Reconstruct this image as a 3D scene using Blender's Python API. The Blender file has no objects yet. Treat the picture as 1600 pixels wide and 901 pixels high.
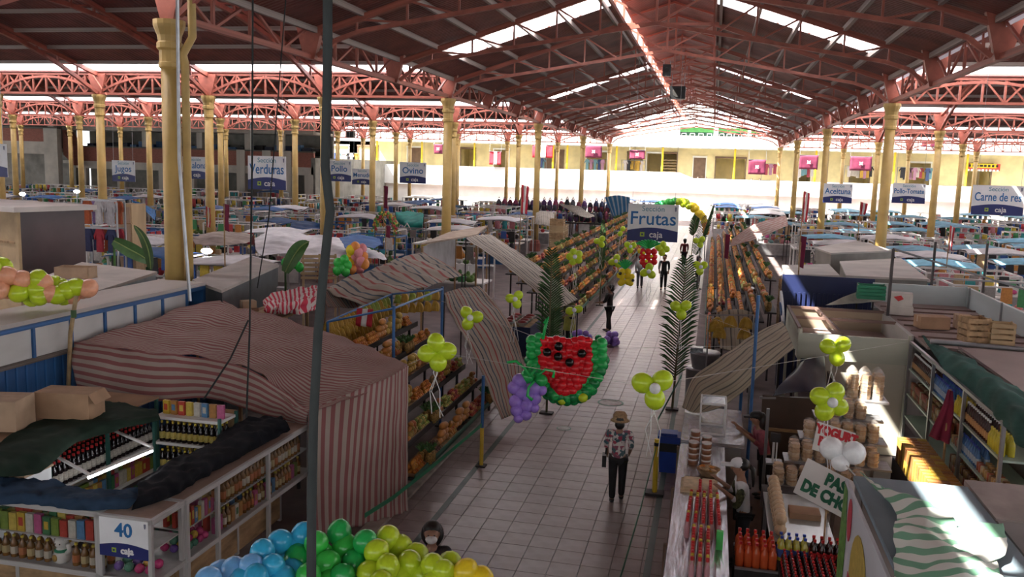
import bpy, bmesh, math, random
from mathutils import Matrix, Vector, noise
rnd = random.Random(7)
sc = bpy.context.scene
C = sc.collection
# ---------------------------------------------------------------- camera
H, FPX, PITCH, YAW, ROLL = 5.6, 1379.0, .1363, .2203, .0285
_w = Vector((-math.sin(YAW)*math.cos(PITCH), math.cos(YAW)*math.cos(PITCH), -math.sin(PITCH)))
_r0 = Vector((math.cos(YAW), math.sin(YAW), 0)); _u0 = _r0.cross(_w)
_r = _r0*math.cos(ROLL)+_u0*math.sin(ROLL); _u = -_r0*math.sin(ROLL)+_u0*math.cos(ROLL)
EYE = Vector((0, 0, H))
cam = bpy.data.objects.new('camera', bpy.data.cameras.new('camera'))
C.objects.link(cam); sc.camera = cam
cam.data.sensor_width = 36; cam.data.lens = 36*FPX/1600; cam.data.clip_start = .05; cam.data.clip_end = 400
cam.matrix_world = Matrix(((_r.x, _u.x, -_w.x, 0), (_r.y, _u.y, -_w.y, 0), (_r.z, _u.z, -_w.z, H), (0, 0, 0, 1)))
# ---------------------------------------------------------------- sky, sun, exposure
sc.view_settings.view_transform = 'Standard'; sc.view_settings.look = 'None'
sc.view_settings.gamma = 1; sc.view_settings.use_curve_mapping = False
sc.view_settings.exposure = 1.35
wd = bpy.data.worlds.new('sky'); sc.world = wd; wd.use_nodes = True
bg = wd.node_tree.nodes['Background']; bg.inputs[0].default_value = (.93, .96, 1, 1); bg.inputs[1].default_value = 1.25
SUN_DIR = Vector((-.67, -.4, 1)).normalized()      # high sun from behind the left shoulder: its line falls on the stalls right of the aisle
sl = bpy.data.lights.new('sun_offscreen', 'SUN'); sl.energy = 16; sl.angle = math.radians(.6); sl.color = (1, .95, .87)
so = bpy.data.objects.new('sun_offscreen', sl); C.objects.link(so)
so.rotation_euler = SUN_DIR.to_track_quat('Z', 'Y').to_euler(); so.location = SUN_DIR*60
# ---------------------------------------------------------------- pixel -> place helpers
def ray(px, py): return _r*((px-800)/FPX)+_u*((450.5-py)/FPX)+_w
def fz(px, py, z=0): d = ray(px, py); return EYE+d*((z-H)/d.z)
def fx(px, py, x): d = ray(px, py); return EYE+d*(x/d.x)
def fy(px, py, y): d = ray(px, py); return EYE+d*(y/d.y)
def V(*a): return Vector(a)
# ---------------------------------------------------------------- materials
MATS = {}
def mat(name, rgb, rough=.6, var=.12, scale=6, metal=0, bump=0, alpha=None, trans=0, emit=0, spec=.5, coord='Object'):
    if name in MATS: return MATS[name]
    m = bpy.data.materials.new(name); m.use_nodes = True; nt = m.node_tree; p = nt.nodes['Principled BSDF']
    p.inputs['Roughness'].default_value = rough; p.inputs['Metallic'].default_value = metal
    p.inputs['Specular IOR Level'].default_value = spec
    c = (*rgb, 1)
    if var:
        tc = nt.nodes.new('ShaderNodeTexCoord'); n = nt.nodes.new('ShaderNodeTexNoise'); n.inputs['Scale'].default_value = scale
        n.inputs['Detail'].default_value = 5
        nt.links.new(tc.outputs[coord], n.inputs['Vector'])
        r = nt.nodes.new('ShaderNodeValToRGB'); nt.links.new(n.outputs['Fac'], r.inputs[0])
        r.color_ramp.elements[0].position = .3; r.color_ramp.elements[1].position = .7
        r.color_ramp.elements[0].color = (*[max(0, v*(1-var*1.6)) for v in rgb], 1); r.color_ramp.elements[1].color = (*[min(1, v*(1+var)) for v in rgb], 1)
        nt.links.new(r.outputs[0], p.inputs['Base Color'])
        if bump:
            b = nt.nodes.new('ShaderNodeBump'); b.inputs['Strength'].default_value = bump; b.inputs['Distance'].default_value = .02
            nt.links.new(n.outputs['Fac'], b.inputs['Height']); nt.links.new(b.outputs[0], p.inputs['Normal'])
    else: p.inputs['Base Color'].default_value = c
    if alpha is not None: p.inputs['Alpha'].default_value = alpha
    if trans: p.inputs['Transmission Weight'].default_value = trans
    if emit: p.inputs['Emission Color'].default_value = c; p.inputs['Emission Strength'].default_value = emit
    MATS[name] = m; return m
def pal(name, cols, rough=.5, spec=.5, scale=9):
    """colour differs from object to object (Object Info random) with a small procedural mottling"""
    if name in MATS: return MATS[name]
    m = bpy.data.materials.new(name); m.use_nodes = True; nt = m.node_tree; p = nt.nodes['Principled BSDF']
    oi = nt.nodes.new('ShaderNodeObjectInfo'); ge = nt.nodes.new('ShaderNodeNewGeometry'); ad = nt.nodes.new('ShaderNodeMath'); fr = nt.nodes.new('ShaderNodeMath'); fr.operation = 'FRACT'
    nt.links.new(oi.outputs['Random'], ad.inputs[0]); nt.links.new(ge.outputs['Random Per Island'], ad.inputs[1]); nt.links.new(ad.outputs[0], fr.inputs[0])
    r = nt.nodes.new('ShaderNodeValToRGB'); r.color_ramp.interpolation = 'CONSTANT'
    nt.links.new(fr.outputs[0], r.inputs[0]); e = r.color_ramp.elements
    while len(e) < len(cols): e.new(.5)
    for i, c in enumerate(cols): e[i].position = i/len(cols); e[i].color = (*c, 1)
    n = nt.nodes.new('ShaderNodeTexNoise'); n.inputs['Scale'].default_value = scale
    tc = nt.nodes.new('ShaderNodeTexCoord'); nt.links.new(tc.outputs['Object'], n.inputs['Vector'])
    mx = nt.nodes.new('ShaderNodeMix'); mx.data_type = 'RGBA'; mx.blend_type = 'MULTIPLY'
    mr = nt.nodes.new('ShaderNodeMapRange'); mr.inputs[1].default_value = .35; mr.inputs[2].default_value = .65; mr.inputs[3].default_value = 0; mr.inputs[4].default_value = .35
    nt.links.new(n.outputs['Fac'], mr.inputs[0]); nt.links.new(mr.outputs[0], mx.inputs[0])
    nt.links.new(r.outputs[0], mx.inputs[6]); mx.inputs[7].default_value = (.45, .4, .4, 1)
    nt.links.new(mx.outputs[2], p.inputs['Base Color'])
    p.inputs['Roughness'].default_value = rough; p.inputs['Specular IOR Level'].default_value = spec
    MATS[name] = m; return m
def stripes(name, cols, axis='X', rough=.85, dirt=.25, mult=1.0, sheer=0.0):
    """woven stripes along the cloth's own UV; cols = [(width, rgb), ...] over one UV unit / mult"""
    if name in MATS: return MATS[name]
    m = bpy.data.materials.new(name); m.use_nodes = True; nt = m.node_tree; p = nt.nodes['Principled BSDF']
    tc = nt.nodes.new('ShaderNodeTexCoord'); sp = nt.nodes.new('ShaderNodeSeparateXYZ'); nt.links.new(tc.outputs['UV'], sp.inputs[0])
    mu = nt.nodes.new('ShaderNodeMath'); mu.operation = 'MULTIPLY'; mu.inputs[1].default_value = mult; nt.links.new(sp.outputs[axis], mu.inputs[0])
    fr = nt.nodes.new('ShaderNodeMath'); fr.operation = 'FRACT'; nt.links.new(mu.outputs[0], fr.inputs[0])
    r = nt.nodes.new('ShaderNodeValToRGB'); r.color_ramp.interpolation = 'CONSTANT'; nt.links.new(fr.outputs[0], r.inputs[0])
    e = r.color_ramp.elements; tot = sum(c[0] for c in cols); pos = 0
    while len(e) < len(cols): e.new(.5)
    for i, (wd_, c) in enumerate(cols): e[i].position = pos/tot; e[i].color = (*c, 1); pos += wd_
    n = nt.nodes.new('ShaderNodeTexNoise'); n.inputs['Scale'].default_value = 1.3; n.inputs['Detail'].default_value = 6
    nt.links.new(tc.outputs['Object'], n.inputs['Vector'])
    mx = nt.nodes.new('ShaderNodeMix'); mx.data_type = 'RGBA'; mx.blend_type = 'MULTIPLY'
    mr = nt.nodes.new('ShaderNodeMapRange'); mr.inputs[1].default_value = .35; mr.inputs[2].default_value = .7; mr.inputs[3].default_value = 0; mr.inputs[4].default_value = dirt*2
    nt.links.new(n.outputs['Fac'], mr.inputs[0]); nt.links.new(mr.outputs[0], mx.inputs[0]); nt.links.new(r.outputs[0], mx.inputs[6])
    mx.inputs[7].default_value = (.55, .5, .45, 1)
    nt.links.new(mx.outputs[2], p.inputs['Base Color']); p.inputs['Roughness'].default_value = rough; p.inputs['Specular IOR Level'].default_value = .2
    MATS[name] = m; return m
def skylight_mat(name, clear):
    m = bpy.data.materials.new(name); m.use_nodes = True; nt = m.node_tree; nt.nodes.remove(nt.nodes['Principled BSDF'])
    o = nt.nodes['Material Output']; a = nt.nodes.new('ShaderNodeBsdfTranslucent'); b = nt.nodes.new('ShaderNodeBsdfTransparent'); x = nt.nodes.new('ShaderNodeMixShader')
    a.inputs[0].default_value = (.95, .93, .97, 1); x.inputs[0].default_value = clear
    nt.links.new(a.outputs[0], x.inputs[1]); nt.links.new(b.outputs[0], x.inputs[2]); nt.links.new(x.outputs[0], o.inputs[0]); MATS[name] = m; return m
def corrugated(name, rgb, axis, pitch=.2, strength=.6, rough=.6, var=.25):
    m = mat(name, rgb, rough, var, 1.1); nt = m.node_tree; p = nt.nodes['Principled BSDF']
    g = nt.nodes.new('ShaderNodeNewGeometry'); w = nt.nodes.new('ShaderNodeTexWave'); w.bands_direction = axis; w.wave_profile = 'SIN'
    w.inputs['Scale'].default_value = .314/pitch*1.0
    nt.links.new(g.outputs['Position'], w.inputs['Vector']); b = nt.nodes.new('ShaderNodeBump'); b.inputs['Strength'].default_value = strength; b.inputs['Distance'].default_value = .04
    nt.links.new(w.outputs['Fac'], b.inputs['Height']); nt.links.new(b.outputs[0], p.inputs['Normal']); return m
# ---------------------------------------------------------------- objects
def T(x, y=None, z=None): return Matrix.Translation(x if y is None else (x, y, z))
def RZ(a): return Matrix.Rotation(a, 4, 'Z')
def RX(a): return Matrix.Rotation(a, 4, 'X')
def RY(a): return Matrix.Rotation(a, 4, 'Y')
def S(x, y, z): return Matrix.Diagonal((x, y, z, 1))
def tag(o, label=None, cat=None, group=None, kind=None):
    if label: o['label'] = label
    if cat: o['category'] = cat
    if group: o['group'] = group
    if kind: o['kind'] = kind
    return o
def thing(name, label, cat, loc=(0, 0, 0), rz=0, group=None):
    o = bpy.data.objects.new(name, None); C.objects.link(o); o.empty_display_size = .1
    o.matrix_world = T(Vector(loc)) @ RZ(rz); return tag(o, label, cat, group)
def put(name, me, M=None, parent=None, world=False):
    """link a mesh; under a parent the matrix is local unless world=True"""
    o = bpy.data.objects.new(name, me); C.objects.link(o)
    if parent: o.parent = parent
    if world and parent:
        pm = parent.matrix_basis if not parent.parent else parent.parent.matrix_basis @ parent.matrix_parent_inverse @ parent.matrix_basis
        o.matrix_parent_inverse = pm.inverted()
    if M is not None: o.matrix_basis = M
    return o
def dup(root, M=None, label=None, group=None):
    r = root.copy(); C.objects.link(r)
    if M is not None: r.matrix_basis = M
    if label: r['label'] = label
    if group: r['group'] = group
    for ch in root.children:
        c = ch.copy(); C.objects.link(c); c.parent = r
        for g in ch.children:
            d = g.copy(); C.objects.link(d); d.parent = c
    return r
class MB:
    """collects geometry for ONE mesh"""
    def __init__(s): s.v = []; s.f = []; s.uv = None; s.mi = []; s.smooth = False
    def add(s, vs, fs, M=None):
        o = len(s.v); s.v += [tuple(M @ Vector(p)) if M is not None else tuple(p) for p in vs]; s.f += [tuple(i+o for i in f) for f in fs]; return s
    def box(s, c, d, M=None):
        x, y, z = c; a, b, e = d[0]/2, d[1]/2, d[2]/2
        vs = [(x+i*a, y+j*b, z+k*e) for k in (-1, 1) for j in (-1, 1) for i in (-1, 1)]
        return s.add(vs, [(0, 2, 3, 1), (4, 5, 7, 6), (0, 1, 5, 4), (2, 6, 7, 3), (0, 4, 6, 2), (1, 3, 7, 5)], M)
    def bb(s, lo, hi, M=None): return s.box([(p+q)/2 for p, q in zip(lo, hi)], [abs(q-p) for p, q in zip(lo, hi)], M)
    def prism(s, poly, z0, z1, M=None):
        n = len(poly); vs = [(p[0], p[1], z0) for p in poly]+[(p[0], p[1], z1) for p in poly]
        return s.add(vs, [tuple(range(n-1, -1, -1)), tuple(range(n, 2*n))]+[(i, (i+1) % n, n+(i+1) % n, n+i) for i in range(n)], M)
    def beam(s, p, q, w, h=None, up=(0, 0, 1)):
        return s.box((0, 0, 0), (1, 1, 1), beam_m(p, q, w, h or w, up))
    def tube(s, pts, r, n=6, cap=True, M=None):
        pts = [Vector(p) for p in pts]; rr = r if isinstance(r, (list, tuple)) else [r]*len(pts); o = len(s.v)
        vs = []; t0 = None
        for i, p in enumerate(pts):
            t = (pts[min(i+1, len(pts)-1)]-pts[max(i-1, 0)]).normalized()
            if t0 is None:
                a = t.orthogonal().normalized()
            else:
                a = (a-t*a.dot(t)); a = a.normalized() if a.length > 1e-6 else t.orthogonal().normalized()
            t0 = t; b = t.cross(a)
            vs += [p+(a*math.cos(6.28318*k/n)+b*math.sin(6.28318*k/n))*rr[i] for k in range(n)]
        fs = [(i*n+k, i*n+(k+1) % n, (i+1)*n+(k+1) % n, (i+1)*n+k) for i in range(len(pts)-1) for k in range(n)]
        if cap: fs += [tuple(range(n-1, -1, -1)), tuple((len(pts)-1)*n+k for k in range(n))]
        return s.add(vs, fs, M)
    def lathe(s, prof, n=12, M=None):
        vs = []; fs = []
        for r, z in prof: vs += [(r*math.cos(6.28318*k/n), r*math.sin(6.28318*k/n), z) for k in range(n)]
        for i in range(len(prof)-1): fs += [(i*n+k, i*n+(k+1) % n, (i+1)*n+(k+1) % n, (i+1)*n+k) for k in range(n)]
        fs += [tuple(range(n-1, -1, -1)), tuple((len(prof)-1)*n+k for k in range(n))]
        return s.add(vs, fs, M)
    def ball(s, c, r, n=10, m=7, M=None, prof=None):
        r = r if isinstance(r, (tuple, list)) else (r, r, r)
        vs = [(0, 0, -1)]; fs = []
        for i in range(1, m):
            t = math.pi*i/m
            for k in range(n): vs.append((math.sin(t)*math.cos(6.28318*k/n), math.sin(t)*math.sin(6.28318*k/n), -math.cos(t)))
        vs.append((0, 0, 1)); L = len(vs)-1
        for k in range(n):
            fs.append((0, 1+(k+1) % n, 1+k)); fs.append((L, L-n+k, L-n+(k+1) % n))
            for i in range(m-2): a = 1+i*n; fs.append((a+k, a+(k+1) % n, a+n+(k+1) % n, a+n+k))
        vs = [(c[0]+x*r[0], c[1]+y*r[1], c[2]+z*r[2]) for x, y, z in vs]
        return s.add(vs, fs, M)
    def mesh(s, name, m, smooth=None, mats=None):
        me = bpy.data.meshes.new(name); me.from_pydata(s.v, [], s.f)
        for k in (mats or [m]): me.materials.append(k)
        if s.mi: me.polygons.foreach_set('material_index', s.mi)
        if s.smooth if smooth is None else smooth: me.polygons.foreach_set('use_smooth', [True]*len(me.polygons))
        if s.uv:
            ul = me.uv_layers.new(name='UVMap')
            for l in me.loops: ul.data[l.index].uv = s.uv[l.vertex_index]
        bm = bmesh.new(); bm.from_mesh(me); bmesh.ops.recalc_face_normals(bm, faces=bm.faces); bm.to_mesh(me); bm.free()
        return me
    def obj(s, name, m, parent=None, world=True, smooth=None, mats=None): return put(name, s.mesh(name, m, smooth, mats), None, parent, world)
def beam_m(p, q, w, h, up=(0, 0, 1)):
    p, q = Vector(p), Vector(q); d = q-p; y = d.normalized(); x = y.cross(Vector(up))
    if x.length < 1e-4: x = y.cross(Vector((1, 0, 0)))
    x.normalize(); z = x.cross(y); c = (p+q)/2; L = d.length
    return Matrix(((x.x*w, y.x*L, z.x*h, c.x), (x.y*w, y.y*L, z.y*h, c.y), (x.z*w, y.z*L, z.z*h, c.z), (0, 0, 0, 1)))
_unit = {}
def beam(name, p, q, w, m, parent=None, h=None, up=(0, 0, 1)):
    """one bar, a unit box shared by every bar of this material"""
    k = m.name
    if k not in _unit: _unit[k] = MB().box((0, 0, 0), (1, 1, 1)).mesh('bar_'+k, m)
    return put(name, _unit[k], beam_m(p, q, w, h or w, up), parent, True)
def slab(name, lo, hi, m, parent=None):
    k = m.name
    if k not in _unit: _unit[k] = MB().box((0, 0, 0), (1, 1, 1)).mesh('bar_'+k, m)
    c = [(a+b)/2 for a, b in zip(lo, hi)]
    return put(name, _unit[k], T(*c) @ S(*[max(1e-4, abs(b-a)) for a, b in zip(lo, hi)]), parent, True)
def cr(P, t):
    """Catmull-Rom through a list of vectors, t in 0..1"""
    n = len(P)-1; u = min(max(t*n, 0), n-1e-6); i = int(u); f = u-i
    p0, p1, p2, p3 = P[max(i-1, 0)], P[i], P[i+1], P[min(i+2, n)]
    if n == 1: return p1.lerp(p2, f)
    return .5*((2*p1)+(p2-p0)*f+(2*p0-5*p1+4*p2-p3)*f*f+(3*p1-p0-3*p2+p3)*f**3)
def cloth(name, rows, m, parent=None, nu=24, nv=24, amp=.03, freq=2.2, uvs=(1, 1), th=.012, seed=0, folds=0, fold_amp=.03, lin=False):
    """a draped sheet through a grid of control points (rows of world points), with wrinkles and a real thickness"""
    R_ = [[Vector(p) for p in r] for r in rows]; top = []; uv = []
    pts = []
    for j in range(nv+1):
        tv = j/nv; line = []
        for i in range(nu+1):
            tu = i/nu
            if lin:
                def li(P, t):
                    n = len(P)-1; u = min(t*n, n-1e-6); k = int(u); return P[k].lerp(P[k+1], u-k)
                line.append(li([li(r, tu) for r in R_], tv))
            else: line.append(cr([cr(r, tu) for r in R_], tv))
        pts.append(line)
    N = [[None]*(nu+1) for _ in range(nv+1)]
    for j in range(nv+1):
        for i in range(nu+1):
            a = pts[j][min(i+1, nu)]-pts[j][max(i-1, 0)]; b = pts[min(j+1, nv)][i]-pts[max(j-1, 0)][i]
            n = a.cross(b); n = n.normalized() if n.length > 1e-9 else Vector((0, 0, 1)); N[j][i] = n
    mb = MB(); W = nu+1
    for side in (0, 1):
        for j in range(nv+1):
            for i in range(nu+1):
                p = pts[j][i]; e = noise.noise(p*freq+Vector((seed*3.1, seed, 0)))+.5*noise.noise(p*freq*2.3+Vector((seed, 7, seed)))
                q = p+N[j][i]*(e*amp+(math.sin(folds*6.283*i/nu+seed)*fold_amp*(.4+.6*j/nv) if folds else 0)-side*th)
                mb.v.append(tuple(q)); uv.append((i/nu*uvs[0], j/nv*uvs[1]))
    K = W*(nv+1)
    for j in range(nv):
        for i in range(nu):
            a = j*W+i; mb.f.append((a, a+1, a+W+1, a+W)); mb.f.append((K+a, K+a+W, K+a+W+1, K+a+1))
    ed = [(i, i+1) for i in range(nu)]+[(nu+j*W, nu+(j+1)*W) for j in range(nv)]+[(nv*W+i+1, nv*W+i) for i in range(nu)]+[((j+1)*W, j*W) for j in range(nv)]
    mb.f += [(b, a, a+K, b+K) for a, b in ed]
    mb.uv = uv; mb.smooth = True
    return mb.obj(name, m, parent)
def marks(M, w, h, n, m, parent, name='faded_lettering'):
    """a row of worn, unreadable strokes where the print cannot be made out"""
    mb = MB(); r = random.Random(n)
    for i in range(n):
        x = -w/2+w*(i+.5)/n; a = w/n*r.uniform(.25, .42); k = h*r.uniform(.35, .5); mb.bb((x-a, -k, 0), (x+a, k, .004))
    return tag(put(name, mb.mesh(name, m), M, parent, True), kind='stuff')
_fc = {}
_ws = bpy.data.scenes.new('workbench')
def baked(o):
    """mesh of a curve or modifier object, evaluated alone in an empty scene"""
    _ws.collection.objects.link(o); vl = _ws.view_layers[0]; vl.update(); return bpy.data.meshes.new_from_object(o.evaluated_get(vl.depsgraph))
def text(body, size, m, M, parent, name='lettering', bold=False, ext=.004, sx=1.0, align='CENTER', off=0):
    key = (body, size, m.name, ext, align, off)
    if key not in _fc:
        cu = bpy.data.curves.new('t', 'FONT'); cu.body = body; cu.size = size; cu.extrude = ext; cu.align_x = align; cu.align_y = 'CENTER'; cu.offset = off; cu.resolution_u = 3
        o = bpy.data.objects.new('t', cu); me = baked(o); me.name = name; me.materials.clear(); me.materials.append(m)
        bpy.data.objects.remove(o); bpy.data.curves.remove(cu); _fc[key] = me
    return put(name, _fc[key], M @ S(sx, 1, 1), parent, True)
# ================================================================ STRUCTURE
K = 1.6
def zz(z): return H+(z-H)*K
BAY, Y_0 = 12.93*K, 10.95*K
ROW = [Y_0+BAY*k for k in range(5)]            # five rows of columns
XL, XR, DL, DR, CAP = -7.3*K, 4.2*K, 3.69*K, 4.05*K, zz(7.43)
BACK = 72.0*K
tile_m = pal('floor_tile', [(.245, .18, .168), (.262, .195, .182), (.23, .17, .16), (.272, .205, .19), (.25, .182, .172)], .34, .5, 4)
slab_m = mat('floor_concrete', (.16, .12, .115), .75, .2, 1.5)
red_m = mat('red_paint', (.36, .11, .076), .5, .22, 2.5)
red2_m = mat('orange_red_paint', (.36, .11, .076), .5, .2, 2.5)
roof_x = corrugated('roof_sheet_side', (.19, .06, .048), 'X', .2, .5)
roof_y = corrugated('roof_sheet_nave', (.19, .06, .048), 'Y', .2, .6)
roof_l = roof_y
purl_m = mat('pale_purlin', (.36, .3, .27), .7, .25, 5)
yel_m = mat('yellow_column_paint', (.55, .37, .12), .5, .14, 1.6)
white_m = mat('white_wall', (.80, .79, .74), .8, .08, .8)
cream_m = mat('cream_wall', (.78, .66, .36), .8, .1, .9)
dark_m = mat('black_paint', (.025, .022, .02), .8, .2, 2)
sky_m = skylight_mat('skylight_sheet', .03)
strip_m = mat('green_floor_strip', (.045, .075, .065), .5, .2, 3)
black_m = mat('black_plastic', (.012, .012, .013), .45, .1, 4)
steel_m = mat('grey_steel', (.33, .33, .34), .35, .15, 4, metal=.7)
wht_p = mat('white_paint', (.72, .71, .69), .5, .1, 4)
blue_p = mat('blue_paint', (.035, .13, .33), .45, .2, 3)

def struct(o): return tag(o, kind='structure')
# floor: base slab with the aisle tiles set on it
fl = struct(MB().bb((-104, -4, -.2), (62, BACK+4, -.02)).obj('floor', slab_m))
TP = .424
tm = MB().box((0, 0, 0), (TP-.012, TP-.012, .02)).mesh('tile', tile_m)
tiles = []
for j in range(205):
    for i in range(-6, 5): tiles.append((-2.4+.212+TP*i, 8.3+TP*j))
tiles.sort(key=lambda t: 0 if 9.4 < t[1] else 1)
near = [t for t in tiles if 10.0 < t[1] < 20.6 and -5.0 < t[0] < -.5][:300]; ns = set(near)
for x, y in near: put('floor_tile', tm, T(x, y, -.01), fl)
mb = MB()
for x, y in tiles:
    if (x, y) not in ns: mb.box((x, y, -.01), (TP-.012, TP-.012, .02))
tag(mb.obj('floor_tile_field', tile_m, fl), kind='stuff')
struct(MB().bb((-4.10, 8.3, -.005), (-4.0, 95, .004)).obj('trim_1', strip_m))
struct(MB().bb((-.66, 8.3, -.005), (-.56, 95, .004)).obj('trim_2', strip_m))
struct(MB().bb((-4.98, 8.3, -.02), (-4.72, 95, .05)).obj('trim_3', mat('stone_kerb', (.36, .30, .26), .7, .2, 4)))
# ---- columns
pm = MB().prism([(-.13*K, 0), (.13*K, 0), (.3*K, .62*K), (-.3*K, .62*K)], -.09*K, .09*K, T(0, 0, CAP) @ RX(math.pi/2)).mesh('plate', red2_m)
def column_proto():
    t = thing('iron_column', 'yellow painted iron column', 'column'); q = K
    MB().lathe([(.24*q, 0), (.24*q, .5), (.2*q, .6), (.2*q, .7), (.15*q, .78)], 10).obj('base', mat('grey_red_base', (.28, .08, .06), .6, .15, 4), t)
    MB().lathe([(.14*q, .7), (.122*q, CAP-.62*q)], 14).obj('shaft', yel_m, t, smooth=True)
    MB().lathe([(r*q, CAP-d*q) for r, d in ((.125, .64), (.15, .62), (.15, .56), (.14, .55), (.14, .4), (.17, .37), (.17, .3), (.15, .28), (.16, .2), (.2, .1), (.21, .06), (.21, 0))], 14).obj('capital', yel_m, t, smooth=False)
    return t
cp = column_proto(); cq = column_proto(); put('head_bracket', pm, None, cq)
COLS = []; used = set()
for k, Y in enumerate(ROW):
    nl = [1, 9, 12, 14, 6][k]; nr = [0, 2, 4, 6, 7][k]
    for i in range(nl): COLS.append((XL-i*DL, Y, k, i, 'L'))
    for i in range(nr): COLS.append((XR+i*DR, Y, k, i, 'R'))
for x, y, k, i, s in COLS[1:]+COLS[:1]:
    if k == 0: lab, g = 'stout yellow iron column with a downpipe, rising behind the white flat-roofed stall', None
    elif i == 0: lab, g = 'yellow iron column carrying the edge of the tall central roof', 'columns along the central hall'
    elif s == 'L': lab, g = 'yellow iron column under the lattice girders of the side hall before the brick-fronted gallery', 'columns of the brick gallery side'
    else: lab, g = 'yellow iron column of the side hall by the meat section', 'columns of the meat section side'
    pr_ = cq if i else cp
    if pr_ in used: o = dup(pr_, T(x, y, 0), lab, g)
    else: o = pr_; used.add(pr_); o.matrix_basis = T(x, y, 0); tag(o, lab, None, g)
    if k == 0:
        if 'group' in o: del o['group']
        MB().tube([(x+.36, y, .3), (x+.36, y, CAP-.9), (x+.32, y, CAP-.7), (x+.55, y, CAP-.35), (x+.55, y, CAP+1.9)], .09, 8).obj('downpipe', yel_m, o, smooth=True)
# ---- lattice girders along X between columns
def girder_x(x0, x1, y, big, g, lab):
    t = thing('lattice_girder', lab, 'girder', ((x0+x1)/2, y, CAP), 0, g)
    z0, z1 = CAP+.05, zz(8.05)
    beam('bottom_chord', (x0, y, z0), (x1, y, z0), .14, red_m, t, .11); beam('top_chord', (x0, y, z1), (x1, y, z1), .14, red_m, t, .13)
    n = 8; 
    for i in range(n):
        a, b = x0+(x1-x0)*i/n, x0+(x1-x0)*(i+1)/n
        if i: beam('web_post', (a, y, z0), (a, y, z1), .08, red_m, t)
        beam('web_diagonal', (a, y-.03, z0 if i % 2 else z1), (b, y-.03, z1 if i % 2 else z0), .07, red_m, t)
        if big and i not in (3, 4): beam('web_diagonal', (a, y+.05, z1 if i % 2 else z0), (b, y+.05, z0 if i % 2 else z1), .065, red_m, t)
    mb = MB(); m = 14; P = []
    for i in range(m+1):
        u = -1+2*i/m; P.append((x0+(x1-x0)*(u+1)/2, y, z0+.5*K*(1-abs(u)**2.2)))
    for a, b in zip(P, P[1:]): mb.beam(a, b, .15, .11)
    mb.obj('arch_rib', red_m, t)
for k in range(1, 5):
    nl = [1, 9, 12, 14, 6][k]; nr = [0, 2, 4, 6, 7][k]; Y = ROW[k]
    for i in range(nl): girder_x(XL-(i+1)*DL, XL-i*DL, Y, k == 1, 'lattice girders of the brick gallery side', 'red lattice girder with an arched rib, spanning yellow columns before the brick gallery')
    for i in range(max(nr, 2)): girder_x(XR+i*DR, XR+(i+1)*DR, Y, k == 1, 'lattice girders of the meat section side', 'red lattice girder with an arched rib, spanning columns by the meat section')
pl = MB().prism([(-.10*K, 0), (.10*K, 0), (.3*K, .75*K), (-.3*K, .75*K)], -.06*K, .06*K).mesh('nave_plate', red2_m)
# ---- side hall roof trusses along Y at each column line
EZ, SL = zz(8.12), .23
def truss_y(x, k, g, lab):
    y0, y1 = ROW[k], ROW[k]+BAY; t = thing('roof_truss', lab, 'truss', (x, y0, CAP), 0, g)
    ym = (y0+y1)/2; zr = EZ+SL*BAY/2-.16
    beam('top_chord', (x, y0, EZ-.16), (x, ym, zr), .16, red2_m, t, .19); beam('top_chord', (x, ym, zr), (x, y1, EZ-.16), .16, red2_m, t, .19)
    P = []
    for i in range(17):
        u = -1+2*i/16; P.append(Vector((x, ym+(BAY/2-.18)*u, CAP+.08+1.55*K*(1-abs(u)**2.0))))
    mb = MB()
    for a, b in zip(P, P[1:]): mb.beam(a, b, .14, .16)
    mb.obj('arched_chord', red2_m, t)
    for i in range(1, 16):
        p = P[i]; zt = zr-SL*abs(p.y-ym)
        beam('web_post', p, (x, p.y, zt), .08, red_m, t)
        q = P[i+1] if i < 8 else P[i-1]
        beam('web_diagonal', (x, p.y, zt), q, .065, red_m, t)
for k in range(4):
    for i in range([4, 10, 12, 14][k]):
        if i: truss_y(XL-i*DL, k, 'side hall trusses of the brick gallery side', 'red arched roof truss over the side hall before the brick gallery')
    for i in range([2, 3, 5, 6][k]):
        if i: truss_y(XR+i*DR, k, 'side hall trusses of the meat section', 'red arched roof truss over the side hall by the meat section')
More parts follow.
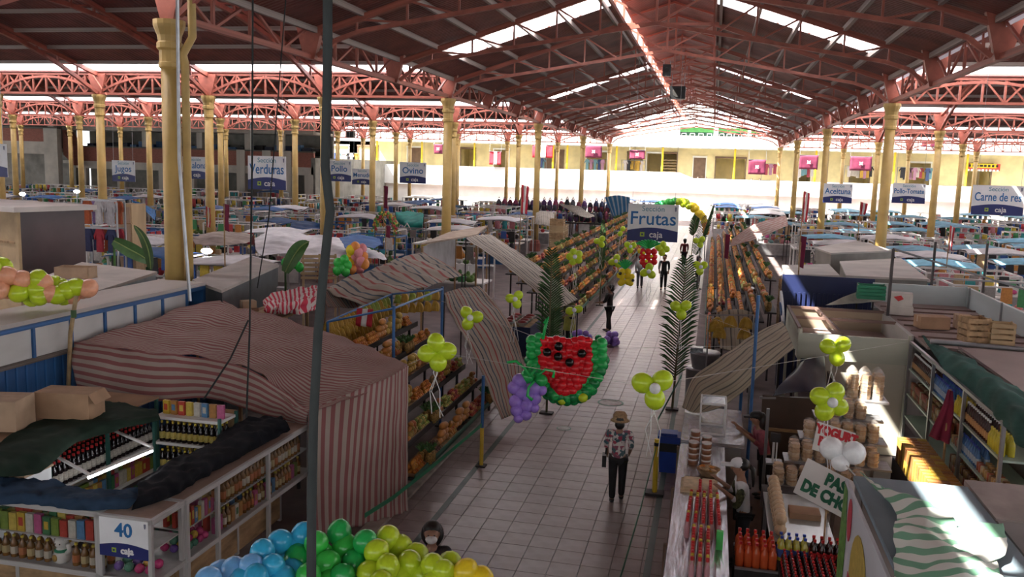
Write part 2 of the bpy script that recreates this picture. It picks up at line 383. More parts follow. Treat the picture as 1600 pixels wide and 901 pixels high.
# ---- side hall roofs (sheet per bay, skylight strip along every low edge, purlins)
cl = bpy.data.objects.new('ceiling', None); C.objects.link(cl); struct(cl)
def quad(name, a, b, c, d, m, th=.03, parent=None):
    n = (Vector(b)-Vector(a)).cross(Vector(d)-Vector(a)).normalized()*th
    if n.z < 0: n = -n
    P = [Vector(p) for p in (a, b, c, d)]; mb = MB(); mb.add(P+[p+n for p in P], [(0, 1, 2, 3), (7, 6, 5, 4), (0, 4, 5, 1), (1, 5, 6, 2), (2, 6, 7, 3), (3, 7, 4, 0)])
    return mb.obj(name, m, parent)
for k in range(-1, 4):
    y0 = Y_0+BAY*k; y1 = y0+BAY; ym = (y0+y1)/2; zr = EZ+SL*BAY/2
    for xa, xb, n in ((-102, XL, 15), (XR, 58, 8)):
        st = (xb-xa)/n
        for i in range(n):
            a, b = xa+st*i, xa+st*(i+1)-.01
            # near slope, far slope, skylight strip
            quad('roof_sheet', (a, y0+.1, EZ), (b, y0+.1, EZ), (b, ym, zr), (a, ym, zr), roof_x, .03, cl)
            quad('roof_sheet', (a, ym, zr), (b, ym, zr), (b, y1-1.08, EZ+SL*1.08), (a, y1-1.08, EZ+SL*1.08), roof_x, .03, cl)
            quad('skylight_pane', (a+.03, y1-1.07, EZ+SL*1.07), (b-.03, y1-1.07, EZ+SL*1.07), (b-.03, y1-.2, EZ+.05), (a+.03, y1-.2, EZ+.05), sky_m, .012, cl)
        for q in (1.5, 3.4, 5.3, 7.2, 9.1):
            beam('purlin', (xa, y1-q, EZ+SL*q-.09), (xb, y1-q, EZ+SL*q-.09), .11, purl_m, cl, .16)
        beam('gutter', (xa, y1, EZ-.0), (xb, y1, EZ-.0), .34, mat('gutter_red', (.3, .11, .1), .5, .2, 3), cl, .08)
for k in range(-1, 4):          # translucent infill added to the side roofs' triangular ends to diffuse direct sun
    y0 = Y_0+BAY*k; y1 = y0+BAY; ym = (y0+y1)/2; zr = EZ+SL*BAY/2
    for x in (XL, XR): MB().add([(x, y0, EZ-.3), (x, y1, EZ-.3), (x, ym, zr-.02), (x+.02, y0, EZ-.3), (x+.02, y1, EZ-.3), (x+.02, ym, zr-.02)], [(0, 1, 2), (5, 4, 3), (0, 3, 4, 1), (1, 4, 5, 2), (2, 5, 3, 0)]).obj('gable_diffuser', sky_m, cl)
# ---- central hall: gable roof along Y with raised lantern
XC, LW, LZ, NS = -1.4*K, 1.2*K, zz(9.5), .325
def nz(x): return LZ-NS*(abs(x-XC)-LW)
NY0, NY1 = -3.3, 102.0
strips = [20.9*K+BAY*k for k in range(0, 4)]
def nave_seg(ya, yb, m, name, th=.03, pane=False):
    for s, xe in ((-1, XL), (1, XR)):
        xi = XC+s*LW
        if pane:
            n = 5
            for i in range(n):
                a, b = xi+(xe-s*1.4-xi)*(i+.04)/n, xi+(xe-s*1.4-xi)*(i+.96)/n
                quad(name, (a, ya, nz(a)), (a, yb, nz(a)), (b, yb, nz(b)), (b, ya, nz(b)), m, .012, cl)
            a = xe-s*1.4
            quad('roof_sheet', (a, ya, nz(a)), (a, yb, nz(a)), (xe, yb, nz(xe)), (xe, ya, nz(xe)), roof_y, th, cl)
        else: quad(name, (xi, ya, nz(xi)), (xi, yb, nz(xi)), (xe, yb, nz(xe)), (xe, ya, nz(xe)), m, th, cl)
y = NY0
for sy in strips+[NY1+.8]:
    n = max(1, round((min(sy-1.3, NY1)-y)/6.9)); st = (min(sy-1.3, NY1)-y)/n
    for i in range(n):
        if y+st*i > 88: nave_seg(y+st*i, y+st*(i+1)-.01, sky_m, 'skylight_pane', pane=True)
        else: nave_seg(y+st*i, y+st*(i+1)-.01, roof_y, 'roof_sheet')
    if sy < NY1: nave_seg(sy-1.29, sy+1.29, sky_m, 'skylight_pane', pane=True)
    y = sy+1.3
for s, xe in ((-1, XL), (1, XR)):
    for i in range(6):
        x = XC+s*LW+(xe-XC-s*LW)*(i+.15)/5.3
        beam('purlin', (x, NY0, nz(x)-.1), (x, NY1, nz(x)-.1), .11, purl_m, cl, .17)
    x = XC+s*LW
    beam('lantern_curb', (x, NY0, LZ+.02), (x, NY1, LZ+.02), .1, red2_m, cl, .16)
    quad('lantern_sheet', (XC+s*(LW+.15), NY0, LZ+.9), (XC+s*(LW+.15), NY1, LZ+.9), (XC, NY1, LZ+1.5), (XC, NY0, LZ+1.5), roof_l, .03, cl)
for k in range(42):
    y = NY0+.8+k*3.448
    if y > NY1: break
    for s in (-1, 1): beam('lantern_post', (XC+s*LW, y, LZ), (XC+s*LW, y, LZ+.9), .1, red2_m, cl)
    for s in (-1, 1): beam('lantern_rafter', (XC+s*LW, y, LZ+.86), (XC, y, LZ+1.44), .09, red2_m, cl)
# nave trusses
def nave_truss(y):
    t = thing('roof_truss', 'wide red truss crossing the central hall below the raised ridge lantern', 'truss', (XC, y, CAP), 0, 'central hall trusses')
    for s, xe in ((-1, XL), (1, XR)):
        put('end_plate', pl, T(xe, y, CAP+.02) @ RX(math.pi/2), t, True)
        beam('top_chord', (xe, y, nz(xe)-.2), (XC+s*LW, y, LZ-.2), .15, red2_m, t, .18)
        P = [Vector((xe-s*a*K, y, zz(b))) for a, b in ((.15, 7.5), (.5, 7.78), (.95, 7.93), (1.6, 8.04))]; zc = zz(8.72)
        mb = MB()
        for a, b in zip(P, P[1:]+[Vector((XC, y, zc))]): mb.beam(a, b, .13, .12)
        mb.obj('tie', red_m, t)
        def tz(x): return zz(7.95)+.7*K*min(1, max(0, abs(x-xe)-.95*K)/(abs(xe-XC)-.95*K))
        n = 5; X = [xe-s*.9*K+(XC+s*LW-xe+s*.9*K)*i/(n-1) for i in range(n)]
        for i, x in enumerate(X):
            beam('hanger', (x, y, tz(x)), (x, y, nz(x)-.2), .06, red_m, t)
            if i < n-1: beam('brace', (x, y, nz(x)-.2), (X[i+1], y, tz(X[i+1])), .06, red_m, t)
    beam('king_post', (XC, y, zz(8.7)), (XC, y, LZ+1.45), .08, red_m, t)
    beam('collar', (XC-LW, y, LZ-.18), (XC+LW, y, LZ-.18), .11, red_m, t)
    for s in (-1, 1): beam('brace', (XC, y, zz(8.72)), (XC+s*LW, y, LZ-.18), .07, red_m, t)
for k in range(-2, 13): nave_truss(Y_0+BAY/3*k)
# longitudinal girder along both nave edges
for xe, s in ((XL, -1), (XR, 1)):
    for k in range(0, 4):
        y0 = ROW[k]; t = thing('edge_girder', 'red lattice girder running along the edge of the central hall roof', 'girder', (xe, y0+BAY/2, CAP), 0, 'edge girders of the central hall')
        beam('bottom_chord', (xe, y0, CAP+.1), (xe, y0+BAY, CAP+.1), .15, red_m, t); beam('top_chord', (xe, y0, zz(8.05)), (xe, y0+BAY, zz(8.05)), .15, red_m, t)
        for i in range(12):
            a = y0+BAY*i/12; b = y0+BAY*(i+1)/12
            beam('web_post', (xe, a, CAP+.1), (xe, a, zz(8.05)), .08, red_m, t); beam('web_diagonal', (xe, a, CAP+.1 if i % 2 else zz(8.05)), (xe, b, zz(8.05) if i % 2 else CAP+.1), .07, red_m, t)
# ================================================================ FAR WALLS
def wall(name, *boxes, m=white_m):
    mb = MB()
    for lo, hi in boxes: mb.bb(lo, hi)
    return struct(mb.obj(name, m))
GY, PF = 111.0, 3.4      # gallery front, gallery floor level
def hexa(P, Q):
    """box between two 4-point outlines"""
    return MB().add(list(P)+list(Q), [(0, 1, 2, 3), (7, 6, 5, 4), (0, 3, 7, 4), (1, 5, 6, 2), (0, 4, 5, 1), (3, 2, 6, 7)])
brown_d = mat('brown_door', (.18, .11, .07), .6, .15, 2)
OPEN = [(637, 658, 1), (720, 742, 0), (772, 795, 0), (845, 880, 1), (917, 948, 0), (981, 1003, 0), (1011, 1033, 0), (1037, 1057, 0), (1084, 1103, 1), (1119, 1165, 0), (1250, 1268, 0), (1330, 1360, 0), (1422, 1455, 0), (1512, 1550, 0), (520, 545, 0), (560, 590, 0)]
OPEN = [(fy(p, 250, BACK+.8).x, fy(q, 250, BACK+.8).x, 7.9 if p < 1070 else 7.5, k) for p, q, k in OPEN]
edges = [-46]+[e for o in sorted(OPEN) for e in o[:2]]+[56]
piers = [(edges[i], edges[i+1]) for i in range(0, len(edges), 2)]
bw = wall('wall_back', ((-46, GY+.5, 0), (56, GY+.8, PF)), ((-46, BACK+1, 8.6), (56, BACK+1.3, 14)), *[((p, BACK+1, PF-.1), (q, BACK+1.3, 8.6)) for p, q in piers], *[((o[0], BACK+1, o[2]), (o[1], BACK+1.3, 8.6)) for o in OPEN])
pls = MB()
for p, q in piers: pls.bb((p, BACK+.8, PF), (q, BACK+1, 8.6))
for o in OPEN: pls.bb((o[0], BACK+.8, o[2]), (o[1], BACK+1, 8.6))
pls.obj('plaster', cream_m, bw); dd_ = MB()
for p, q in piers: dd_.bb((p, BACK+.74, PF), (q, BACK+.82, 4.9))
dd_.obj('dado', mat('green_dado', (.16, .19, .1), .7, .15, 1), bw)
wall('trim_4', ((-46, GY, PF-.3), (56, BACK+1, PF)), ((-46, GY-.2, 8.6), (56, BACK+1.3, 10.0)))
xa, xb = fy(1060, 275, GY).x, fy(1083, 285, GY).x
ZL, ZR = 5.38, 4.72
pa = wall('trim_5', ((-46, GY-.1, PF-.3), (xa, GY+.15, ZL)), ((xb, GY-.1, PF-.3), (56, GY+.15, ZR)))
hexa([(xa, GY-.12, ZL), (xa, GY-.12, PF-.3), (xb, GY-.12, PF-.3), (xb, GY-.12, ZR)], [(xa, GY+.16, ZL), (xa, GY+.16, PF-.3), (xb, GY+.16, PF-.3), (xb, GY+.16, ZR)]).obj('sloping_parapet', white_m, pa)
for a, b in (((-46, GY, ZL+.1), (xa, GY, ZL+.1)), ((xa, GY, ZL+.1), (xb, GY, ZR+.1)), ((xb, GY, ZR+.1), (56, GY, ZR+.1))): beam('handrail', a, b, .16, wht_p, pa)
# third floor with window bays
X3 = [fy(x, 212, GY+.6).x for x in (1062, 1115, 1122, 1168, 1173, 1210)]
tf = wall('wall_upper', ((X3[0]-.6, GY+.5, 9.9), (X3[5]+5, GY+1, 9.95)), ((X3[0]-.6, GY+.5, 11.05), (X3[5]+5, GY+1, 12.6)), ((X3[0]-.6, GY+.4, 9.9), (X3[0], GY+1.05, 11.2)), ((X3[1], GY+.4, 9.9), (X3[2], GY+1.05, 11.2)), ((X3[3], GY+.4, 9.9), (X3[4], GY+1.05, 11.2)), ((X3[5], GY+.4, 9.9), (X3[5]+.7, GY+1.05, 11.2)))
gl_m = mat('dark_window_glass', (.02, .05, .035), .12, .6, .5)
for i in range(3):
    a, b = X3[2*i], X3[2*i+1]; w = struct(MB().bb((a, GY+.9, 9.3), (b, GY+1, 11.1)).obj('window_%d' % (i+1), gl_m))
    MB().bb((a, GY+.82, 10.5), (b, GY+.88, 11.1)).obj('awning_strip', mat('green_awning', (.05, .22, .05), .6, .2, 2), w)
    for j in range(4):
        x = a+(b-a)*(j+.5)/4; MB().bb((x-.3, GY+.7, 9.98), (x+.3, GY+.76, 10.04)).bb((x-.3, GY+.7, 10.3), (x+.3, GY+.76, 10.36)).bb((x-.3, GY+.7, 9.98), (x-.24, GY+.76, 10.36)).bb((x+.24, GY+.7, 9.98), (x+.3, GY+.76, 10.36)).obj('stool', wht_p, w)
for i, (a, b, zt, shut) in enumerate(OPEN):
    d = struct(MB().bb((a-.15, BACK+.62, zt-.02), (b+.15, BACK+.8, zt+.2)).bb((a-.12, BACK+.68, PF), (a, BACK+.8, zt)).bb((b, BACK+.68, PF), (b+.12, BACK+.8, zt)).obj('door_%d' % (i+1), brown_d if i % 2 else white_m))
    if shut: MB().bb((a, BACK+.9, PF), (b, BACK+.96, zt)).obj('shutter', brown_d, d)
    else:      # an open shop behind the gallery: floor, ceiling, two sides and a back wall
        y0, y1 = BACK+1, BACK+5; MB().bb((a-.1, y1, PF-.1), (b+.1, y1+.1, zt+.1)).bb((a-.1, y0, PF-.1), (a, y1, zt+.1)).bb((b, y0, PF-.1), (b+.1, y1, zt+.1)).bb((a, y0, zt), (b, y1, zt+.1)).bb((a, y0-.2, PF-.1), (b, y1, PF)).obj('room', cream_m, d)
ypost = mat('bright_yellow_post', (.8, .6, .02), .5, .08, 2)
gp = MB().lathe([(.16, PF), (.16, PF+.2), (.12, PF+.22), (.12, 8.6)], 8).mesh('gallery_post', ypost)
for px in (509, 589, 659, 741, 864, 886, 963, 1035, 1148, 1275, 1398, 1468, 1512):
    p = fy(px, 250, GY+.8); tag(put('gallery_post', gp, T(p.x, p.y, 0)), 'thin bright yellow post on the far gallery between parapet and slab', 'post', 'far gallery posts')
a, b = fy(1036, 250, BACK).x, fy(1057, 250, BACK).x
st = thing('staircase', 'wooden stair rising behind the far gallery parapet beside a yellow post', 'stairs', ((a+b)/2, BACK-.6, PF))
for i in range(11): slab('step', (a, BACK-.9+i*.12, PF+i*.36), (b, BACK-.6+i*.12, PF+.12+i*.36), mat('stair_tread', (.35, .24, .13), .6, .2, 2), st)
# ---- left gallery with brick parapet
def brick_mat():
    m = mat('red_brick_cladding', (.33, .12, .08), .8, .15, 2); nt = m.node_tree; p = nt.nodes['Principled BSDF']
    b = nt.nodes.new('ShaderNodeTexBrick'); b.inputs['Scale'].default_value = 3; g = nt.nodes.new('ShaderNodeTexCoord')
    mp = nt.nodes.new('ShaderNodeMapping'); mp.inputs['Rotation'].default_value = (math.pi/2, 0, 0); nt.links.new(g.outputs['Object'], mp.inputs[0]); nt.links.new(mp.outputs[0], b.inputs['Vector'])
    b.inputs['Color1'].default_value = (.36, .13, .09, 1); b.inputs['Color2'].default_value = (.28, .1, .07, 1); b.inputs['Mortar'].default_value = (.2, .12, .1, 1); b.inputs['Mortar Size'].default_value = .015
    nt.links.new(b.outputs['Color'], p.inputs['Base Color']); return m
brk = brick_mat(); LY = 90.0; offw = mat('off_white_concrete', (.52, .49, .42), .8, .12, 1)
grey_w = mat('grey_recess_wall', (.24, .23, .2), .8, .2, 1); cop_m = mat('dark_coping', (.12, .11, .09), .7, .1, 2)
LX = fy(490, 262, LY).x; LM = fy(118, 232, LY).x
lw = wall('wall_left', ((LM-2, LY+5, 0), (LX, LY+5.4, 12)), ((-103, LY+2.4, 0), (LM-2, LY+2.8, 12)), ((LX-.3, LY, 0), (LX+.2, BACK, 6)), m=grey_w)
MB().bb((LM, LY, 4.1), (LX, LY+.4, 4.95)).bb((LM, LY-.03, 8.5), (LX, LY+.5, 9.9)).obj('band', offw, lw)
MB().bb((LM, LY+.03, 4.95), (LX, LY+.36, 6.55)).obj('brick_parapet', brk, lw)
MB().bb((LM, LY-.05, 6.55), (LX, LY+.45, 6.7)).obj('coping', cop_m, lw)
for px in (130, 190, 255, 298, 377, 417, 449, 483):
    x = fy(px, 280, LY).x; slab('pillar', (x-.5, LY-.12, 0), (x+.5, LY+.5, 4.2 if px not in (377, 417, 449) else 6.68), offw, lw)
for px in (315, 390, 440, 230, 160):
    x = fy(px, 210, LY+1.2).x; slab('upper_pillar', (x-.35, LY+.7, 5.8), (x+.35, LY+1.4, 8.6), offw, lw)
MB().bb((LM-2, LY+.3, 4.6), (LX, LY+5.1, 4.95)).bb((LM-2, LY+.3, 8.5), (LX, LY+5.1, 8.8)).obj('floor_slab', offw, lw)
nav = pal('navy_goods', [(.02, .025, .05), (.03, .05, .12), (.06, .15, .3), (.02, .02, .02)], .6)
for i in range(26):
    x = LM+i*(LX-LM)/26; slab('stacked_goods', (x, LY+2, 6.2), (x+.8+.3*rnd.random(), LY+2.8, 6.95+.5*rnd.random()), nav, lw)
# higher left end with its own stair parapet
XE = fy(84, 230, LY-2).x
MB().bb((-103, LY-2.3, 7.0), (XE, LY-1.9, 8.45)).obj('brick_parapet', brk, lw)
MB().bb((-103, LY-2.4, 5.6), (XE, LY-1.8, 7.0)).bb((XE-.9, LY-2.5, 0), (XE+.9, LY-1.8, 8.5)).bb((-103, LY-2.3, 10.4), (XE, LY-1.9, 12.5)).bb((XE-.7, LY-2, 8.4), (XE+.1, LY-1.6, 10.6)).obj('band', offw, lw)
MB().bb((-103, LY-2.45, 8.45), (XE+.9, LY-1.75, 8.62)).obj('coping', cop_m, lw)
hexa([(XE+.9, LY-1.6, 8.4), (XE+.9, LY-1.6, 5.6), (LM+1, LY-1.6, 4.4), (LM+1, LY-1.6, 6.6)], [(XE+.9, LY, 8.4), (XE+.9, LY, 5.6), (LM+1, LY, 4.4), (LM+1, LY, 6.6)]).obj('stair_parapet', brk, lw)
MB().bb((-103, LY-1.9, 5.9), (XE, LY+2.5, 6.3)).bb((-103, LY-1.9, 10.4), (XE, LY+2.5, 10.7)).obj('floor_slab', offw, lw)
# ---- unseen wall of the viewer's gallery building, added to cut ambient light from behind
wall('wall_front', ((-46, -3.6, 0), (30, -3.3, 4.0)), ((-46, -3.6, 6.9), (30, -3.3, 13)), *[((x, -3.6, 4), (x+1.2, -3.3, 7)) for x in range(-46, 30, 6)], m=offw)
# ================================================================ PROTOTYPES AND REPEATS
REG = {}
def kind(key, name, label, cat, group, parts):
    """parts = [(part name, mesh)]; one entry makes a single-mesh thing"""
    REG[key] = dict(name=name, label=label, cat=cat, group=group, parts=parts, items=[])
def reg(key, M): REG[key]['items'].append(M)
def flush(cap=300):
    for key, r in REG.items():
        it = r['items']
        if not it: continue
        it.sort(key=lambda M: (M.translation-EYE).length)
        for M in it[:cap]:
            o = put(r['name'], r['parts'][0][1], M); tag(o, r['label'], r['cat'], r['group'])
            for n, me in r['parts'][1:]: put(n, me, None, o)
        rest = it[cap:]
        if rest:
            mb = MB(); mats_ = []; mi = []
            for n, me in r['parts']:
                m = me.materials[0]
                if m not in mats_: mats_.append(m)
                vs = [v.co.copy() for v in me.vertices]; fs = [tuple(p.vertices) for p in me.polygons]
                for M in rest: mb.add(vs, fs, M); mi += [mats_.index(m)]*len(fs)
            mb.mi = mi
            o = mb.obj(r['name']+'_mass', None, mats=mats_, smooth=True); tag(o, 'many more: '+r['label'] if len(r['label'].split()) < 14 else r['label'], r['cat'], None, 'stuff')
def jit(a): return (rnd.random()*2-1)*a
def RR(): return RZ(rnd.random()*6.28) @ RX(rnd.random()*6.28)
# fruit
or_m = pal('orange_peel', [(.55, .17, .015), (.6, .22, .02), (.48, .13, .015), (.62, .27, .04)], .45)
mg_m = pal('mango_skin', [(.5, .2, .03), (.42, .2, .04), (.34, .22, .04), (.45, .12, .03)], .4)
gr_m = pal('green_fruit_skin', [(.32, .4, .08), (.45, .45, .1), (.55, .4, .1), (.25, .33, .07)], .45)
ap_m = pal('red_fruit_skin', [(.4, .05, .03), (.5, .1, .04), (.55, .25, .08), (.3, .03, .03)], .4)
br_m = pal('brown_fruit_skin', [(.16, .09, .05), (.22, .13, .07), (.12, .05, .04), (.28, .16, .06)], .6)
ye_m = pal('yellow_fruit_skin', [(.5, .32, .06), (.55, .38, .08), (.45, .27, .04)], .4)
pine_m = mat('pineapple_skin', (.32, .19, .05), .7, .45, 30); leaf_m = pal('leaf_green', [(.05, .14, .03), (.08, .2, .04), (.04, .1, .025)], .5)
dkleaf = mat('frond_green', (.035, .085, .025), .6, .3, 5, spec=.2)
ban_m = pal('banana_skin', [(.52, .3, .03), (.45, .26, .03), (.58, .36, .05)], .45); bang_m = pal('green_banana_skin', [(.3, .4, .06), (.4, .45, .07)], .45)
def ballmesh(n, m, r, a=8, b=6): return MB().ball((0, 0, 0), r, a, b).mesh(n, m, True)
kind('orange', 'orange', 'orange heaped with others in a fruit stall tray', 'orange', 'oranges in the fruit stalls', [('orange', ballmesh('orange', or_m, .045))])
kind('mango', 'mango', 'orange-yellow mango heaped in a fruit stall tray', 'mango', 'mangoes in the fruit stalls', [('mango', ballmesh('mango', mg_m, (.05, .05, .075)))])
kind('papaya', 'papaya', 'large orange papaya lying on the fruit stall', 'papaya', 'papayas on the fruit stall', [('papaya', ballmesh('papaya', mat('papaya_skin', (.5, .2, .04), .45, .25, 8), (.075, .075, .15)))])
kind('pear', 'green_fruit', 'yellow-green fruit piled in a fruit stall tray', 'fruit', 'green fruit in the stalls', [('green_fruit', ballmesh('green_fruit', gr_m, .042))])
kind('apple', 'apple', 'red apple piled in a fruit stall tray', 'apple', 'apples in the fruit stalls', [('apple', ballmesh('apple', ap_m, .042))])
kind('dark', 'dark_fruit', 'dark brown fruit piled in a fruit stall tray', 'fruit', 'dark fruit in the stalls', [('dark_fruit', ballmesh('dark_fruit', br_m, .045))])
kind('melon', 'melon', 'yellow melon stacked on the fruit stall', 'melon', 'melons on the fruit stalls', [('melon', ballmesh('melon', ye_m, (.075, .075, .085)))])
cr_ = MB()
for k in range(14):
    a = k*2.4; t = .35+.5*(k/14); c, s_ = math.cos(a), math.sin(a); L = .16
    cr_.add([(.02*-s_, .02*c, 0), (-.02*-s_, -.02*c, 0), (c*L*t*.5, s_*L*t*.5, L*.75), (c*L*t, s_*L*t, L*(1.15-.5*t))], [(0, 1, 2), (0, 2, 3), (1, 3, 2)], T(0, 0, .1))
kind('pine', 'pineapple', 'pineapple with leafy crown standing in the fruit stall', 'pineapple', 'pineapples in the fruit stalls', [('pineapple', MB().lathe([(.03, -.12), (.065, -.1), (.078, 0), (.065, .08), (.03, .11)], 9).mesh('pineapple', pine_m, True)), ('crown', cr_.mesh('crown', leaf_m))])
def banana_hand(m, n=9):
    mb = MB()
    for r in range(2):
        for k in range(n):
            a = (k-(n-1)/2)*.14; x = math.sin(a)*.12; o = .03*r
            P = [(x*.3, o, 0), (x*.8, o+.05, -.06), (x*1.15, o+.05, -.13), (x*1.3, o+.01, -.19)]
            mb.tube(P, [.008, .019, .018, .006], 5)
    return mb.mesh('banana_hand', m, True)
kind('ban', 'banana_bunch', 'hand of yellow bananas hung from a stall rail', 'bananas', 'hanging yellow bananas', [('banana_bunch', banana_hand(ban_m))])
kind('bang', 'banana_bunch', 'hand of green bananas hung from a stall rail', 'bananas', 'hanging green bananas', [('banana_bunch', banana_hand(bang_m))])
# crates and boxes
wood_m = mat('crate_wood', (.42, .27, .14), .75, .25, 9); card_m = mat('cardboard', (.40, .25, .15), .85, .12, 3); card2 = mat('pale_cardboard', (.47, .33, .22), .85, .12, 3)
def tray(name, lab, x, y, z, w, d, h, rz, tilt, m, group=None, rim=.03):
    """open tray: bottom and four sides as one box, w along its own x, d along y"""
    t = MB(); t.bb((-w/2, -d/2, 0), (w/2, d/2, .015)); t.bb((-w/2, -d/2, 0), (w/2, -d/2+.015, h)); t.bb((-w/2, d/2-.015, 0), (w/2, d/2, h)); t.bb((-w/2, -d/2, 0), (-w/2+.015, d/2, h)); t.bb((w/2-.015, -d/2, 0), (w/2, d/2, h))
    o = t.obj(name, m); o.matrix_basis = T(x, y, z) @ RZ(rz) @ RX(tilt); return tag(o, lab, 'tray', group)
def heap(key, M, w, d, r, layers=2, peak=0, fill=1.0):
    """pile of fruit over a w x d patch in the frame M"""
    for L in range(layers):
        ww, dd = w-L*r*1.3, d-L*r*1.3; nx, ny = max(1, int(ww/(2*r))), max(1, int(dd/(2*r)))
        for i in range(nx):
            for j in range(ny):
                if rnd.random() > fill: continue
                x = (i+.5-nx/2)*2*r+jit(r*.25); y = (j+.5-ny/2)*2*r+jit(r*.25)
                reg(key, M @ T(x, y, r*.9+L*r*1.5) @ RR())
def crate(name, lab, M, w, d, h, m, group, slats=3):
    t = bpy.data.objects.new(name, None); C.objects.link(t); t.matrix_basis = M; tag(t, lab, 'crate', group)
    for i in range(slats):
        z = h*(i+.5)/slats
        for sx, sy, ax in ((0, -1, 0), (0, 1, 0), (-1, 0, 1), (1, 0, 1)):
            o = MB().box((sx*w/2, sy*d/2, z), (w if ax == 0 else .012, .012 if ax == 0 else d, h/slats*.72)).obj('slat', m, t, False)
    MB().bb((-w/2, -d/2, 0), (w/2, d/2, .012)).obj('bottom', m, t, False)
    pst = MB()
    for a in (-1, 1):
        for b in (-1, 1): pst.box((a*(w/2-.02), b*(d/2-.02), h/2), (.035, .035, h))
    pst.obj('corner_posts', m, t, False); return t
# balloons
BC = dict(lime=(.55, .74, .03), green=(.025, .45, .1), dkgreen=(.012, .27, .07), blue=(.04, .45, .75), sky=(.18, .46, .82), yellow=(.92, .7, .03), red=(.75, .016, .025), purple=(.33, .2, .66), white=(.85, .85, .85), orange=(.9, .33, .08), pink=(.85, .32, .36), black=(.012, .01, .01), peach=(.9, .42, .25), vivid=(.05, .55, .08))
_bm = {}
def balloon_mesh(c, n=14):
    if (c, n) not in _bm:
        m = mat('balloon_'+c, BC[c], .22, .05, 3, spec=.5)
        P = [(.03, -1.2), (.07, -1.13), (.12, -1.1)]+[(math.sin(t)*(1-.08*math.cos(t)*-1 if False else 1)*(.93+.07*math.sin(t)), -math.cos(t)*1.08 if math.cos(t) > 0 else -math.cos(t)) for t in [math.pi*(.06+.94*i/9) for i in range(10)]]
        _bm[(c, n)] = MB().lathe(P, n).mesh('balloon_'+c, m, True)
    return _bm[(c, n)]
def balloon(c, p, r, parent, d=(0, 0, 1), name='balloon'):
    q = Vector(d).to_track_quat('Z', 'Y').to_matrix().to_4x4(); o = put(name, balloon_mesh(c), T(Vector(p)) @ q @ S(r, r, r*1.08), parent, True); return o
string_m = mat('string', (.55, .53, .5), .7, .1, 5)
def flower(px, py, dist, R, label, cols='llll', white=True, ribbons=True, rot=None, group=None):
    """four balloons knotted together, hung in the air; dist = distance from the eye"""
    p = EYE+ray(px, py).normalized()*dist
    t = thing('balloon_flower', label, 'balloons', p, 0, group); a0 = rnd.random()*1.5 if rot is None else rot
    code = dict(l='lime', y='yellow', o='orange', p='pink', w='white', g='vivid')
    for k, c in enumerate(cols):
        a = a0+6.283*k/len(cols); d = (_r*math.cos(a)+_u*math.sin(a)); balloon(code[c], p+d*R*1.1+_w*jit(.03), R, t, d)
    if white: balloon('white', p-_w*R*.9, R*.55, t, -_w)
    if ribbons:
        mb = MB()
        for k in range(3): mb.tube([p, p+V(jit(.06), jit(.05), -.3), p+V(jit(.12), jit(.05), -.55), p+V(jit(.12), jit(.1), -.9)], .006, 4)
        mb.obj('ribbon', mat('white_ribbon', (.75, .75, .74), .5, .05, 5), t)
    return t
# bottles
def bottle_mesh(nm, m, r=.038, h=.3, cap=None):
    return MB().lathe([(r*.95, 0), (r, .01), (r, h*.55), (r*.85, h*.65), (r*.36, h*.78), (r*.34, h*.93)], 8).mesh(nm, m, True)
def cap_mesh(m, r=.038, h=.3): return MB().lathe([(r*.42, h*.9), (r*.42, h), (r*.3, h*1.005)], 8).mesh('cap', m)
def label_mesh(m, r=.038, h=.3): return MB().lathe([(r*1.02, h*.15), (r*1.02, h*.48)], 8).mesh('label', m)
# fabric
def plain(name, rgb, rough=.85): return mat(name, rgb, rough, .22, 2.2, bump=.25, spec=.2)
pinkst = stripes('pink_striped_tarp', [(1, (.30, .12, .12)), (1.1, (.42, .345, .305))], 'X', .85, .22)
multist = stripes('multicolour_striped_tarp', [(1.2, (.42, .36, .3)), (.4, (.36, .1, .09)), (1.0, (.43, .38, .33)), (.3, (.06, .07, .09)), (1.1, (.4, .35, .3)), (.35, (.1, .13, .17)), (.8, (.42, .36, .3)), (.3, (.3, .09, .08))], 'X', .85, .2)
greyst = stripes('grey_striped_tarp', [(1.6, (.40, .36, .31)), (.35, (.07, .07, .08)), (.8, (.42, .38, .33)), (.3, (.1, .09, .09))], 'X', .85, .2)
redst = stripes('red_white_striped_cloth', [(1, (.6, .05, .09)), (1.2, (.68, .58, .56))], 'X', .85, .12)
greenst = stripes('green_white_striped_tarp', [(1, (.2, .42, .28)), (1.1, (.72, .74, .68))], 'X', .8, .1)
tanst = stripes('tan_striped_tarp', [(1.3, (.42, .37, .28)), (.5, (.16, .15, .13)), (.9, (.4, .35, .27)), (.3, (.3, .26, .2))], 'X', .85, .15)
# ================================================================ LEFT FOREGROUND: STALL 40, STRIPED TARP, WHITE-ROOFED KIOSK
glass_m = mat('cabinet_glass', (.04, .05, .05), .04, 0, alpha=.08)
frame_m = mat('grey_white_frame', (.46, .45, .44), .5, .1, 5)
def poly(*P): return [fz(*p) for p in P]
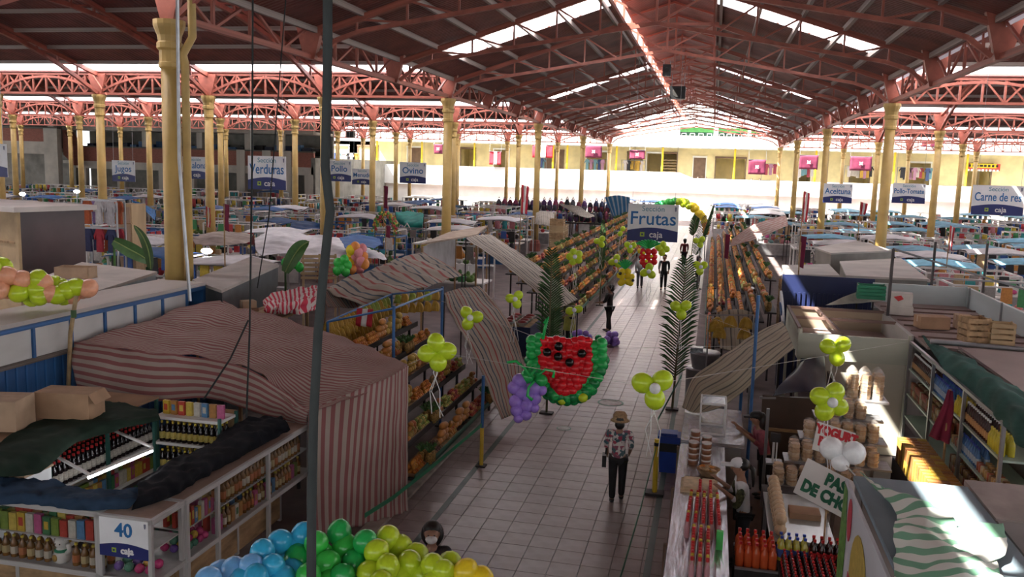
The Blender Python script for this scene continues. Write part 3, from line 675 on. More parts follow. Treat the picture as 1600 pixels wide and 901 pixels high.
# --- display cabinets
CZ, CB, CM = 1.6, .88, 1.22
def cabinet(label, lo, hi, posts, axis, shelf=True):
    x0, y0 = lo; x1, y1 = hi; t = thing('display_cabinet', label, 'cabinet', ((x0+x1)/2, (y0+y1)/2, 0))
    slab('top_panel', (x0, y0, CZ-.03), (x1, y1, CZ), mat('cabinet_top_board', (.33, .22, .17), .7, .15, 3), t); slab('floor_panel', (x0, y0, CB-.04), (x1, y1, CB), frame_m, t)
    slab('shelf', (x0+.03, y0+.03, CM-.012), (x1-.03, y1-.03, CM), frame_m, t)
    for z in (CB-.03, CZ-.02):
        for a, b in (((x0, y0), (x1, y0)), ((x0, y1), (x1, y1)), ((x0, y0), (x0, y1)), ((x1, y0), (x1, y1))): beam('rail', (*a, z), (*b, z), .05, frame_m, t, .06)
    for q in posts:
        for P in ((((q, y0), (q, y1)) if axis == 'x' else ((x0, q), (x1, q)))): beam('post', (*P, 0), (*P, CZ), .05, frame_m, t)
    if axis == 'x': slab('glass_pane', (x0, y0-.004, CB), (x1, y0, CZ), glass_m, t)
    else: slab('glass_pane', (x1, y0, CB), (x1+.004, y1, CZ), glass_m, t)
    slab('back_panel', (x0+.05, y1-.02, .05), (x1-.05, y1, CB-.05), wood_m, t) if axis == 'x' else slab('back_panel', (x0, y0+.05, .05), (x0+.02, y1-.05, CB-.05), wood_m, t)
    return t
cabinet('glass display cabinet of stall 40 holding packets, bottles and a lucky cat', (-8.5, 8.3), (-6.58, 8.75), (-8.48, -8.1, -6.6), 'x')
ck = cabinet('glass corner cabinet carrying the blue and white number 40 board', (-6.56, 8.27), (-5.88, 8.85), (-6.54, -5.9), 'x')
cabinet('long glass display cabinet of stall 40 facing the striped tarp, full of packets and bottles', (-6.36, 8.87), (-5.86, 12.2), (8.9, 9.57, 10.87, 12.15), 'y')
# number board
navy_m = mat('sign_navy', (.02, .03, .16), .45, .08, 3); signw = mat('sign_white', (.86, .88, .9), .5, .06, 2); blue_t = mat('sign_blue_letters', (.02, .16, .42), .5, 0); teal_t = mat('sign_teal_letters', (.06, .3, .4), .5, 0); white_t = mat('white_letters', (.8, .8, .8), .5, 0); logo_m = mat('logo_green_square', (.35, .5, .05), .5, 0)
def board(M, w, h, name, label, sec=True, parent=None, hang=True, nsize=.3):
    """white board with a navy bottom that rises in a curve, lettering and logo; M maps board x,y to the world with z to the viewer"""
    t = bpy.data.objects.new('section_sign', None); C.objects.link(t); t.matrix_basis = M; tag(t, label, 'sign')
    pn = MB().bb((-w/2, -h/2, -.02), (w/2, h/2, 0)).obj('panel', signw, t, False)
    top = [(-w/2+w*i/12, -h/2+h*(.28+.09*math.sin(math.pi*i/12))) for i in range(13)]
    nb_ = MB().prism([(-w/2, -h/2), (w/2, -h/2)]+top[::-1], 0, .006).obj('navy_band', navy_m, t, False)
    if sec:
        text('Sección', h*.2, teal_t, M @ T(0, h*.37, .003), pn)
        if name:
            o = text(name, h*nsize, blue_t, M @ T(0, h*.1, .003), pn, bold=True, off=.006); X = [q.co.x for q in o.data.vertices]; wd_ = max(X)-min(X)
            if wd_ > .9*w: o.matrix_basis = M @ T(0, h*.1, .003) @ S(.9*w/wd_, 1, 1)
    else: text(name, h*.5, blue_t, M @ T(0, h*.2, .003), pn, off=.004)
    text('caja', h*.24, white_t, M @ T(w*.07, -h*.32, .008), nb_, off=.004)
    q = h*.1; MB().bb((-w*.2-q*.6, -h*.32-q*.6, .006), (-w*.2+q*.6, -h*.32+q*.6, .01)).obj('logo_square', logo_m, nb_, False); MB().bb((-w*.2-q*.25, -h*.32-q*.25, .01), (-w*.2+q*.25, -h*.32+q*.25, .013)).obj('logo_hole', navy_m, nb_, False)
    MB().prism([(w*.42, h*.44), (w*.46, h*.44), (w*.455, h*.34), (w*.44, h*.31), (w*.425, h*.34)], 0, .005).obj('crest', mat('crest_grey', (.2, .22, .3), .5, 0), pn, False)
    return t
BM = Matrix(((1, 0, 0, 0), (0, 0, -1, 0), (0, 1, 0, 0), (0, 0, 0, 1)))     # board lying in XZ, facing -Y
b40 = board(T(-6.22, 8.24, 1.36) @ BM, .62, .45, '40', 'blue and white board numbered 40 fixed to the corner cabinet', False)
# --- goods in the cabinets
pk = pal('snack_packets', [(.5, .06, .04), (.62, .42, .05), (.05, .2, .08), (.6, .58, .5), (.1, .25, .45), (.45, .22, .06), (.5, .1, .25), (.2, .3, .05), (.65, .5, .1)], .4, scale=25)
def packet(w=.1, d=.05, h=.2): return MB().bb((-w/2, -d/2, 0), (w/2, d/2, h)).bb((-w*.3, -d/2-.002, h*.3), (w*.3, -d/2, h*.75)).mesh('packet', pk)
kind('pack', 'snack_packet', 'colourful food packet standing on a shelf of stall 40', 'packet', 'packets in stall 40', [('snack_packet', packet())])
amb = mat('amber_bottle', (.22, .1, .025), .25, .3, 12); ycap = mat('yellow_cap', (.6, .45, .05), .5, 0); rcap = mat('red_cap', (.5, .02, .02), .4, 0); wl = mat('white_label', (.6, .57, .5), .6, .3, 25); dkb = mat('dark_wine_glass', (.015, .008, .01), .15, .2, 9)
kind('amber', 'amber_bottle', 'amber bottle with a yellow cap in the glass cabinet of stall 40', 'bottle', 'amber bottles of stall 40', [('amber_bottle', bottle_mesh('amber_bottle', amb, .045, .27)), ('cap', cap_mesh(ycap, .045, .27)), ('label', label_mesh(pal('amber_labels', [(.5, .4, .2), (.45, .15, .05), (.55, .5, .4)], .6), .045, .27))])
kind('wine', 'wine_bottle', 'dark bottle with a red cap on the green rack of stall 40', 'bottle', 'red-capped bottles of stall 40', [('wine_bottle', bottle_mesh('wine_bottle', dkb, .045, .36)), ('cap', cap_mesh(rcap, .045, .36)), ('label', label_mesh(wl, .045, .36))])
kind('gold', 'beer_bottle', 'dark bottle with a gold cap on the white shelf of stall 40', 'bottle', 'gold-capped bottles of stall 40', [('beer_bottle', bottle_mesh('beer_bottle', dkb, .04, .3)), ('cap', cap_mesh(ycap, .04, .3)), ('label', label_mesh(mat('gold_label', (.5, .4, .1), .5, .3, 20), .04, .3))])
kind('candy', 'sweet_bag', 'crumpled bag of bright sweets lying in the glass cabinet of stall 40', 'bag', 'sweet bags of stall 40', [('sweet_bag', MB().ball((0, 0, .05), (.09, .06, .055), 8, 5).mesh('sweet_bag', pal('sweet_wraps', [(.6, .05, .2), (.2, .1, .4), (.6, .55, .5), (.65, .4, .05), (.1, .3, .2)], .25, scale=40), True))])
for i in range(13):
    for j in range(3): reg('pack', T(-8.02+i*.115, 8.38+j*.11, CM) @ RZ(jit(.05)) @ S(1, 1, rnd.uniform(.9, 1.25)))
for i in range(13):
    if i in (7, 8): continue
    for j in range(2): reg('amber', T(-8.05+i*.115+(.04 if i > 8 else 0), 8.4+j*.15, CB))
for i in range(9):
    for j in range(3): reg('pack', T(-5.93-j*.12, 8.96+i*.072, CM) @ RZ(math.pi/2+jit(.05)) @ S(.6, 1, rnd.uniform(.8, 1.15)))
for i in range(24):
    for j in range(3):
        if i > 1: reg('amber', T(-5.95-j*.12, 9.65+i*.1, CM) @ S(.9, .9, 1.1))
        reg('amber' if rnd.random() < .5 and i > 0 else 'pack', T(-5.95-j*.12, 9.65+i*.1, CB) @ RZ(math.pi/2) @ S(.85, 1, 1))
for i in range(9):
    for j in range(3): reg('candy', T(-5.98-j*.125, 9.0+(i % 5)*.115, CB+.005+(i//5)*.1) @ RZ(math.pi/2+jit(.15)) @ S(.6, .9, .9))
for i in range(8): reg('candy', T(-6.43+(i % 4)*.135, 8.42+(i//4)*.16, CB+.005) @ RZ(math.pi/2+jit(.2)) @ S(.75, .95, 1))
# lucky cat
cat = thing('lucky_cat', 'white beckoning cat figurine with a green bib inside the glass cabinet', 'figurine', (-7.19, 8.425, CB))
cw = mat('white_ceramic', (.72, .70, .66), .2, .05, 8)
def at(o, M=None): return (o.matrix_basis @ M) if M is not None else o.matrix_basis
def partw(mb, name, m, t, M=None, smooth=True): return put(name, mb.mesh(name, m, smooth), t.matrix_basis @ (M or Matrix()), t, True)
partw(MB().lathe([(.07, 0), (.1, .03), (.1, .1), (.06, .17), (.05, .19)], 12), 'body', cw, cat)
hd = partw(MB().ball((0, 0, .235), (.085, .075, .07), 12, 8), 'head', cw, cat)
for s in (-1, 1):
    put('ear', MB().lathe([(.03, 0), (.004, .04)], 6).mesh('ear', cw), cat.matrix_basis @ T(s*.05, 0, .278) @ RY(s*.25), hd, True); put('eye', ballmesh('eye', black_m, .008), cat.matrix_basis @ T(s*.03, -.07, .24), hd, True)
partw(MB().tube([(.08, -.02, .12), (.13, -.03, .17), (.13, -.05, .25)], [.03, .026, .03], 8), 'raised_paw', cw, cat)
partw(MB().lathe([(.062, .165), (.085, .15), (.08, .13)], 12), 'bib', mat('green_bib', (.02, .25, .12), .5, .1, 5), cat)
partw(MB().ball((-.02, -.1, .08), (.035, .012, .045), 8, 6), 'gold_coin', mat('gold_coin', (.5, .32, .08), .35, .2, 9), cat)
# --- cloths over the cabinets
nvy = plain('navy_cloth', (.03, .06, .11)); blk = plain('black_cloth', (.008, .009, .013)); gcl = plain('dark_green_cloth', (.018, .035, .024))
o = cloth('draped_cloth', [poly((-30, 745, 1.68), (75, 752, 1.72), (150, 765, 1.72), (222, 762, 1.72)), poly((-30, 770, 1.72), (60, 772, 1.73), (130, 780, 1.73), (215, 780, 1.71)), poly((-30, 790, 1.66), (50, 787, 1.62), (120, 797, 1.62), (200, 794, 1.62))], nvy, None, 80, 26, .05, 5.5, seed=2)
tag(o, 'blue-grey cloth bunched along the top of the front glass cabinet', 'cloth')
o = cloth('draped_cloth', [poly((215, 755, 1.72), (262, 722, 1.72), (330, 690, 1.75), (385, 655, 1.8), (440, 651, 1.8)), poly((215, 775, 1.75), (275, 750, 1.76), (335, 715, 1.78), (400, 675, 1.8), (448, 662, 1.78)), poly((205, 797, 1.63), (270, 775, 1.63), (335, 735, 1.63), (410, 695, 1.63), (452, 672, 1.64))], blk, None, 80, 26, .06, 5.0, seed=5)
tag(o, 'black cloth heaped along the long glass cabinet of stall 40', 'cloth')
o = cloth('draped_cloth', [poly((-20, 700, 1.98), (70, 655, 1.96), (150, 628, 1.96), (245, 640, 1.97)), poly((-20, 725, 1.99), (70, 690, 1.98), (150, 660, 1.98), (248, 650, 1.95)), poly((-20, 745, 1.86), (60, 738, 1.8), (125, 690, 1.87), (250, 656, 1.9))], gcl, None, 70, 30, .035, 4.2, seed=9)
tag(o, 'dark green cloth draped over the bottle rack under the cardboard boxes', 'cloth')
# --- bottle racks
gpo = mat('green_rack_paint', (.03, .12, .1), .5, .15, 4)
rk = thing('bottle_rack', 'green steel rack of red-capped bottles inside stall 40', 'rack', (-8.6, 10.8, 0))
for z in (.35, .78, 1.2): slab('shelf', (-8.95, 9.5, z-.03), (-8.25, 11.8, z), wht_p, rk)
for y in (9.5, 10.65, 11.8):
    for x in (-8.95, -8.25): beam('post', (x, y, 0), (x, y, 1.9), .045, gpo, rk)
slab('back_board', (-8.99, 9.5, .2), (-8.96, 11.8, 1.9), wood_m, rk)
slab('top_board', (-9.5, 9.3, 1.9), (-8.2, 11.8, 1.93), card_m, rk)
for i in range(24):
    for j in range(4): reg('wine', T(-8.33-j*.14, 9.59+i*.0925, 1.2))
    for j in range(2): reg('pack', T(-8.33-j*.14, 9.6+i*.0925, .78) @ RZ(math.pi/2) @ S(.85, 1, 1)); reg('pack', T(-8.33-j*.14, 9.6+i*.0925, .35) @ RZ(math.pi/2) @ S(.85, 1, 1))
r2 = thing('shelf_unit', 'white board shelves with gold-capped bottles beside the long cabinet', 'shelf', (-7.05, 11.2, 0))
for z in (.6, 1.1, 1.52, 1.9): slab('shelf', (-7.7, 10.95, z-.04), (-6.65, 11.4, z), wht_p, r2)
for x in (-7.7, -6.65): beam('post', (x, 11.4, 0), (x, 11.4, 1.95), .04, gpo, r2); beam('post', (x, 10.95, 0), (x, 10.95, 1.95), .04, gpo, r2)
slab('back_board', (-7.7, 11.42, .4), (-6.65, 11.44, 1.95), wood_m, r2)
for i in range(11):
    for j in range(3): reg('gold', T(-7.62+i*.09, 11.02+j*.12, 1.52)); reg('gold', T(-7.62+i*.09, 11.02+j*.12, 1.1))
for i in range(8): reg('pack', T(-7.6+i*.125, 11.12, 1.9) @ RZ(jit(.2)))
# tube lamp
tl = thing('tube_lamp', 'lit fluorescent tube hanging over the bottles of stall 40', 'lamp', fz(188, 725, 1.75))
a, b = fz(138, 746, 1.7), fz(238, 704, 1.7)
MB().tube([a, b], .018, 8).obj('tube', mat('lit_tube', (.95, .97, 1), .4, 0, emit=9), tl); MB().beam(a+V(0, 0, .035), b+V(0, 0, .035), .045, .02).obj('batten', wht_p, tl); beam('bracket', b+V(0, 0, .05), V(-8.25, 10.65, 1.76), .03, wht_p, tl); beam('bracket', a+V(0, 0, .05), V(-8.25, 9.5, 1.76), .03, wht_p, tl)
# cardboard boxes on the rack
def carton(lab, M, w, d, h, m, flaps=False, group=None):
    t = bpy.data.objects.new('cardboard_box', None); C.objects.link(t); t.matrix_basis = M; tag(t, lab, 'box', group)
    MB().bb((-w/2, -d/2, 0), (w/2, d/2, h)).obj('body', m, t, False)
    MB().bb((-w/2-.003, -.03, h-.12), (-w/2, .03, h)).bb((-w/2, -.03, h), (w/2, .03, h+.003)).obj('tape', mat('packing_tape', (.48, .36, .25), .3, .1, 5), t, False)
    for s in (-1, 1): MB().box((0, s*d/4, h+.004), (w-.006, d/2-.008, .006)).obj('flap', m, t, False)
    if flaps:
        o = put('flap', MB().bb((0, -d/2, 0), (.16, d/2, .006)).mesh('flap', m), T(w/2, 0, h) @ RY(math.radians(55)), t)
    return t
carton('cardboard box with an open end flap on the bottle rack', T(-8.6, 10.35, 1.99) @ RZ(.15), .78, .42, .36, card_m, True)
carton('pale cardboard box at the end of the bottle rack beside the flapped box', T(-9.15, 9.65, 1.98) @ RZ(.25), .75, .5, .4, card2)
bx = thing('carton_counter', 'white carton lettered in red at the end of the front cabinet', 'box', (-8.35, 8.95, 0))
slab('body', (-8.75, 8.8, 0), (-8.0, 9.25, 1.68), signw, bx); slab('lid', (-8.77, 8.78, 1.68), (-7.98, 9.27, 1.71), card2, bx); text('ATUR', .13, mat('red_letters', (.55, .03, .03), .5, 0), T(-8.2, 8.795, 1.6) @ BM, bx)
# --- big striped tarp over the next stall
tp = thing('striped_tarp', 'big pink and grey striped tarp draped over a closed stall by the aisle', 'tarp', (-7, 14, 0))
G = [[(305, 474, 2.72), (215, 504, 2.66), (115, 533, 2.58)], [(345, 469, 2.76), (285, 512, 2.56), (232, 549, 2.48)], [(390, 482, 2.72), (355, 522, 2.46), (325, 560, 2.36)], [(445, 497, 2.62), (425, 535, 2.42), (400, 582, 2.25)], [(545, 530, 2.46), (520, 565, 2.34), (482, 640, 1.9)], [(637, 571, 2.4), (628, 577, 2.39), (610, 590, 2.33)]]
edge_top = [fz(*c[-1]) for c in G]
cloth('top_sheet', [[fz(*p) for p in c] for c in G], pinkst, tp, 60, 56, .085, 1.5, uvs=(40, 1), seed=3)
bot = [fz(118, 602, 1.94), fz(230, 626, 1.76), fz(322, 622, 1.74), fz(402, 644, 1.68), fz(478, 665, 1.6)]
cloth('front_drop', [[edge_top[i], edge_top[i].lerp(bot[i], .5)+V(0, -.05, 0), bot[i]] for i in range(5)], pinkst, tp, 16, 60, .075, 2.4, uvs=(6.5, 1), seed=3)
sA = [fz(482, 640, 1.9), fz(560, 608, 2.17), fz(610, 588, 2.36), fz(637, 571, 2.4)]; sB = [fz(488, 838, 0), fz(545, 828, 0), fz(600, 813, 0), fz(636, 800, 0)]
R3 = []
for k in range(5):
    f = k/4; R3.append([sA[i].lerp(sB[i]+V(0, 0, .03), f)+V(.0, -.06*math.sin(3.1*f), 0) for i in range(4)])
cloth('side_drop', R3, pinkst, tp, 60, 30, .02, 2.0, uvs=(18, 1), seed=4, folds=7, fold_amp=.02)
sC = [fz(637, 571, 2.4), fz(640, 560, 2.4)+V(-.2, .6, 0)]
# posts that carry it
for q in ((-4.75, 13.25, 2.36), (-9.85, 12.3, 2.4), (-5.75, 12.3, 1.75), (-9.75, 15.3, 2.6)): MB().tube([(q[0], q[1], 0), q], .03, 6).obj('pole', mat('bamboo', (.35, .24, .12), .6, .25, 8), tp)
bp = thing('bamboo_pole', 'leaning bamboo pole tied beside the blue kiosk wall', 'pole', (-10.0, 12.4, 0)); MB().tube([(-10.05, 12.35, 0), fx(107, 600, -10.0), fx(110, 520, -9.98), fx(119, 462, -9.95)], .035, 7).obj('stem', MATS['bamboo'], bp); MB().lathe([(.045, -.06), (.045, .06)], 7, T(fx(115, 490, -9.95))).obj('tie', leaf_m, bp)
# --- kiosk with white roof and blue frame
kk = thing('kiosk', 'white flat-roofed kiosk with blue frame and blue corrugated side', 'kiosk', (-10.9, 12.5, 0))
wkp = mat('kiosk_white_panel', (.60, .585, .56), .5, .08, 1); KX = -10.2
slab('roof_panel', (-11.3, 7.5, 2.98), (KX-.02, 16.4, 3.05), mat('kiosk_roof', (.50, .45, .41), .6, .14, .9), kk)
ys = [fx(px, py, KX).y for px, py in ((-60, 560), (51, 530), (110, 515), (163, 500), (210, 485), (253, 475), (291, 465))]
for a, b in zip(ys, ys[1:]): slab('wall_panel', (KX-.03, a+.03, 2.45), (KX, b-.03, 2.95), wkp, kk)
for y in ys: beam('mullion', (KX+.01, y, 2.42), (KX+.01, y, 2.98), .05, blue_p, kk)
beam('top_rail', (KX+.01, 7.5, 2.95), (KX+.01, 16.3, 2.95), .05, blue_p, kk, .07); beam('gutter', (KX+.03, 7.5, 2.42), (KX+.03, 16.3, 2.42), .1, mat('rusty_gutter', (.17, .14, .12), .7, .3, 5), kk, .06)
slab('end_wall', (-11.3, 16.25, 0), (KX, 16.35, 2.98), blue_p, kk); slab('back_wall', (-11.3, 7.5, 0), (-11.25, 16.3, 2.98), wkp, kk)
cwl = slab('corrugated_wall', (KX-.04, 7.5, 0), (KX-.01, 16.3, 2.4), blue_p, kk)
for i in range(44): slab('corrugation', (KX-.015, 7.55+i*.2, 0), (KX+.012, 7.65+i*.2, 2.4), blue_p, cwl)
# ================================================================ LEFT MIDDLE: KIOSK ROOFS, TARPS, FRUIT STALLS
roofg = mat('grey_flat_roof', (.43, .39, .355), .7, .15, 1.2)
def roof_box(name, label, px, z, th, m, side, extra=None, legs=True):
    """a flat roof given by four photo corners at height z, with a fascia and walls down to the floor"""
    P = [fz(x, y, z) for x, y in px]; c_ = sum(P, V(0, 0, 0))/4; t = thing(name, label, 'kiosk', (c_.x, c_.y, 0))
    Q = [p-V(0, 0, .06) for p in P]; hexa(P, Q).obj('roof_panel', m, t)
    c = sum(P, V(0, 0, 0))/4
    I = [c+(p-c)*.97 for p in Q]; J = [V(p.x, p.y, z-th) for p in I]; hexa(I, J).obj('fascia', side, t)
    W = [c+(p-c)*.93 for p in J]; B = [V(p.x, p.y, 0) for p in W]
    for k in range(4):
        a, b = W[k], W[(k+1) % 4]; d = (b-a).normalized()*.0; n = V((b-a).y, -(b-a).x, 0).normalized()*.03
        hexa([a, b, V(b.x, b.y, 0), V(a.x, a.y, 0)], [a+n, b+n, V(b.x, b.y, 0)+n, V(a.x, a.y, 0)+n]).obj('wall_panel', side, t)
    return t
slate = mat('slate_side', (.055, .065, .075), .6, .2, 2); darkblue = mat('dark_blue_side', (.015, .03, .09), .5, .15, 2)
k2_ = roof_box('kiosk', 'low kiosk with grey flat roof and slate sides beside the banana leaf', [(300, 437), (346, 453), (436, 413), (393, 400)], 3.0, .55, roofg, slate)
k3_ = roof_box('kiosk', 'kiosk with pale flat roof carrying a cardboard tray and a lettered fascia', [(38, 443), (140, 458), (246, 424), (128, 409)], 2.95, .3, roofg, mat('lettered_fascia', (.3, .36, .4), .5, .2, 3))
a_, b_ = fz(140, 460, 2.85), fz(246, 427, 2.85); d_ = (b_-a_).normalized(); n_ = V(d_.y, -d_.x, 0)
marks(Matrix(((d_.x, 0, n_.x, (a_.x+b_.x)/2+n_.x*.03), (d_.y, 0, n_.y, (a_.y+b_.y)/2+n_.y*.03), (0, 1, 0, 2.83), (0, 0, 0, 1))), 2.2, .14, 9, mat('dark_red_letters', (.18, .03, .03), .5, 0), k3_)
tr_ = tray('cardboard_tray', 'open cardboard tray lying on the pale kiosk roof', *fz(119, 434, 2.95), .72, .45, .25, .25, 0, card2)
# brown kiosk
bk = thing('kiosk', 'tall box kiosk with brown sheet side and pale overhanging roof', 'kiosk', (-17.4, 20.5, 0))
brs = mat('brown_sheet', (.085, .05, .05), .35, .2, .8); ply = mat('plywood', (.5, .36, .2), .7, .15, 2)
N_, F_ = fz(33, 430, 2.5), fz(135, 420, 2.5); zt = fy(33, 331, N_.y).z; L_ = N_+(V(-3.2, .9, 0)); W_ = (F_-N_)
def vq(a, b, z0, z1, th, name, m): n = V(b.y-a.y, a.x-b.x, 0).normalized()*th; hexa([V(a.x, a.y, z0), V(b.x, b.y, z0), V(b.x, b.y, z1), V(a.x, a.y, z1)], [p+n for p in (V(a.x, a.y, z0), V(b.x, b.y, z0), V(b.x, b.y, z1), V(a.x, a.y, z1))]).obj(name, m, bk)
vq(N_, F_, 0, zt, -.05, 'brown_panel', brs); vq(L_, N_, 0, zt, -.05, 'plywood_panel', ply)
for z in (zt*.62, zt*.8): vq(L_, N_, z, z+.06, .04, 'batten', wood_m)
vq(N_+V(-.1, .03, 0), N_+V(.02, 0, 0), 0, zt, .05, 'corner_post', ply); vq(F_, F_+V(-3.2, .9, 0), 0, zt, -.05, 'rear_panel', ply)
RQ = [N_+V(.15, -.3, 0), F_+V(.25, .2, 0), F_+V(-4, 1.2, 0), L_+V(-.6, -.2, 0)]; hexa([V(q.x, q.y, zt+.13) for q in RQ], [V(q.x, q.y, zt) for q in RQ]).obj('roof', mat('pale_roof', (.55, .5, .46), .6, .1, 1), bk)
# garland of lime and orange balloons along the kiosk roof
g = thing('balloon_garland', 'garland of lime and orange balloons along a kiosk roof', 'balloons', fz(70, 470, 3.0))
GL = [(-12, 430), (0, 447), (12, 440), (22, 455), (35, 446), (48, 452), (60, 445), (14, 462), (30, 467), (45, 464), (58, 462), (72, 460), (66, 450), (84, 455), (78, 468), (95, 458), (104, 463), (112, 470), (118, 458), (128, 462), (90, 470), (100, 472), (0, 462), (2, 425), (138, 460), (50, 474), (62, 472)]
for i, (x, y) in enumerate(GL): balloon(['lime', 'lime', 'peach', 'lime', 'peach'][i % 5], EYE+ray(x, y).normalized()*(16.25+.2*(i % 2))+V(0, 0, .1), .155, g, (jit(1), -1, jit(1)))
MB().tube([EYE+ray(x, y).normalized()*16.4+V(0, 0, .1) for x, y in ((-10, 435), (30, 456), (70, 460), (105, 465), (138, 461))], .015, 5).obj('line', string_m, g)
# red and white cloth heap on planks
pb = thing('plank_platform', 'platform of planks and boxes under a heap of red striped cloth', 'platform', V(*fz(420, 500, 2.0).xy, 0))
Q = [fz(x, y, 2.42) for x, y in ((374, 492), (412, 508), (506, 470), (480, 452))]
for k in range(7):
    f0, f1 = k/7, (k+.86)/7; A, B, C_, D_ = Q[0].lerp(Q[1], f0), Q[0].lerp(Q[1], f1), Q[3].lerp(Q[2], f1), Q[3].lerp(Q[2], f0)
    hexa([A, B, C_, D_], [p-V(0, 0, .05) for p in (A, B, C_, D_)]).obj('plank', wood_m, pb)
for q in Q: beam('leg', (q.x, q.y, 0), (q.x, q.y, 2.4), .06, wood_m, pb)
o = cloth('striped_cloth', [[fz(x, y, 2.5+dz) for x, y, dz in r] for r in (((414, 475, 0), (433, 460, .2), (465, 450, .2), (495, 449, 0)), ((414, 483, .08), (436, 475, .38), (466, 467, .42), (498, 463, .08)), ((416, 489, 0), (436, 491, .14), (464, 490, .14), (494, 483, 0)))], redst, None, 44, 34, .12, 3.4, uvs=(15, 1), seed=21)
tag(o, 'crumpled heap of red and white striped cloth on the planks', 'cloth')
for i, (x, y, z, w, m) in enumerate(((388, 492, 2.42, .34, card_m), (402, 499, 2.42, .28, wood_m), (388, 492, 2.58, .28, card2))):
    carton(['flat cardboard box on the planks beside the red striped cloth', 'small wooden box on the planks beside the red striped cloth', 'pale box behind others on the planks'][i], T(fz(x, y, 2.42)+V(0, 0, z-2.42)) @ RZ(.4*i), w, .24, .14, m)
def sheet(name, lab, rows, m, nu=30, nv=24, amp=.06, freq=1.6, uvs=(10, 1), seed=1, cat='tarp', legs=(0, 1, 2, 3)):
    """a slung sheet on thin poles at its corners"""
    R = [[fz(*q) for q in r] for r in rows]; t = thing(name, lab, cat, (R[0][0]+R[-1][-1])/2); t.location.z = 0; t.matrix_basis = T(t.location)
    cloth('sheet', R, m, t, nu, nv, amp, freq, uvs=uvs, seed=seed)
    for q in [tuple(c) for k, c in enumerate((R[0][0], R[0][-1], R[-1][0], R[-1][-1])) if k in legs]:
        if q[2] > 1.4: MB().tube([(q[0], q[1]+.02, 0), q], .022, 5).obj('pole', MATS['dark_rack'], t)
    return t
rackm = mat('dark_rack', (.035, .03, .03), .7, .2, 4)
plast = mat('grey_plastic_sheet', (.42, .42, .44), .35, .2, 2, bump=.3); plast2 = mat('white_plastic_sheet', (.55, .55, .58), .35, .18, 2, bump=.3); blt = plain('blue_tarp', (.06, .15, .36), .6); teal = plain('teal_tarp', (.03, .4, .33), .6); beige = plain('beige_tarp', (.4, .34, .3))
sheet('tarp', 'beige cloth roof over a dark stall with pink goods', [[(300, 372, 2.5), (340, 361, 2.6), (395, 366, 2.5)], [(305, 382, 2.3), (345, 384, 2.35), (392, 378, 2.3)]], beige, seed=2)
sheet('plastic_sheet', 'wide grey-white plastic sheeting sagging over stalls', [[(398, 374, 2.3), (425, 360, 2.5), (470, 366, 2.4), (520, 372, 2.4), (560, 382, 2.2)], [(400, 390, 2.3), (435, 378, 2.4), (480, 385, 2.3), (530, 388, 2.3), (590, 394, 2.1)], [(410, 402, 2.2), (445, 398, 2.2), (500, 405, 2.1), (550, 405, 2.1), (605, 404, 2.0)]], plast2, 44, 30, .1, 1.2, seed=4)
sheet('tarp', 'blue tarp sheet between the plastic roofs and the flower stand', [[(530, 371, 2.75), (560, 368, 2.78), (592, 372, 2.7)], [(540, 388, 2.62), (575, 388, 2.62), (598, 383, 2.62)]], blt, seed=6, legs=(1,))
sheet('tarp', 'small blue tarp over a stall behind the plastic sheeting', [[(455, 347, 2.4), (478, 345, 2.4), (500, 349, 2.4)], [(452, 360, 2.1), (478, 361, 2.1), (502, 357, 2.1)]], blt, seed=7)
sheet('tarp', 'turquoise tarp hung beside the flower arch', [[(618, 331, 2.7), (640, 330, 2.7), (662, 333, 2.7)], [(622, 345, 2.2), (640, 348, 2.2), (661, 350, 2.2)], [(640, 360, 1.7), (650, 362, 1.7), (660, 360, 1.7)]], teal, seed=8)
sheet('tarp', 'bright blue tarp slung beside the yellow cupboard', [[(205, 312, 3.0), (222, 318, 2.9), (243, 328, 2.8)], [(212, 318, 2.7), (228, 330, 2.5), (243, 345, 2.3)]], plain('bright_blue_tarp', (.03, .22, .6), .6), seed=9)
sheet('striped_tarp', 'multicoloured striped tarp spread over fruit stall roofs behind the hanging bananas', [[(505, 452, 2.6), (560, 428, 2.75), (615, 405, 2.8), (662, 396, 2.8)], [(545, 470, 2.55), (600, 445, 2.75), (650, 425, 2.7), (700, 412, 2.7)], [(590, 482, 2.3), (640, 455, 2.5), (680, 443, 2.5), (722, 428, 2.55)]], multist, 50, 34, .09, 1.2, uvs=(4, 1), seed=10)
sheet('striped_tarp', 'striped tarp edge hanging above the bananas', [[(500, 455, 2.6), (520, 448, 2.65), (560, 432, 2.7)], [(512, 478, 2.35), (545, 478, 2.35), (590, 468, 2.35)]], multist, 30, 20, .07, 1.5, uvs=(5, 1), seed=11, legs=(3,))
sheet('striped_awning', 'long grey and black striped awning sloping towards the aisle', [[(728, 373, 3.15), (746, 368, 3.2), (766, 366, 3.15)], [(775, 405, 2.75), (795, 400, 2.8), (815, 398, 2.75)], [(825, 445, 2.3), (845, 440, 2.35), (862, 432, 2.3)], [(862, 482, 1.85), (884, 476, 1.9), (903, 468, 1.85)]], greyst, 36, 40, .035, 1.4, uvs=(5, 1), seed=12)
sheet('striped_tarp', 'multicoloured striped tarp hung down over a stall front at the aisle edge', [[(694, 458, 2.62), (720, 450, 2.65), (748, 447, 2.62)], [(706, 492, 2.2), (742, 482, 2.25), (777, 478, 2.2)], [(730, 535, 1.75), (768, 520, 1.8), (803, 520, 1.75)], [(757, 590, 1.2), (790, 572, 1.25), (818, 566, 1.2)], [(784, 655, .4), (803, 645, .4), (817, 625, .5)]], multist, 40, 46, .05, 1.8, uvs=(3.2, 1), seed=13)
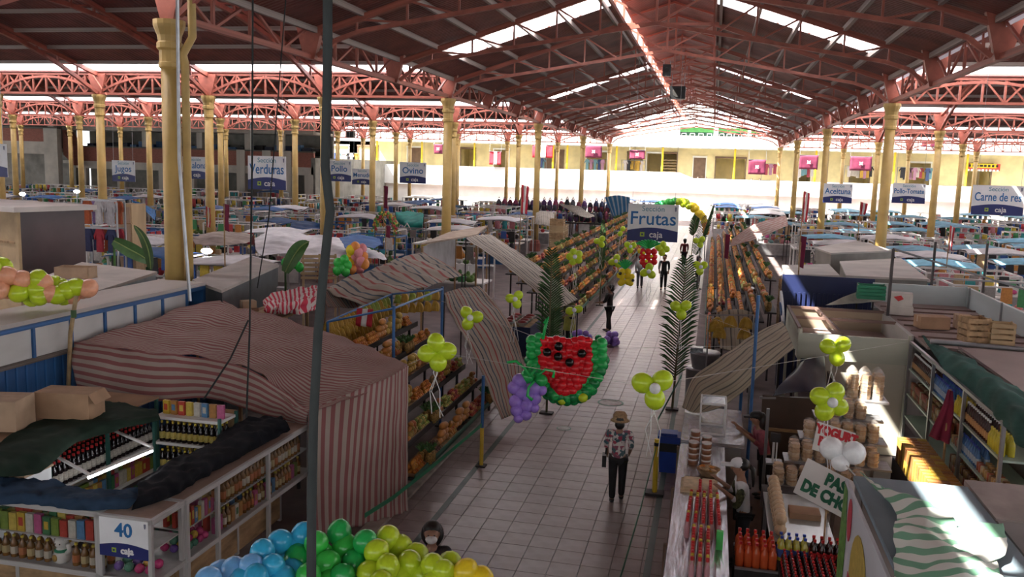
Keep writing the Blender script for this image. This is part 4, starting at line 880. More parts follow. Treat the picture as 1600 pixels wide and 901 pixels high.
sheet('striped_awning', 'black and white striped awning near the stacked crates', [[(872, 318, 3.0), (890, 320, 3.0), (905, 322, 3.0)], [(900, 335, 2.6), (915, 340, 2.6), (930, 338, 2.6)]], greyst, seed=14)
sheet('striped_awning', 'grey striped cloth slumped beside the stacked crates', [[(838, 332, 2.8), (850, 330, 2.9), (865, 332, 2.8)], [(835, 350, 2.2), (850, 352, 2.3), (868, 355, 2.2)]], greyst, seed=15)
def upright(label, rows, y, m, **k):
    R = [[fy(px, py, y+.04*j) for px, py in r] for j, r in enumerate(rows)]; t = thing('tarp', label, 'tarp', V(R[0][0].x, y, 0)); cloth('sheet', R, m, t, 24, 20, .05, 1.6, **k)
    for q in (R[0][0], R[0][-1]): MB().tube([(q.x, q.y, 0), q], .03, 5).obj('pole', rackm, t)
upright('blue lattice-striped tarp hung behind the section board', [[(945, 308), (965, 305), (984, 308)], [(952, 325), (968, 328), (984, 335)], [(958, 338), (968, 340), (978, 340)]], 72.7, stripes('blue_striped', [(1, (.05, .2, .4)), (.6, (.4, .5, .6))], 'X'), uvs=(6, 1), seed=16)
# plastic-wrapped stall frame with board roof
pf = thing('covered_stall', 'plastic-wrapped stall with a board roof above the fruit', 'stall', V(*fz(690, 420, 1.8).xy, 0))
Qa = [fz(x, y, 3.0) for x, y in ((658, 380), (702, 362), (762, 352), (745, 366))]; hexa(Qa, [p-V(0, 0, .06) for p in Qa]).obj('board_roof', mat('weathered_board', (.36, .28, .22), .8, .2, 3), pf)
A, B = fz(660, 385, 2.9), fz(712, 366, 2.9); hexa([A, B, V(B.x, B.y, 1.4), V(A.x, A.y, 1.4)], [p+V(0, .05, 0) for p in (A, B, V(B.x, B.y, 1.4), V(A.x, A.y, 1.4))]).obj('plastic_wall', plast, pf)
for q in (A, B, Qa[2], Qa[3]): beam('post', (q.x, q.y, 0), (q.x, q.y, 2.9), .06, wood_m, pf)
# pallet of slats
pt = thing('wooden_pallet', 'pale wooden slatted pallet standing on edge behind the red cloth', 'pallet', fz(497, 440, 2.0))
A, B = fz(470, 438, 2.05), fz(526, 438, 2.05)
for i in range(6): beam('slat', A+V(0, 0, .08+i*.13), B+V(0, 0, .08+i*.13), .02, ply, pt, .085)
for f in (.05, .5, .95): q = A.lerp(B, f); beam('stringer', q+V(0, .05, -2.0), q+V(0, .05, .8), .05, ply, pt)
# balloon column and loose balloons
g = thing('balloon_column', 'column of pink, orange and yellow balloons behind the striped tarp', 'balloons', fz(560, 418, 2.0))
for i, (x, y) in enumerate([(555, 385), (566, 388), (549, 396), (560, 394), (568, 400), (552, 405), (564, 408), (546, 410), (557, 413), (570, 412), (550, 420), (562, 420), (548, 390), (556, 402)]): balloon(['orange', 'pink', 'yellow', 'pink', 'orange'][i % 5], EYE+ray(x, y).normalized()*(24+.2*(i % 3)), .13, g)
beam('pole', fz(560, 420, 2.0)*1.0, V(fz(560, 420, 2.0).x, fz(560, 420, 2.0).y, 0), .04, wood_m, g)
for lab, pts, dd in (('cluster of green balloons beside the pale pallet', [(528, 410), (538, 405), (533, 418), (543, 414), (527, 422), (540, 424)], 23.5), ('green balloons around the banana leaf', [(446, 410), (454, 414), (462, 412), (468, 417), (448, 418)], 24.5)):
    g = thing('balloon_cluster', lab, 'balloons', EYE+ray(*pts[0]).normalized()*dd)
    for p in pts: balloon('vivid', EYE+ray(*p).normalized()*dd, .12, g)
    q = EYE+ray(*pts[0]).normalized()*dd; MB().tube([q, V(q.x, q.y+.2, 0)], .012, 4).obj('stick', wood_m, g)
# banana leaves
def leaf(label, pts, w, name='banana_leaf'):
    P = [EYE+ray(x, y).normalized()*d for x, y, d in pts]; n = 12; mb = MB(); L = []
    for i in range(n+1):
        p = cr(P, i/n); t = (cr(P, min(1, i/n+.02))-cr(P, max(0, i/n-.02))).normalized(); s = t.cross(_w).normalized(); ww = w*math.sin(math.pi*min(1, .12+.88*i/n))**.7
        L.append((p-s*ww+_w*-.05, p, p+s*ww+_w*-.05))
    vs = [q for l in L for q in l]; fs = [(3*i+j, 3*i+j+1, 3*i+j+4, 3*i+j+3) for i in range(n) for j in range(2)]
    k = len(vs); vs += [q+_w*.012 for q in vs]; fs += [tuple(reversed([i+k for i in f])) for f in fs]
    t_ = thing(name, label, 'leaf', P[0]); mb.add(vs, fs).obj('blade', leaf_m, t_, smooth=False); MB().tube([cr(P, i/8)-_w*.01 for i in range(9)], .018, 5).obj('midrib', mat('midrib', (.2, .28, .08), .5, .1, 5), t_)
    b = V(P[0].x, P[0].y, 0); MB().tube([b, P[0]], .03, 6).obj('stalk', leaf_m, t_); return t_
leaf('broad banana leaf rising beside the pale pallet', [(446, 425, 24), (458, 402, 24), (470, 385, 24.1), (483, 377, 24.3)], .2)
leaf('dark banana leaf lying over goods near the yellow column', [(178, 376, 26), (200, 388, 25.8), (222, 400, 25.6), (238, 412, 25.4)], .2)
leaf('narrow upright banana leaf beside the stout yellow column', [(236, 420, 25), (233, 395, 25), (224, 370, 25), (210, 352, 25.2)], .12)
# --- fruit stalls along the left of the aisle
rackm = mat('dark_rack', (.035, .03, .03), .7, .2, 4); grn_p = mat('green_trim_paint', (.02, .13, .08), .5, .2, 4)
POSTS = [(-5.55, 15.0), (-5.5, 17.8)]      # stall posts that rise through the trays
def fruit_stall(y0, y1, side, label, near=True, lo=.42, hi=1.95, x0=4.75, x1=6.7, mix=None):
    s = -1 if side == 'L' else 1
    t = thing('fruit_stall', label, 'stall', (s*(x0+x1)/2 if side == 'L' else (x0+x1)/2, (y0+y1)/2, 0))
    X0, X1 = (-x0, -x1) if side == 'L' else (x0, x1)
    n = 6; sgn = -1 if side == 'L' else 1
    for k in range(n):
        f = k/(n-1); x = X0+(X1-X0)*f; z = lo+(hi-lo)*f; w = abs(X1-X0)/n*1.15
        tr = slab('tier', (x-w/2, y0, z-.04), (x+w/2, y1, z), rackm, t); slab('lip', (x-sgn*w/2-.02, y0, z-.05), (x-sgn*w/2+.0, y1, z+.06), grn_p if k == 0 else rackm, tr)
        for y in ((y0+.05, y1-.05)): beam('leg', (x, y, 0), (x, y, z), .05, rackm, t)
    # trays of fruit on every tier
    keys = mix or ['mango', 'orange', 'pear', 'apple', 'dark', 'melon', 'papaya', 'pine', 'orange', 'mango']; R = dict(mango=.055, orange=.046, pear=.043, apple=.043, dark=.046, melon=.078, papaya=.085, pine=.085)
    sc_ = 1 if near else 1.5
    for k in range(n):
        f = k/(n-1); x = X0+(X1-X0)*f; z = lo+(hi-lo)*f; y = y0+.04
        while y < y1-.3:
            w = rnd.uniform(.42, .65); w = min(w, y1-y); key = rnd.choice(keys)
            if k >= 3 and key in ('dark', 'apple') and rnd.random() < .6: key = 'pine'
            M = T(x, y+w/2, z+.005) @ RY(sgn*-.35)
            hit = near and any(abs(x-px_) < .3 and y-.05 < py_ < y+w+.05 for px_, py_ in POSTS)
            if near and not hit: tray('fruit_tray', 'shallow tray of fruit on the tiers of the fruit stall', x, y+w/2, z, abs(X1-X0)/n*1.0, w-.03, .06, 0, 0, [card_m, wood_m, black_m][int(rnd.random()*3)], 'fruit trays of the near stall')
            D = abs(X1-X0)/n
            if near and k >= 4 and y < 13.9: y += w; continue          # the striped tarp hangs over this corner
            if key == 'pine':
                ps = .95 if near else 1.2
                for a in range(max(1, int(w/(.17*ps)))):
                    for b in range(2 if near else 1):
                        p_ = V(x-sgn*(.02+b*.155 if near else .07), y+.09+a*.17*ps, z+.123*ps)
                        if not (hit and any(math.hypot(p_.x-u, p_.y-v_) < .16 for u, v_ in POSTS)): reg('pine', T(p_) @ RX(jit(.1)) @ RY(jit(.1)) @ S(ps, ps, ps))
            else:
                r = R[key]*sc_
                for L in range(3 if near else 2):
                    dx, dy = D*(.86 if near else .95)-L*r*1.2, w-.05-L*r*1.2; nx, ny = max(1, int(dx/(1.95*r))), max(1, int(dy/(1.95*r)))
                    for i in range(nx):
                        for j in range(ny):
                            p_ = V(x-sgn*(.035+L*r*.3)+(i+.5-nx/2)*1.95*r+jit(r*.08), y+w/2+(j+.5-ny/2)*1.95*r+jit(r*.08), z+.02+r+L*r*1.55)
                            if hit and any(math.hypot(p_.x-u, p_.y-v_) < r+.06 for u, v_ in POSTS): continue
                            reg(key, T(p_) @ (RZ(jit(.3)) @ RX(math.pi/2) if key == 'papaya' else RR()) @ S(sc_, sc_, sc_))
            y += w
    return t
fruit_stall(13.45, 19.2, 'L', 'tiered fruit stall next to the pink striped tarp', True)
fs_l = ['fruit stall heaped with oranges under the long striped awning', 'fruit stall behind the palm frond post', 'fruit stall below the section board', 'distant fruit stall near the end of the aisle', 'last fruit stall before the balloon arch']
for i, (a, b) in enumerate(((29.2, 34), (34.4, 40), (40.5, 48), (48.5, 58), (58.5, 72))): fruit_stall(a, b, 'L', fs_l[i], False, lo=.5, hi=2.0, x0=4.7, x1=6.6, mix=['orange', 'orange', 'mango', 'orange', 'apple', 'dark', 'pear', 'pine'])
fr_l = ['fruit stall heaped with oranges behind the hanging bananas', 'fruit stall between two palm fronds beside the bin side of the aisle', 'distant fruit stall opposite the board', 'last fruit stall on the steel counter side']
for i, (a, b) in enumerate(((24.6, 31), (32.3, 39), (39.5, 50), (50.5, 68))): fruit_stall(a, b, 'R', fr_l[i], False, lo=.6, hi=1.9, x0=.15, x1=2.15 if i else 1.7, mix=['orange', 'orange', 'mango', 'orange', 'orange', 'pear', 'apple'])
# blue posts and banana rail
def post(label, x, y, h, m, r=.03, base=None, name='stall_post'):
    t = thing(name, label, 'post', (x, y, 0)); MB().tube([(x, y, 0), (x, y, h)], r, 8).obj('pole', m, t); MB().bb((x-.09, y-.09, 0), (x+.09, y+.09, .03)).obj('foot', rackm, t)
    if base: MB().tube([(x, y, .02), (x, y, base)], r*1.25, 8).obj('yellow_sleeve', mat('yellow_sleeve', (.6, .4, .04), .5, .1, 4), t)
    return t
post('blue post of the fruit stall where the banana rail starts', -5.55, 15.0, 3.05, blue_p)
post('blue post at the corner of the banana rails', -5.5, 17.8, 3.05, blue_p)
post('blue stall post with yellow foot sleeve beside the dark floor strip', -3.98, 15.55, 1.75, blue_p, .03, .75)
A, B = fx(512, 512, -7.25)+V(0, 0, .12), fx(612, 466, -7.2)+V(0, 0, .1)
rl = thing('banana_rail', 'blue rail with hands of bananas above the fruit stall', 'rail', V(A.x, A.y, 0))
for P in ((A, B), (V(-5.55, 15.0, 3.0), V(-5.5, 17.8, 3.0)), (V(-5.5, 17.8, 3.0), B), (A, V(-5.55, 15.0, 3.0))): MB().tube(P, .022, 6).obj('bar', blue_p, rl)
for q in (A, B): MB().tube([(q.x, q.y, 0), q], .03, 6).obj('upright', blue_p, rl)
for i in range(15):
    f = .02+.88*i/14; p = A.lerp(B, f)
    for r in range(3 if f < .75 else 2): reg('bang' if (r == 0 and f > .4 and i % 3) else 'ban', T(p.x+.03*(r % 2), p.y, p.z-.0-.2*r) @ RZ(.5+jit(.2)) @ S(1.3, 1.3, 1.25))
for i in range(6):
    p = V(-5.5, 17.8, 3.0).lerp(B, .14+.15*i); reg('bang' if i % 2 else 'ban', T(p) @ RZ(jit(.2)) @ S(1.0, 1.2, 1.2)); reg('ban', T(p.x, p.y, p.z-.24) @ RZ(jit(.2)) @ S(1.0, 1.2, 1.2))
fl_ = thing('hanging_pennant', 'red and white cloth hung among the bananas', 'flag', fx(570, 505, -6.95)); q = fx(570, 490, -6.95)
for i, m in enumerate((mat('flag_red', (.5, .02, .04), .7, .1, 3), mat('flag_white', (.7, .68, .66), .7, .05, 3), MATS.get('flag_red') or None)):
    m = m or MATS['flag_red']; cloth('stripe', [[q+V(-.17+i*.12, 0, .1), q+V(-.05+i*.12, 0, .12)], [q+V(-.2+i*.12, -.02, -.25), q+V(-.09+i*.12, 0, -.28)]], m, fl_, 5, 5, .02, 4)
# --- clothes, cupboard and lamps in the left background
kind('shirt', 'hanging_shirt', 'shirt hung beside the brown box kiosk', 'shirt', 'shirts beside the brown kiosk', [('hanging_shirt', MB().prism([(-.22, -.75), (.22, -.75), (.2, -.15), (.36, -.35), (.42, -.22), (.2, 0), (-.2, 0), (-.42, -.22), (-.36, -.35), (-.2, -.15)], -.05, .05, RX(math.pi/2)).mesh('hanging_shirt', pal('shirt_cloth', [(.6, .6, .62), (.3, .2, .45), (.03, .04, .12), (.4, .03, .05), (.55, .55, .58), (.45, .1, .03)], .8)))])
sr = thing('clothes_rack', 'rack of hung shirts beside the brown box kiosk', 'rack', (fy(155, 340, 25).x, 25, 0)); a, b = fy(128, 312, 25), fy(182, 316, 25)
for z in (a.z, a.z-.9): beam('bar', (a.x, 25, z), (b.x, 25, z), .05, steel_m, sr)
for q in (a, b): beam('upright', (q.x, 25, 0), (q.x, 25, q.z), .05, steel_m, sr)
for k in range(4):
    for i in range(3): reg('shirt', T(a.x+(b.x-a.x)*(i+.5)/3, 24.98+.4*(k//2), a.z-.02-.9*(k % 2)) @ S((b.x-a.x)/3/.88, 1, 1))
for z in (a.z, a.z-.9): beam('bar', (a.x, 25.4, z), (b.x, 25.4, z), .05, steel_m, sr)
for q in (a, b): beam('upright', (q.x, 25.4, 0), (q.x, 25.4, q.z), .05, steel_m, sr)
cu = thing('cupboard', 'yellowish plywood cupboard beside the slim yellow column', 'cupboard', (fy(193, 340, 27).x, 27, 0)); a, b = fy(180, 318, 27), fy(206, 350, 27)
slab('body', (a.x, 27, 0), (b.x, 27.8, a.z), ply, cu); slab('door', (a.x+.05, 26.97, 1.2), (b.x-.05, 27, a.z-.1), card2, cu); slab('shelf_lip', (a.x-.03, 26.9, b.z), (b.x+.03, 27, b.z+.05), wood_m, cu)
for lab, px, py, y in (('lit lamp under a stall awning near the brick gallery stair', 120, 299, 46), ('small lit lamp beside the pale stall canopy', 35, 303, 44), ('lit lamp inside the dark stall under the beige cloth', 323, 392, 27)):
    q = fy(px, py, y); t = thing('stall_lamp', lab, 'lamp', q); MB().ball(q, (.22, .1, .1), 8, 6).obj('bulb', mat('lit_bulb', (1, .95, 1), .4, 0, emit=12), t); MB().tube([q, V(q.x, q.y, 0)], .03, 5).obj('stand', steel_m, t)
nt_ = thing('display_table', 'table under a navy cloth with bowls of berries by the striped awning', 'table', (fz(815, 520, .9).x, fz(815, 520, .9).y, 0)); q = fz(812, 505, .95)
slab('top', (q.x-.5, q.y-.7, .92), (q.x+.45, q.y+.9, .96), wood_m, nt_); slab('navy_cloth', (q.x+.44, q.y-.72, .1), (q.x+.48, q.y+.9, .97), darkblue, nt_); slab('navy_cloth', (q.x-.5, q.y-.74, .1), (q.x+.48, q.y-.7, .97), darkblue, nt_)
kind('bowl', 'berry_bowl', 'white bowl of red berries on the navy-clothed table', 'bowl', 'berry bowls', [('berry_bowl', MB().lathe([(.09, 0), (.17, .12), (.18, .12), (.16, .1)], 12).mesh('berry_bowl', wht_p, True)), ('berries', MB().ball((0, 0, .11), (.15, .15, .07), 9, 5).mesh('berries', mat('berries', (.3, .02, .02), .4, .4, 40), True))])
for i in range(2):
    for j in range(4): reg('bowl', T(q.x-.25+i*.42, q.y-.45+j*.4, .96))
mar = mat('maroon_flag', (.2, .012, .05), .75, .15, 4)
# ================================================================ RIGHT SIDE: COUNTER, DRINKS, BISCUITS, KIOSKS
foil = mat('crumpled_foil', (.52, .52, .55), .25, .25, 14, metal=.85, bump=.6)
ct = thing('steel_counter', 'long foil-covered counter beside the aisle carrying yogurt bottles', 'counter', (.08, 13, 0))
slab('top', (-.3, 8.5, 1.04), (.42, 14.6, 1.1), foil, ct); slab('front_panel', (-.32, 8.5, .1), (-.28, 14.6, 1.04), mat('glass_front', (.3, .3, .3), .12, .2, 2, metal=.4), ct); slab('back_panel', (.38, 8.5, 0), (.42, 14.6, 1.04), steel_m, ct)
slab('rail', (-.36, 8.5, .0), (-.3, 14.6, .12), mat('brown_skirting', (.12, .07, .05), .6, .2, 4), ct)
for y in (8.6, 10.5, 12.5, 14.5): beam('post', (-.33, y, 0), (-.33, y, 1.08), .05, mat('brown_post', (.16, .1, .07), .6, .2, 4), ct)
c2 = thing('steel_counter', 'second steel counter with a white framed glass case beside the tan striped awning', 'counter', (.1, 15.8, 0))
slab('top', (-.3, 14.75, 1.06), (.75, 17.0, 1.12), foil, c2); slab('body', (-.28, 14.8, 0), (.7, 16.95, 1.06), mat('grey_counter_body', (.3, .3, .31), .4, .15, 3), c2)
gc = thing('glass_case', 'white framed glass case standing on the second steel counter', 'case', (.2, 15.9, 1.12))
x0, x1, y0, y1, z0, z1 = 0, .42, 15.2, 15.8, 1.12, 1.66
for a in (x0, x1):
    for b in (y0, y1): beam('post', (a, b, z0), (a, b, z1), .03, wht_p, gc)
for z in (z0+.015, z1):
    for p, q in (((x0, y0), (x1, y0)), ((x0, y1), (x1, y1)), ((x0, y0), (x0, y1)), ((x1, y0), (x1, y1))): beam('rail', (*p, z), (*q, z), .03, wht_p, gc)
slab('glass_top', (x0, y0, z1), (x1, y1, z1+.006), mat('blue_glass', (.45, .55, .6), .1, 0, alpha=.35), gc)
# yogurt bottles
pinkb = mat('pink_yogurt', (.6, .3, .33), .35, .1, 6); yelc = mat('yellow_label', (.7, .5, .1), .5, .1, 9)
kind('yog', 'yogurt_bottle', 'slim pink yogurt bottle with red cap in rows on the foil counter', 'bottle', 'yogurt bottles on the foil counter', [('yogurt_bottle', bottle_mesh('yogurt_bottle', pinkb, .032, .2)), ('cap', MB().lathe([(.02, .18), (.02, .215), (.012, .22)], 8).mesh('cap', rcap))])
kind('yogy', 'yogurt_bottle', 'slim yogurt bottle with yellow cap in rows on the foil counter', 'bottle', 'yellow-capped yogurt bottles on the foil counter', [('yogurt_bottle', bottle_mesh('yogurt_bottle_y', mat('cream_yogurt', (.62, .5, .38), .35, .1, 6), .032, .2)), ('cap', MB().lathe([(.02, .18), (.02, .215), (.012, .22)], 8).mesh('cap', ycap))])
for c in range(5):
    for i in range(13):
        y = 11.75-i*.085; reg('yogy' if i in (1, 2) or (i == 9 and c < 2) else 'yog', T(-.06+c*.085+.01*i*(c-2)*.1, y, 1.1) @ S(1, 1, 1.15))
for c in range(3):
    for i in range(12): reg('yog' if i % 5 else 'yogy', T(-.0+c*.085, 10.55-i*.085, 1.1) @ S(1, 1, 1.15))
for c in range(2):
    for i in range(5): reg('yog', T(.05+c*.14, 12.24-i*.1, 1.1) @ S(.95, .95, 1.1))
o = MB().bb((.27, 10.45, 1.1), (.35, 10.51, 1.33)).obj('green_carton', mat('neon_green_carton', (.1, .7, .15), .5, .05, 5)); tag(o, 'bright green carton standing among the yogurt bottles', 'carton')
o = MB().bb((-.22, 12.3, 1.1), (.3, 12.85, 1.13)).bb((-.18, 12.35, 1.13), (.05, 12.8, 1.17)).bb((.08, 12.35, 1.13), (.26, 12.8, 1.16)).obj('bread_tray', mat('bread_slices', (.62, .48, .3), .7, .2, 9)); tag(o, 'tray of pale sliced bread on the foil counter', 'bread')
kind('tin', 'round_tin', 'round tin in a stack on the foil counter', 'tin', 'stacked tins on the foil counter', [('round_tin', MB().lathe([(.075, 0), (.075, .075), (.07, .08)], 12).mesh('round_tin', mat('caramel_jar', (.25, .1, .05), .3, .2, 8), True)), ('lid', MB().lathe([(.078, .07), (.078, .09)], 12).mesh('lid', mat('white_lid', (.6, .55, .52), .4, .05, 5)))])
for x, y, n in ((-.08, 13.6, 4), (-.06, 13.9, 5), (.12, 13.6, 4), (.12, 13.95, 4), (-.08, 14.2, 3), (.12, 14.25, 3)):
    for k in range(n): reg('tin', T(x, y, 1.1+k*.092))
bk_ = thing('bread_basket', 'wicker basket of fried snacks on the foil counter before the girl in the cap', 'basket', (.16, 13.15, 1.1)); MB().lathe([(.11, 0), (.17, .09), (.18, .1), (.16, .09), (.1, .02)], 14, T(.16, 13.15, 1.1)).obj('bowl', wood_m, bk_, smooth=True)
for k in range(14): MB().ball((.16+jit(.1), 13.15+jit(.1), 1.2+jit(.02)), (.045, .035, .02), 6, 4).obj('snack', or_m if k % 3 == 0 else wood_m, bk_)
# bin, bollards and tape
bn = thing('waste_bin', 'blue waste bin with a black liner beside the foil counter', 'bin', (-.55, 16.4, 0)); MB().add(*(lambda b, t_: ([(x*b, y*b, 0) for x, y in ((-1, -1), (1, -1), (1, 1), (-1, 1))]+[(x*t_, y*t_, .62) for x, y in ((-1, -1), (1, -1), (1, 1), (-1, 1))], [(3, 2, 1, 0), (4, 5, 6, 7), (0, 1, 5, 4), (1, 2, 6, 5), (2, 3, 7, 6), (3, 0, 4, 7)]))(.15, .2), T(-.55, 16.4, 0)).obj('body', mat('blue_bin', (.02, .06, .35), .4, .1, 4), bn)
MB().box((-.55, 16.4, .5), (.43, .43, .16)).obj('liner', black_m, bn); MB().box((-.55, 16.4, .66), (.42, .42, .1)).box((-.55, 16.38, .73), (.3, .3, .06)).obj('lid', MATS['blue_bin'], bn)
ysl = mat('yellow_bollard', (.62, .42, .03), .5, .12, 4)
def bollard(label, x, y, h=1.0):
    t = thing('bollard', label, 'bollard', (x, y, 0)); MB().tube([(x, y, .02), (x, y, h)], .045, 8).obj('tube', ysl, t); MB().bb((x-.16, y-.12, 0), (x+.16, y+.12, .05)).obj('foot', rackm, t); MB().lathe([(.05, h-.12), (.05, h-.06)], 8, T(x, y, 0)).obj('band', black_m, t); return t
bollard('yellow bollard holding the green tape beside the blue bin', -.71, 15.05)
tape_m = mat('green_tape', (.01, .2, .09), .5, .1, 4)
def tape(label, pts, h=.07):
    P = [Vector(p) for p in pts]; mb = MB()
    for a, b in zip(P, P[1:]): hexa_ = [a, b, b-V(0, 0, h), a-V(0, 0, h)]; n = V(.004, 0, 0); mb.add(hexa_+[p+n for p in hexa_], [(0, 1, 2, 3), (7, 6, 5, 4), (0, 3, 7, 4), (1, 5, 6, 2), (0, 4, 5, 1), (3, 2, 6, 7)])
    return tag(mb.obj('barrier_tape', tape_m), label, 'tape')
tape('green barrier tape stretched from the yellow bollard along the counter', [(-.72, 15.05, .9), (-.78, 12.5, .74), (-.84, 10.6, .68), (-.9, 8.6, .75)])
tape('green barrier tape from the yellow bollard back to the palm frond post', [(-.7, 15.05, .9), (-.82, 17.2, .78), (-.5, 20.9, .85)])
tape('green barrier tape along the fruit stall edge', [(-3.98, 15.55, .85), (-4.35, 13.6, .62), (-4.5, 12.2, .6), (-4.55, 11.2, .7)])
# drinks
def drink(key, label, grp, liquid, capm, r, h, lbl=None):
    P = [(key, bottle_mesh(key, liquid, r, h)), ('cap', cap_mesh(capm, r, h))]
    if lbl: P.append(('label', label_mesh(lbl, r, h)))
    kind(key, 'drink_bottle', label, 'bottle', grp, P)
bcap = mat('blue_cap', (.02, .06, .4), .4, 0)
drink('ored', 'orange-red drink bottle on the floor crate behind the counter', 'orange-red drink bottles', mat('orange_soda', (.75, .13, .04), .25, .1, 6), rcap, .05, .3)
drink('cola', 'small cola bottle with red cap packed in rows', 'cola bottles in rows', mat('cola', (.05, .012, .01), .2, .1, 6), rcap, .035, .22, mat('cola_label', (.55, .02, .03), .4, .05, 6))
drink('inca', 'yellow drink bottle with blue cap behind the cola rows', 'yellow drink bottles', mat('yellow_soda', (.55, .5, .06), .2, .1, 6), bcap, .045, .3, mat('blue_label', (.05, .12, .4), .4, .05, 6))
drink('bigc', 'large cola bottle with red cap behind the cola rows', 'large cola bottles', MATS['cola'], rcap, .045, .3, MATS['cola_label'])
tb = thing('drinks_table', 'low table packed with rows of small cola bottles', 'table', (1.3, 10.3, 0)); slab('top', (1.0, 9.65, .96), (1.75, 10.85, 1.0), rackm, tb)
for x in (1.05, 1.7):
    for y in (9.7, 10.8): beam('leg', (x, y, 0), (x, y, .96), .05, rackm, tb)
for i in range(9):
    for j in range(9): reg('cola', T(1.06+j*.075, 9.75+i*.085, 1.0))
for i in range(4): 
    for k in range(2): reg('inca', T(1.04+i*.09, 10.62+k*.12, 1.0)); reg('bigc', T(1.42+i*.09, 10.62+k*.12, 1.0))
cr2 = thing('drinks_crate', 'dark crate of orange-red drink bottles between counter and cola table', 'crate', (.8, 10.7, 0)); slab('body', (.5, 10.35, 0), (1.0, 11.05, .92), rackm, cr2)
for a, b in (((.5, 10.35), (1.0, 10.35)), ((.5, 11.05), (1.0, 11.05))): beam('rim', (*a, .95), (*b, .95), .03, steel_m, cr2)
for i in range(5):
    for j in range(4): reg('ored', T(.56+i*.095, 10.5+j*.14, .92))
# biscuits
bis = pal('biscuits', [(.5, .3, .13), (.56, .36, .18), (.45, .25, .1), (.6, .42, .24)], .6, scale=20)
st_ = MB()
for k in range(9): st_.lathe([(.075+.006*(k % 2), k*.03), (.08-.004*(k % 3), k*.03+.026)], 9, T(.004*((k*7) % 3-1), .004*((k*5) % 3-1), 0))
kind('bis', 'biscuit_stack', 'wrapped stack of round biscuits on the stepped shelves', 'biscuits', 'biscuit stacks', [('biscuit_stack', st_.mesh('biscuit_stack', bis)), ('wrapper', MB().lathe([(.088, 0), (.088, .27), (.06, .31), (.02, .34)], 9).mesh('wrapper', mat('clear_wrap', (.8, .78, .75), .15, 0, alpha=.16)))])
sh = thing('stepped_shelf', 'stepped steel shelf stacked with biscuits beside the Yogurt card', 'shelf', (1.9, 14.2, 0))
for k, (y, z) in enumerate(((13.5, 1.0), (13.95, 1.25), (14.4, 1.5), (14.85, 1.75))): slab('step', (1.05+.25*k, y-.22, z-.03), (2.85, y+.22, z), steel_m, sh)
for x in (1.1, 2.0, 2.8):
    for y in (13.35, 15.0): beam('leg', (x, y, 0), (x, y, 1.0 if y < 14 else 1.72), .05, steel_m, sh)
for k, (y, z) in enumerate(((13.5, 1.0), (13.95, 1.25), (14.4, 1.5), (14.85, 1.75))):
    n = int((2.8-1.1-.25*k)/.19)
    for i in range(n):
        for j in range(2):
            if k == 0 and 7 <= i <= 9: continue
            reg('bis', T(1.2+.25*k+i*.19, y-.1+j*.19, z) @ RZ(jit(2)) @ S(1, 1, rnd.uniform(.75, 1.05)))
for i in range(3):
    for j in range(2): reg('bis', T(2.45+i*.2, 15.3+j*.2, 1.95) @ S(1.1, 1.1, 1.5))
slab('upper_step', (2.3, 15.1, 1.92), (3.0, 15.7, 1.95), steel_m, sh)
kind('snackbag', 'bread_bag', 'pale bag of bread rolls in the row beside the scale', 'bread', 'bread bags in a row', [('bread_bag', MB().ball((0, 0, .07), (.09, .08, .08), 8, 5).mesh('bread_bag', mat('bagged_bread', (.6, .42, .26), .5, .2, 14), True))])
t2 = thing('snack_table', 'grey table with the row of bread bags below the Pastel card', 'table', (1.2, 11.9, 0)); slab('top', (.95, 11.2, .98), (1.75, 12.9, 1.02), mat('glassy_top', (.35, .38, .37), .15, .1, 3), t2)
for x in (1.0, 1.7):
    for y in (11.3, 12.8): beam('leg', (x, y, 0), (x, y, .98), .05, steel_m, t2)
for i in range(10):
    for k in range(2): reg('snackbag', T(1.08, 12.78-i*.163, 1.03+.145*k) @ RZ(math.pi/2+jit(.2)) @ S(.88, 1, 1))
o = MB().box((1.45, 12.1, 1.06), (.4, .3, .08)).obj('flattened_box', card_m); tag(o, 'flattened cardboard box lying on the grey snack table', 'cardboard')
scl = thing('weighing_scale', 'small dark display scale on a white stem beside the biscuits', 'scale', fz(1207, 722, 1.02)); q = fz(1207, 722, 1.02)
MB().box((q.x, q.y, q.z+.18), (.035, .03, .36)).box((q.x+.05, q.y, q.z+.18), (.02, .03, .36)).obj('stem', wht_p, scl); MB().box((q.x+.02, q.y-.02, q.z+.42), (.15, .06, .14)).obj('display', rackm, scl); MB().box((q.x+.02, q.y, q.z+.01), (.25, .25, .03)).obj('plate', steel_m, scl)
o = MB().bb((.98, 12.95, 0), (1.5, 13.18, .98)).bb((.95, 12.92, .98), (1.52, 13.22, 1.02)).obj('side_stand', rackm); tag(o, 'dark stand under the display scale', 'stand')
# hand-lettered cards
def card(label, px, py, dist, w, h, tilt, lines, m, size, zb=1.02):
    p = EYE+ray(px, py).normalized()*dist; Mx = T(p) @ Matrix(((_r.x, _u.x, -_w.x, 0), (_r.y, _u.y, -_w.y, 0), (_r.z, _u.z, -_w.z, 0), (0, 0, 0, 1))) @ RX(-.35) @ RZ(tilt)
    t = bpy.data.objects.new('price_card', None); C.objects.link(t); t.matrix_basis = Mx; tag(t, label, 'sign'); MB().bb((-w/2, -h/2, -.008), (w/2, h/2, 0)).obj('card', mat('white_card', (.7, .69, .66), .6, .05, 3), t, False)
    for i, (s, dx, dy) in enumerate(lines): text(s, size, m, Mx @ T(dx, dy, .002), t, off=.012, sx=.8)
    MB().tube([p+V(0, .02, 0), V(p.x, p.y+.02, zb)], .012, 5).obj('stick', wood_m, t); return t
rl_ = mat('red_hand_letters', (.5, .02, .03), .6, 0); gl_ = mat('green_hand_letters', (.01, .12, .06), .6, 0)
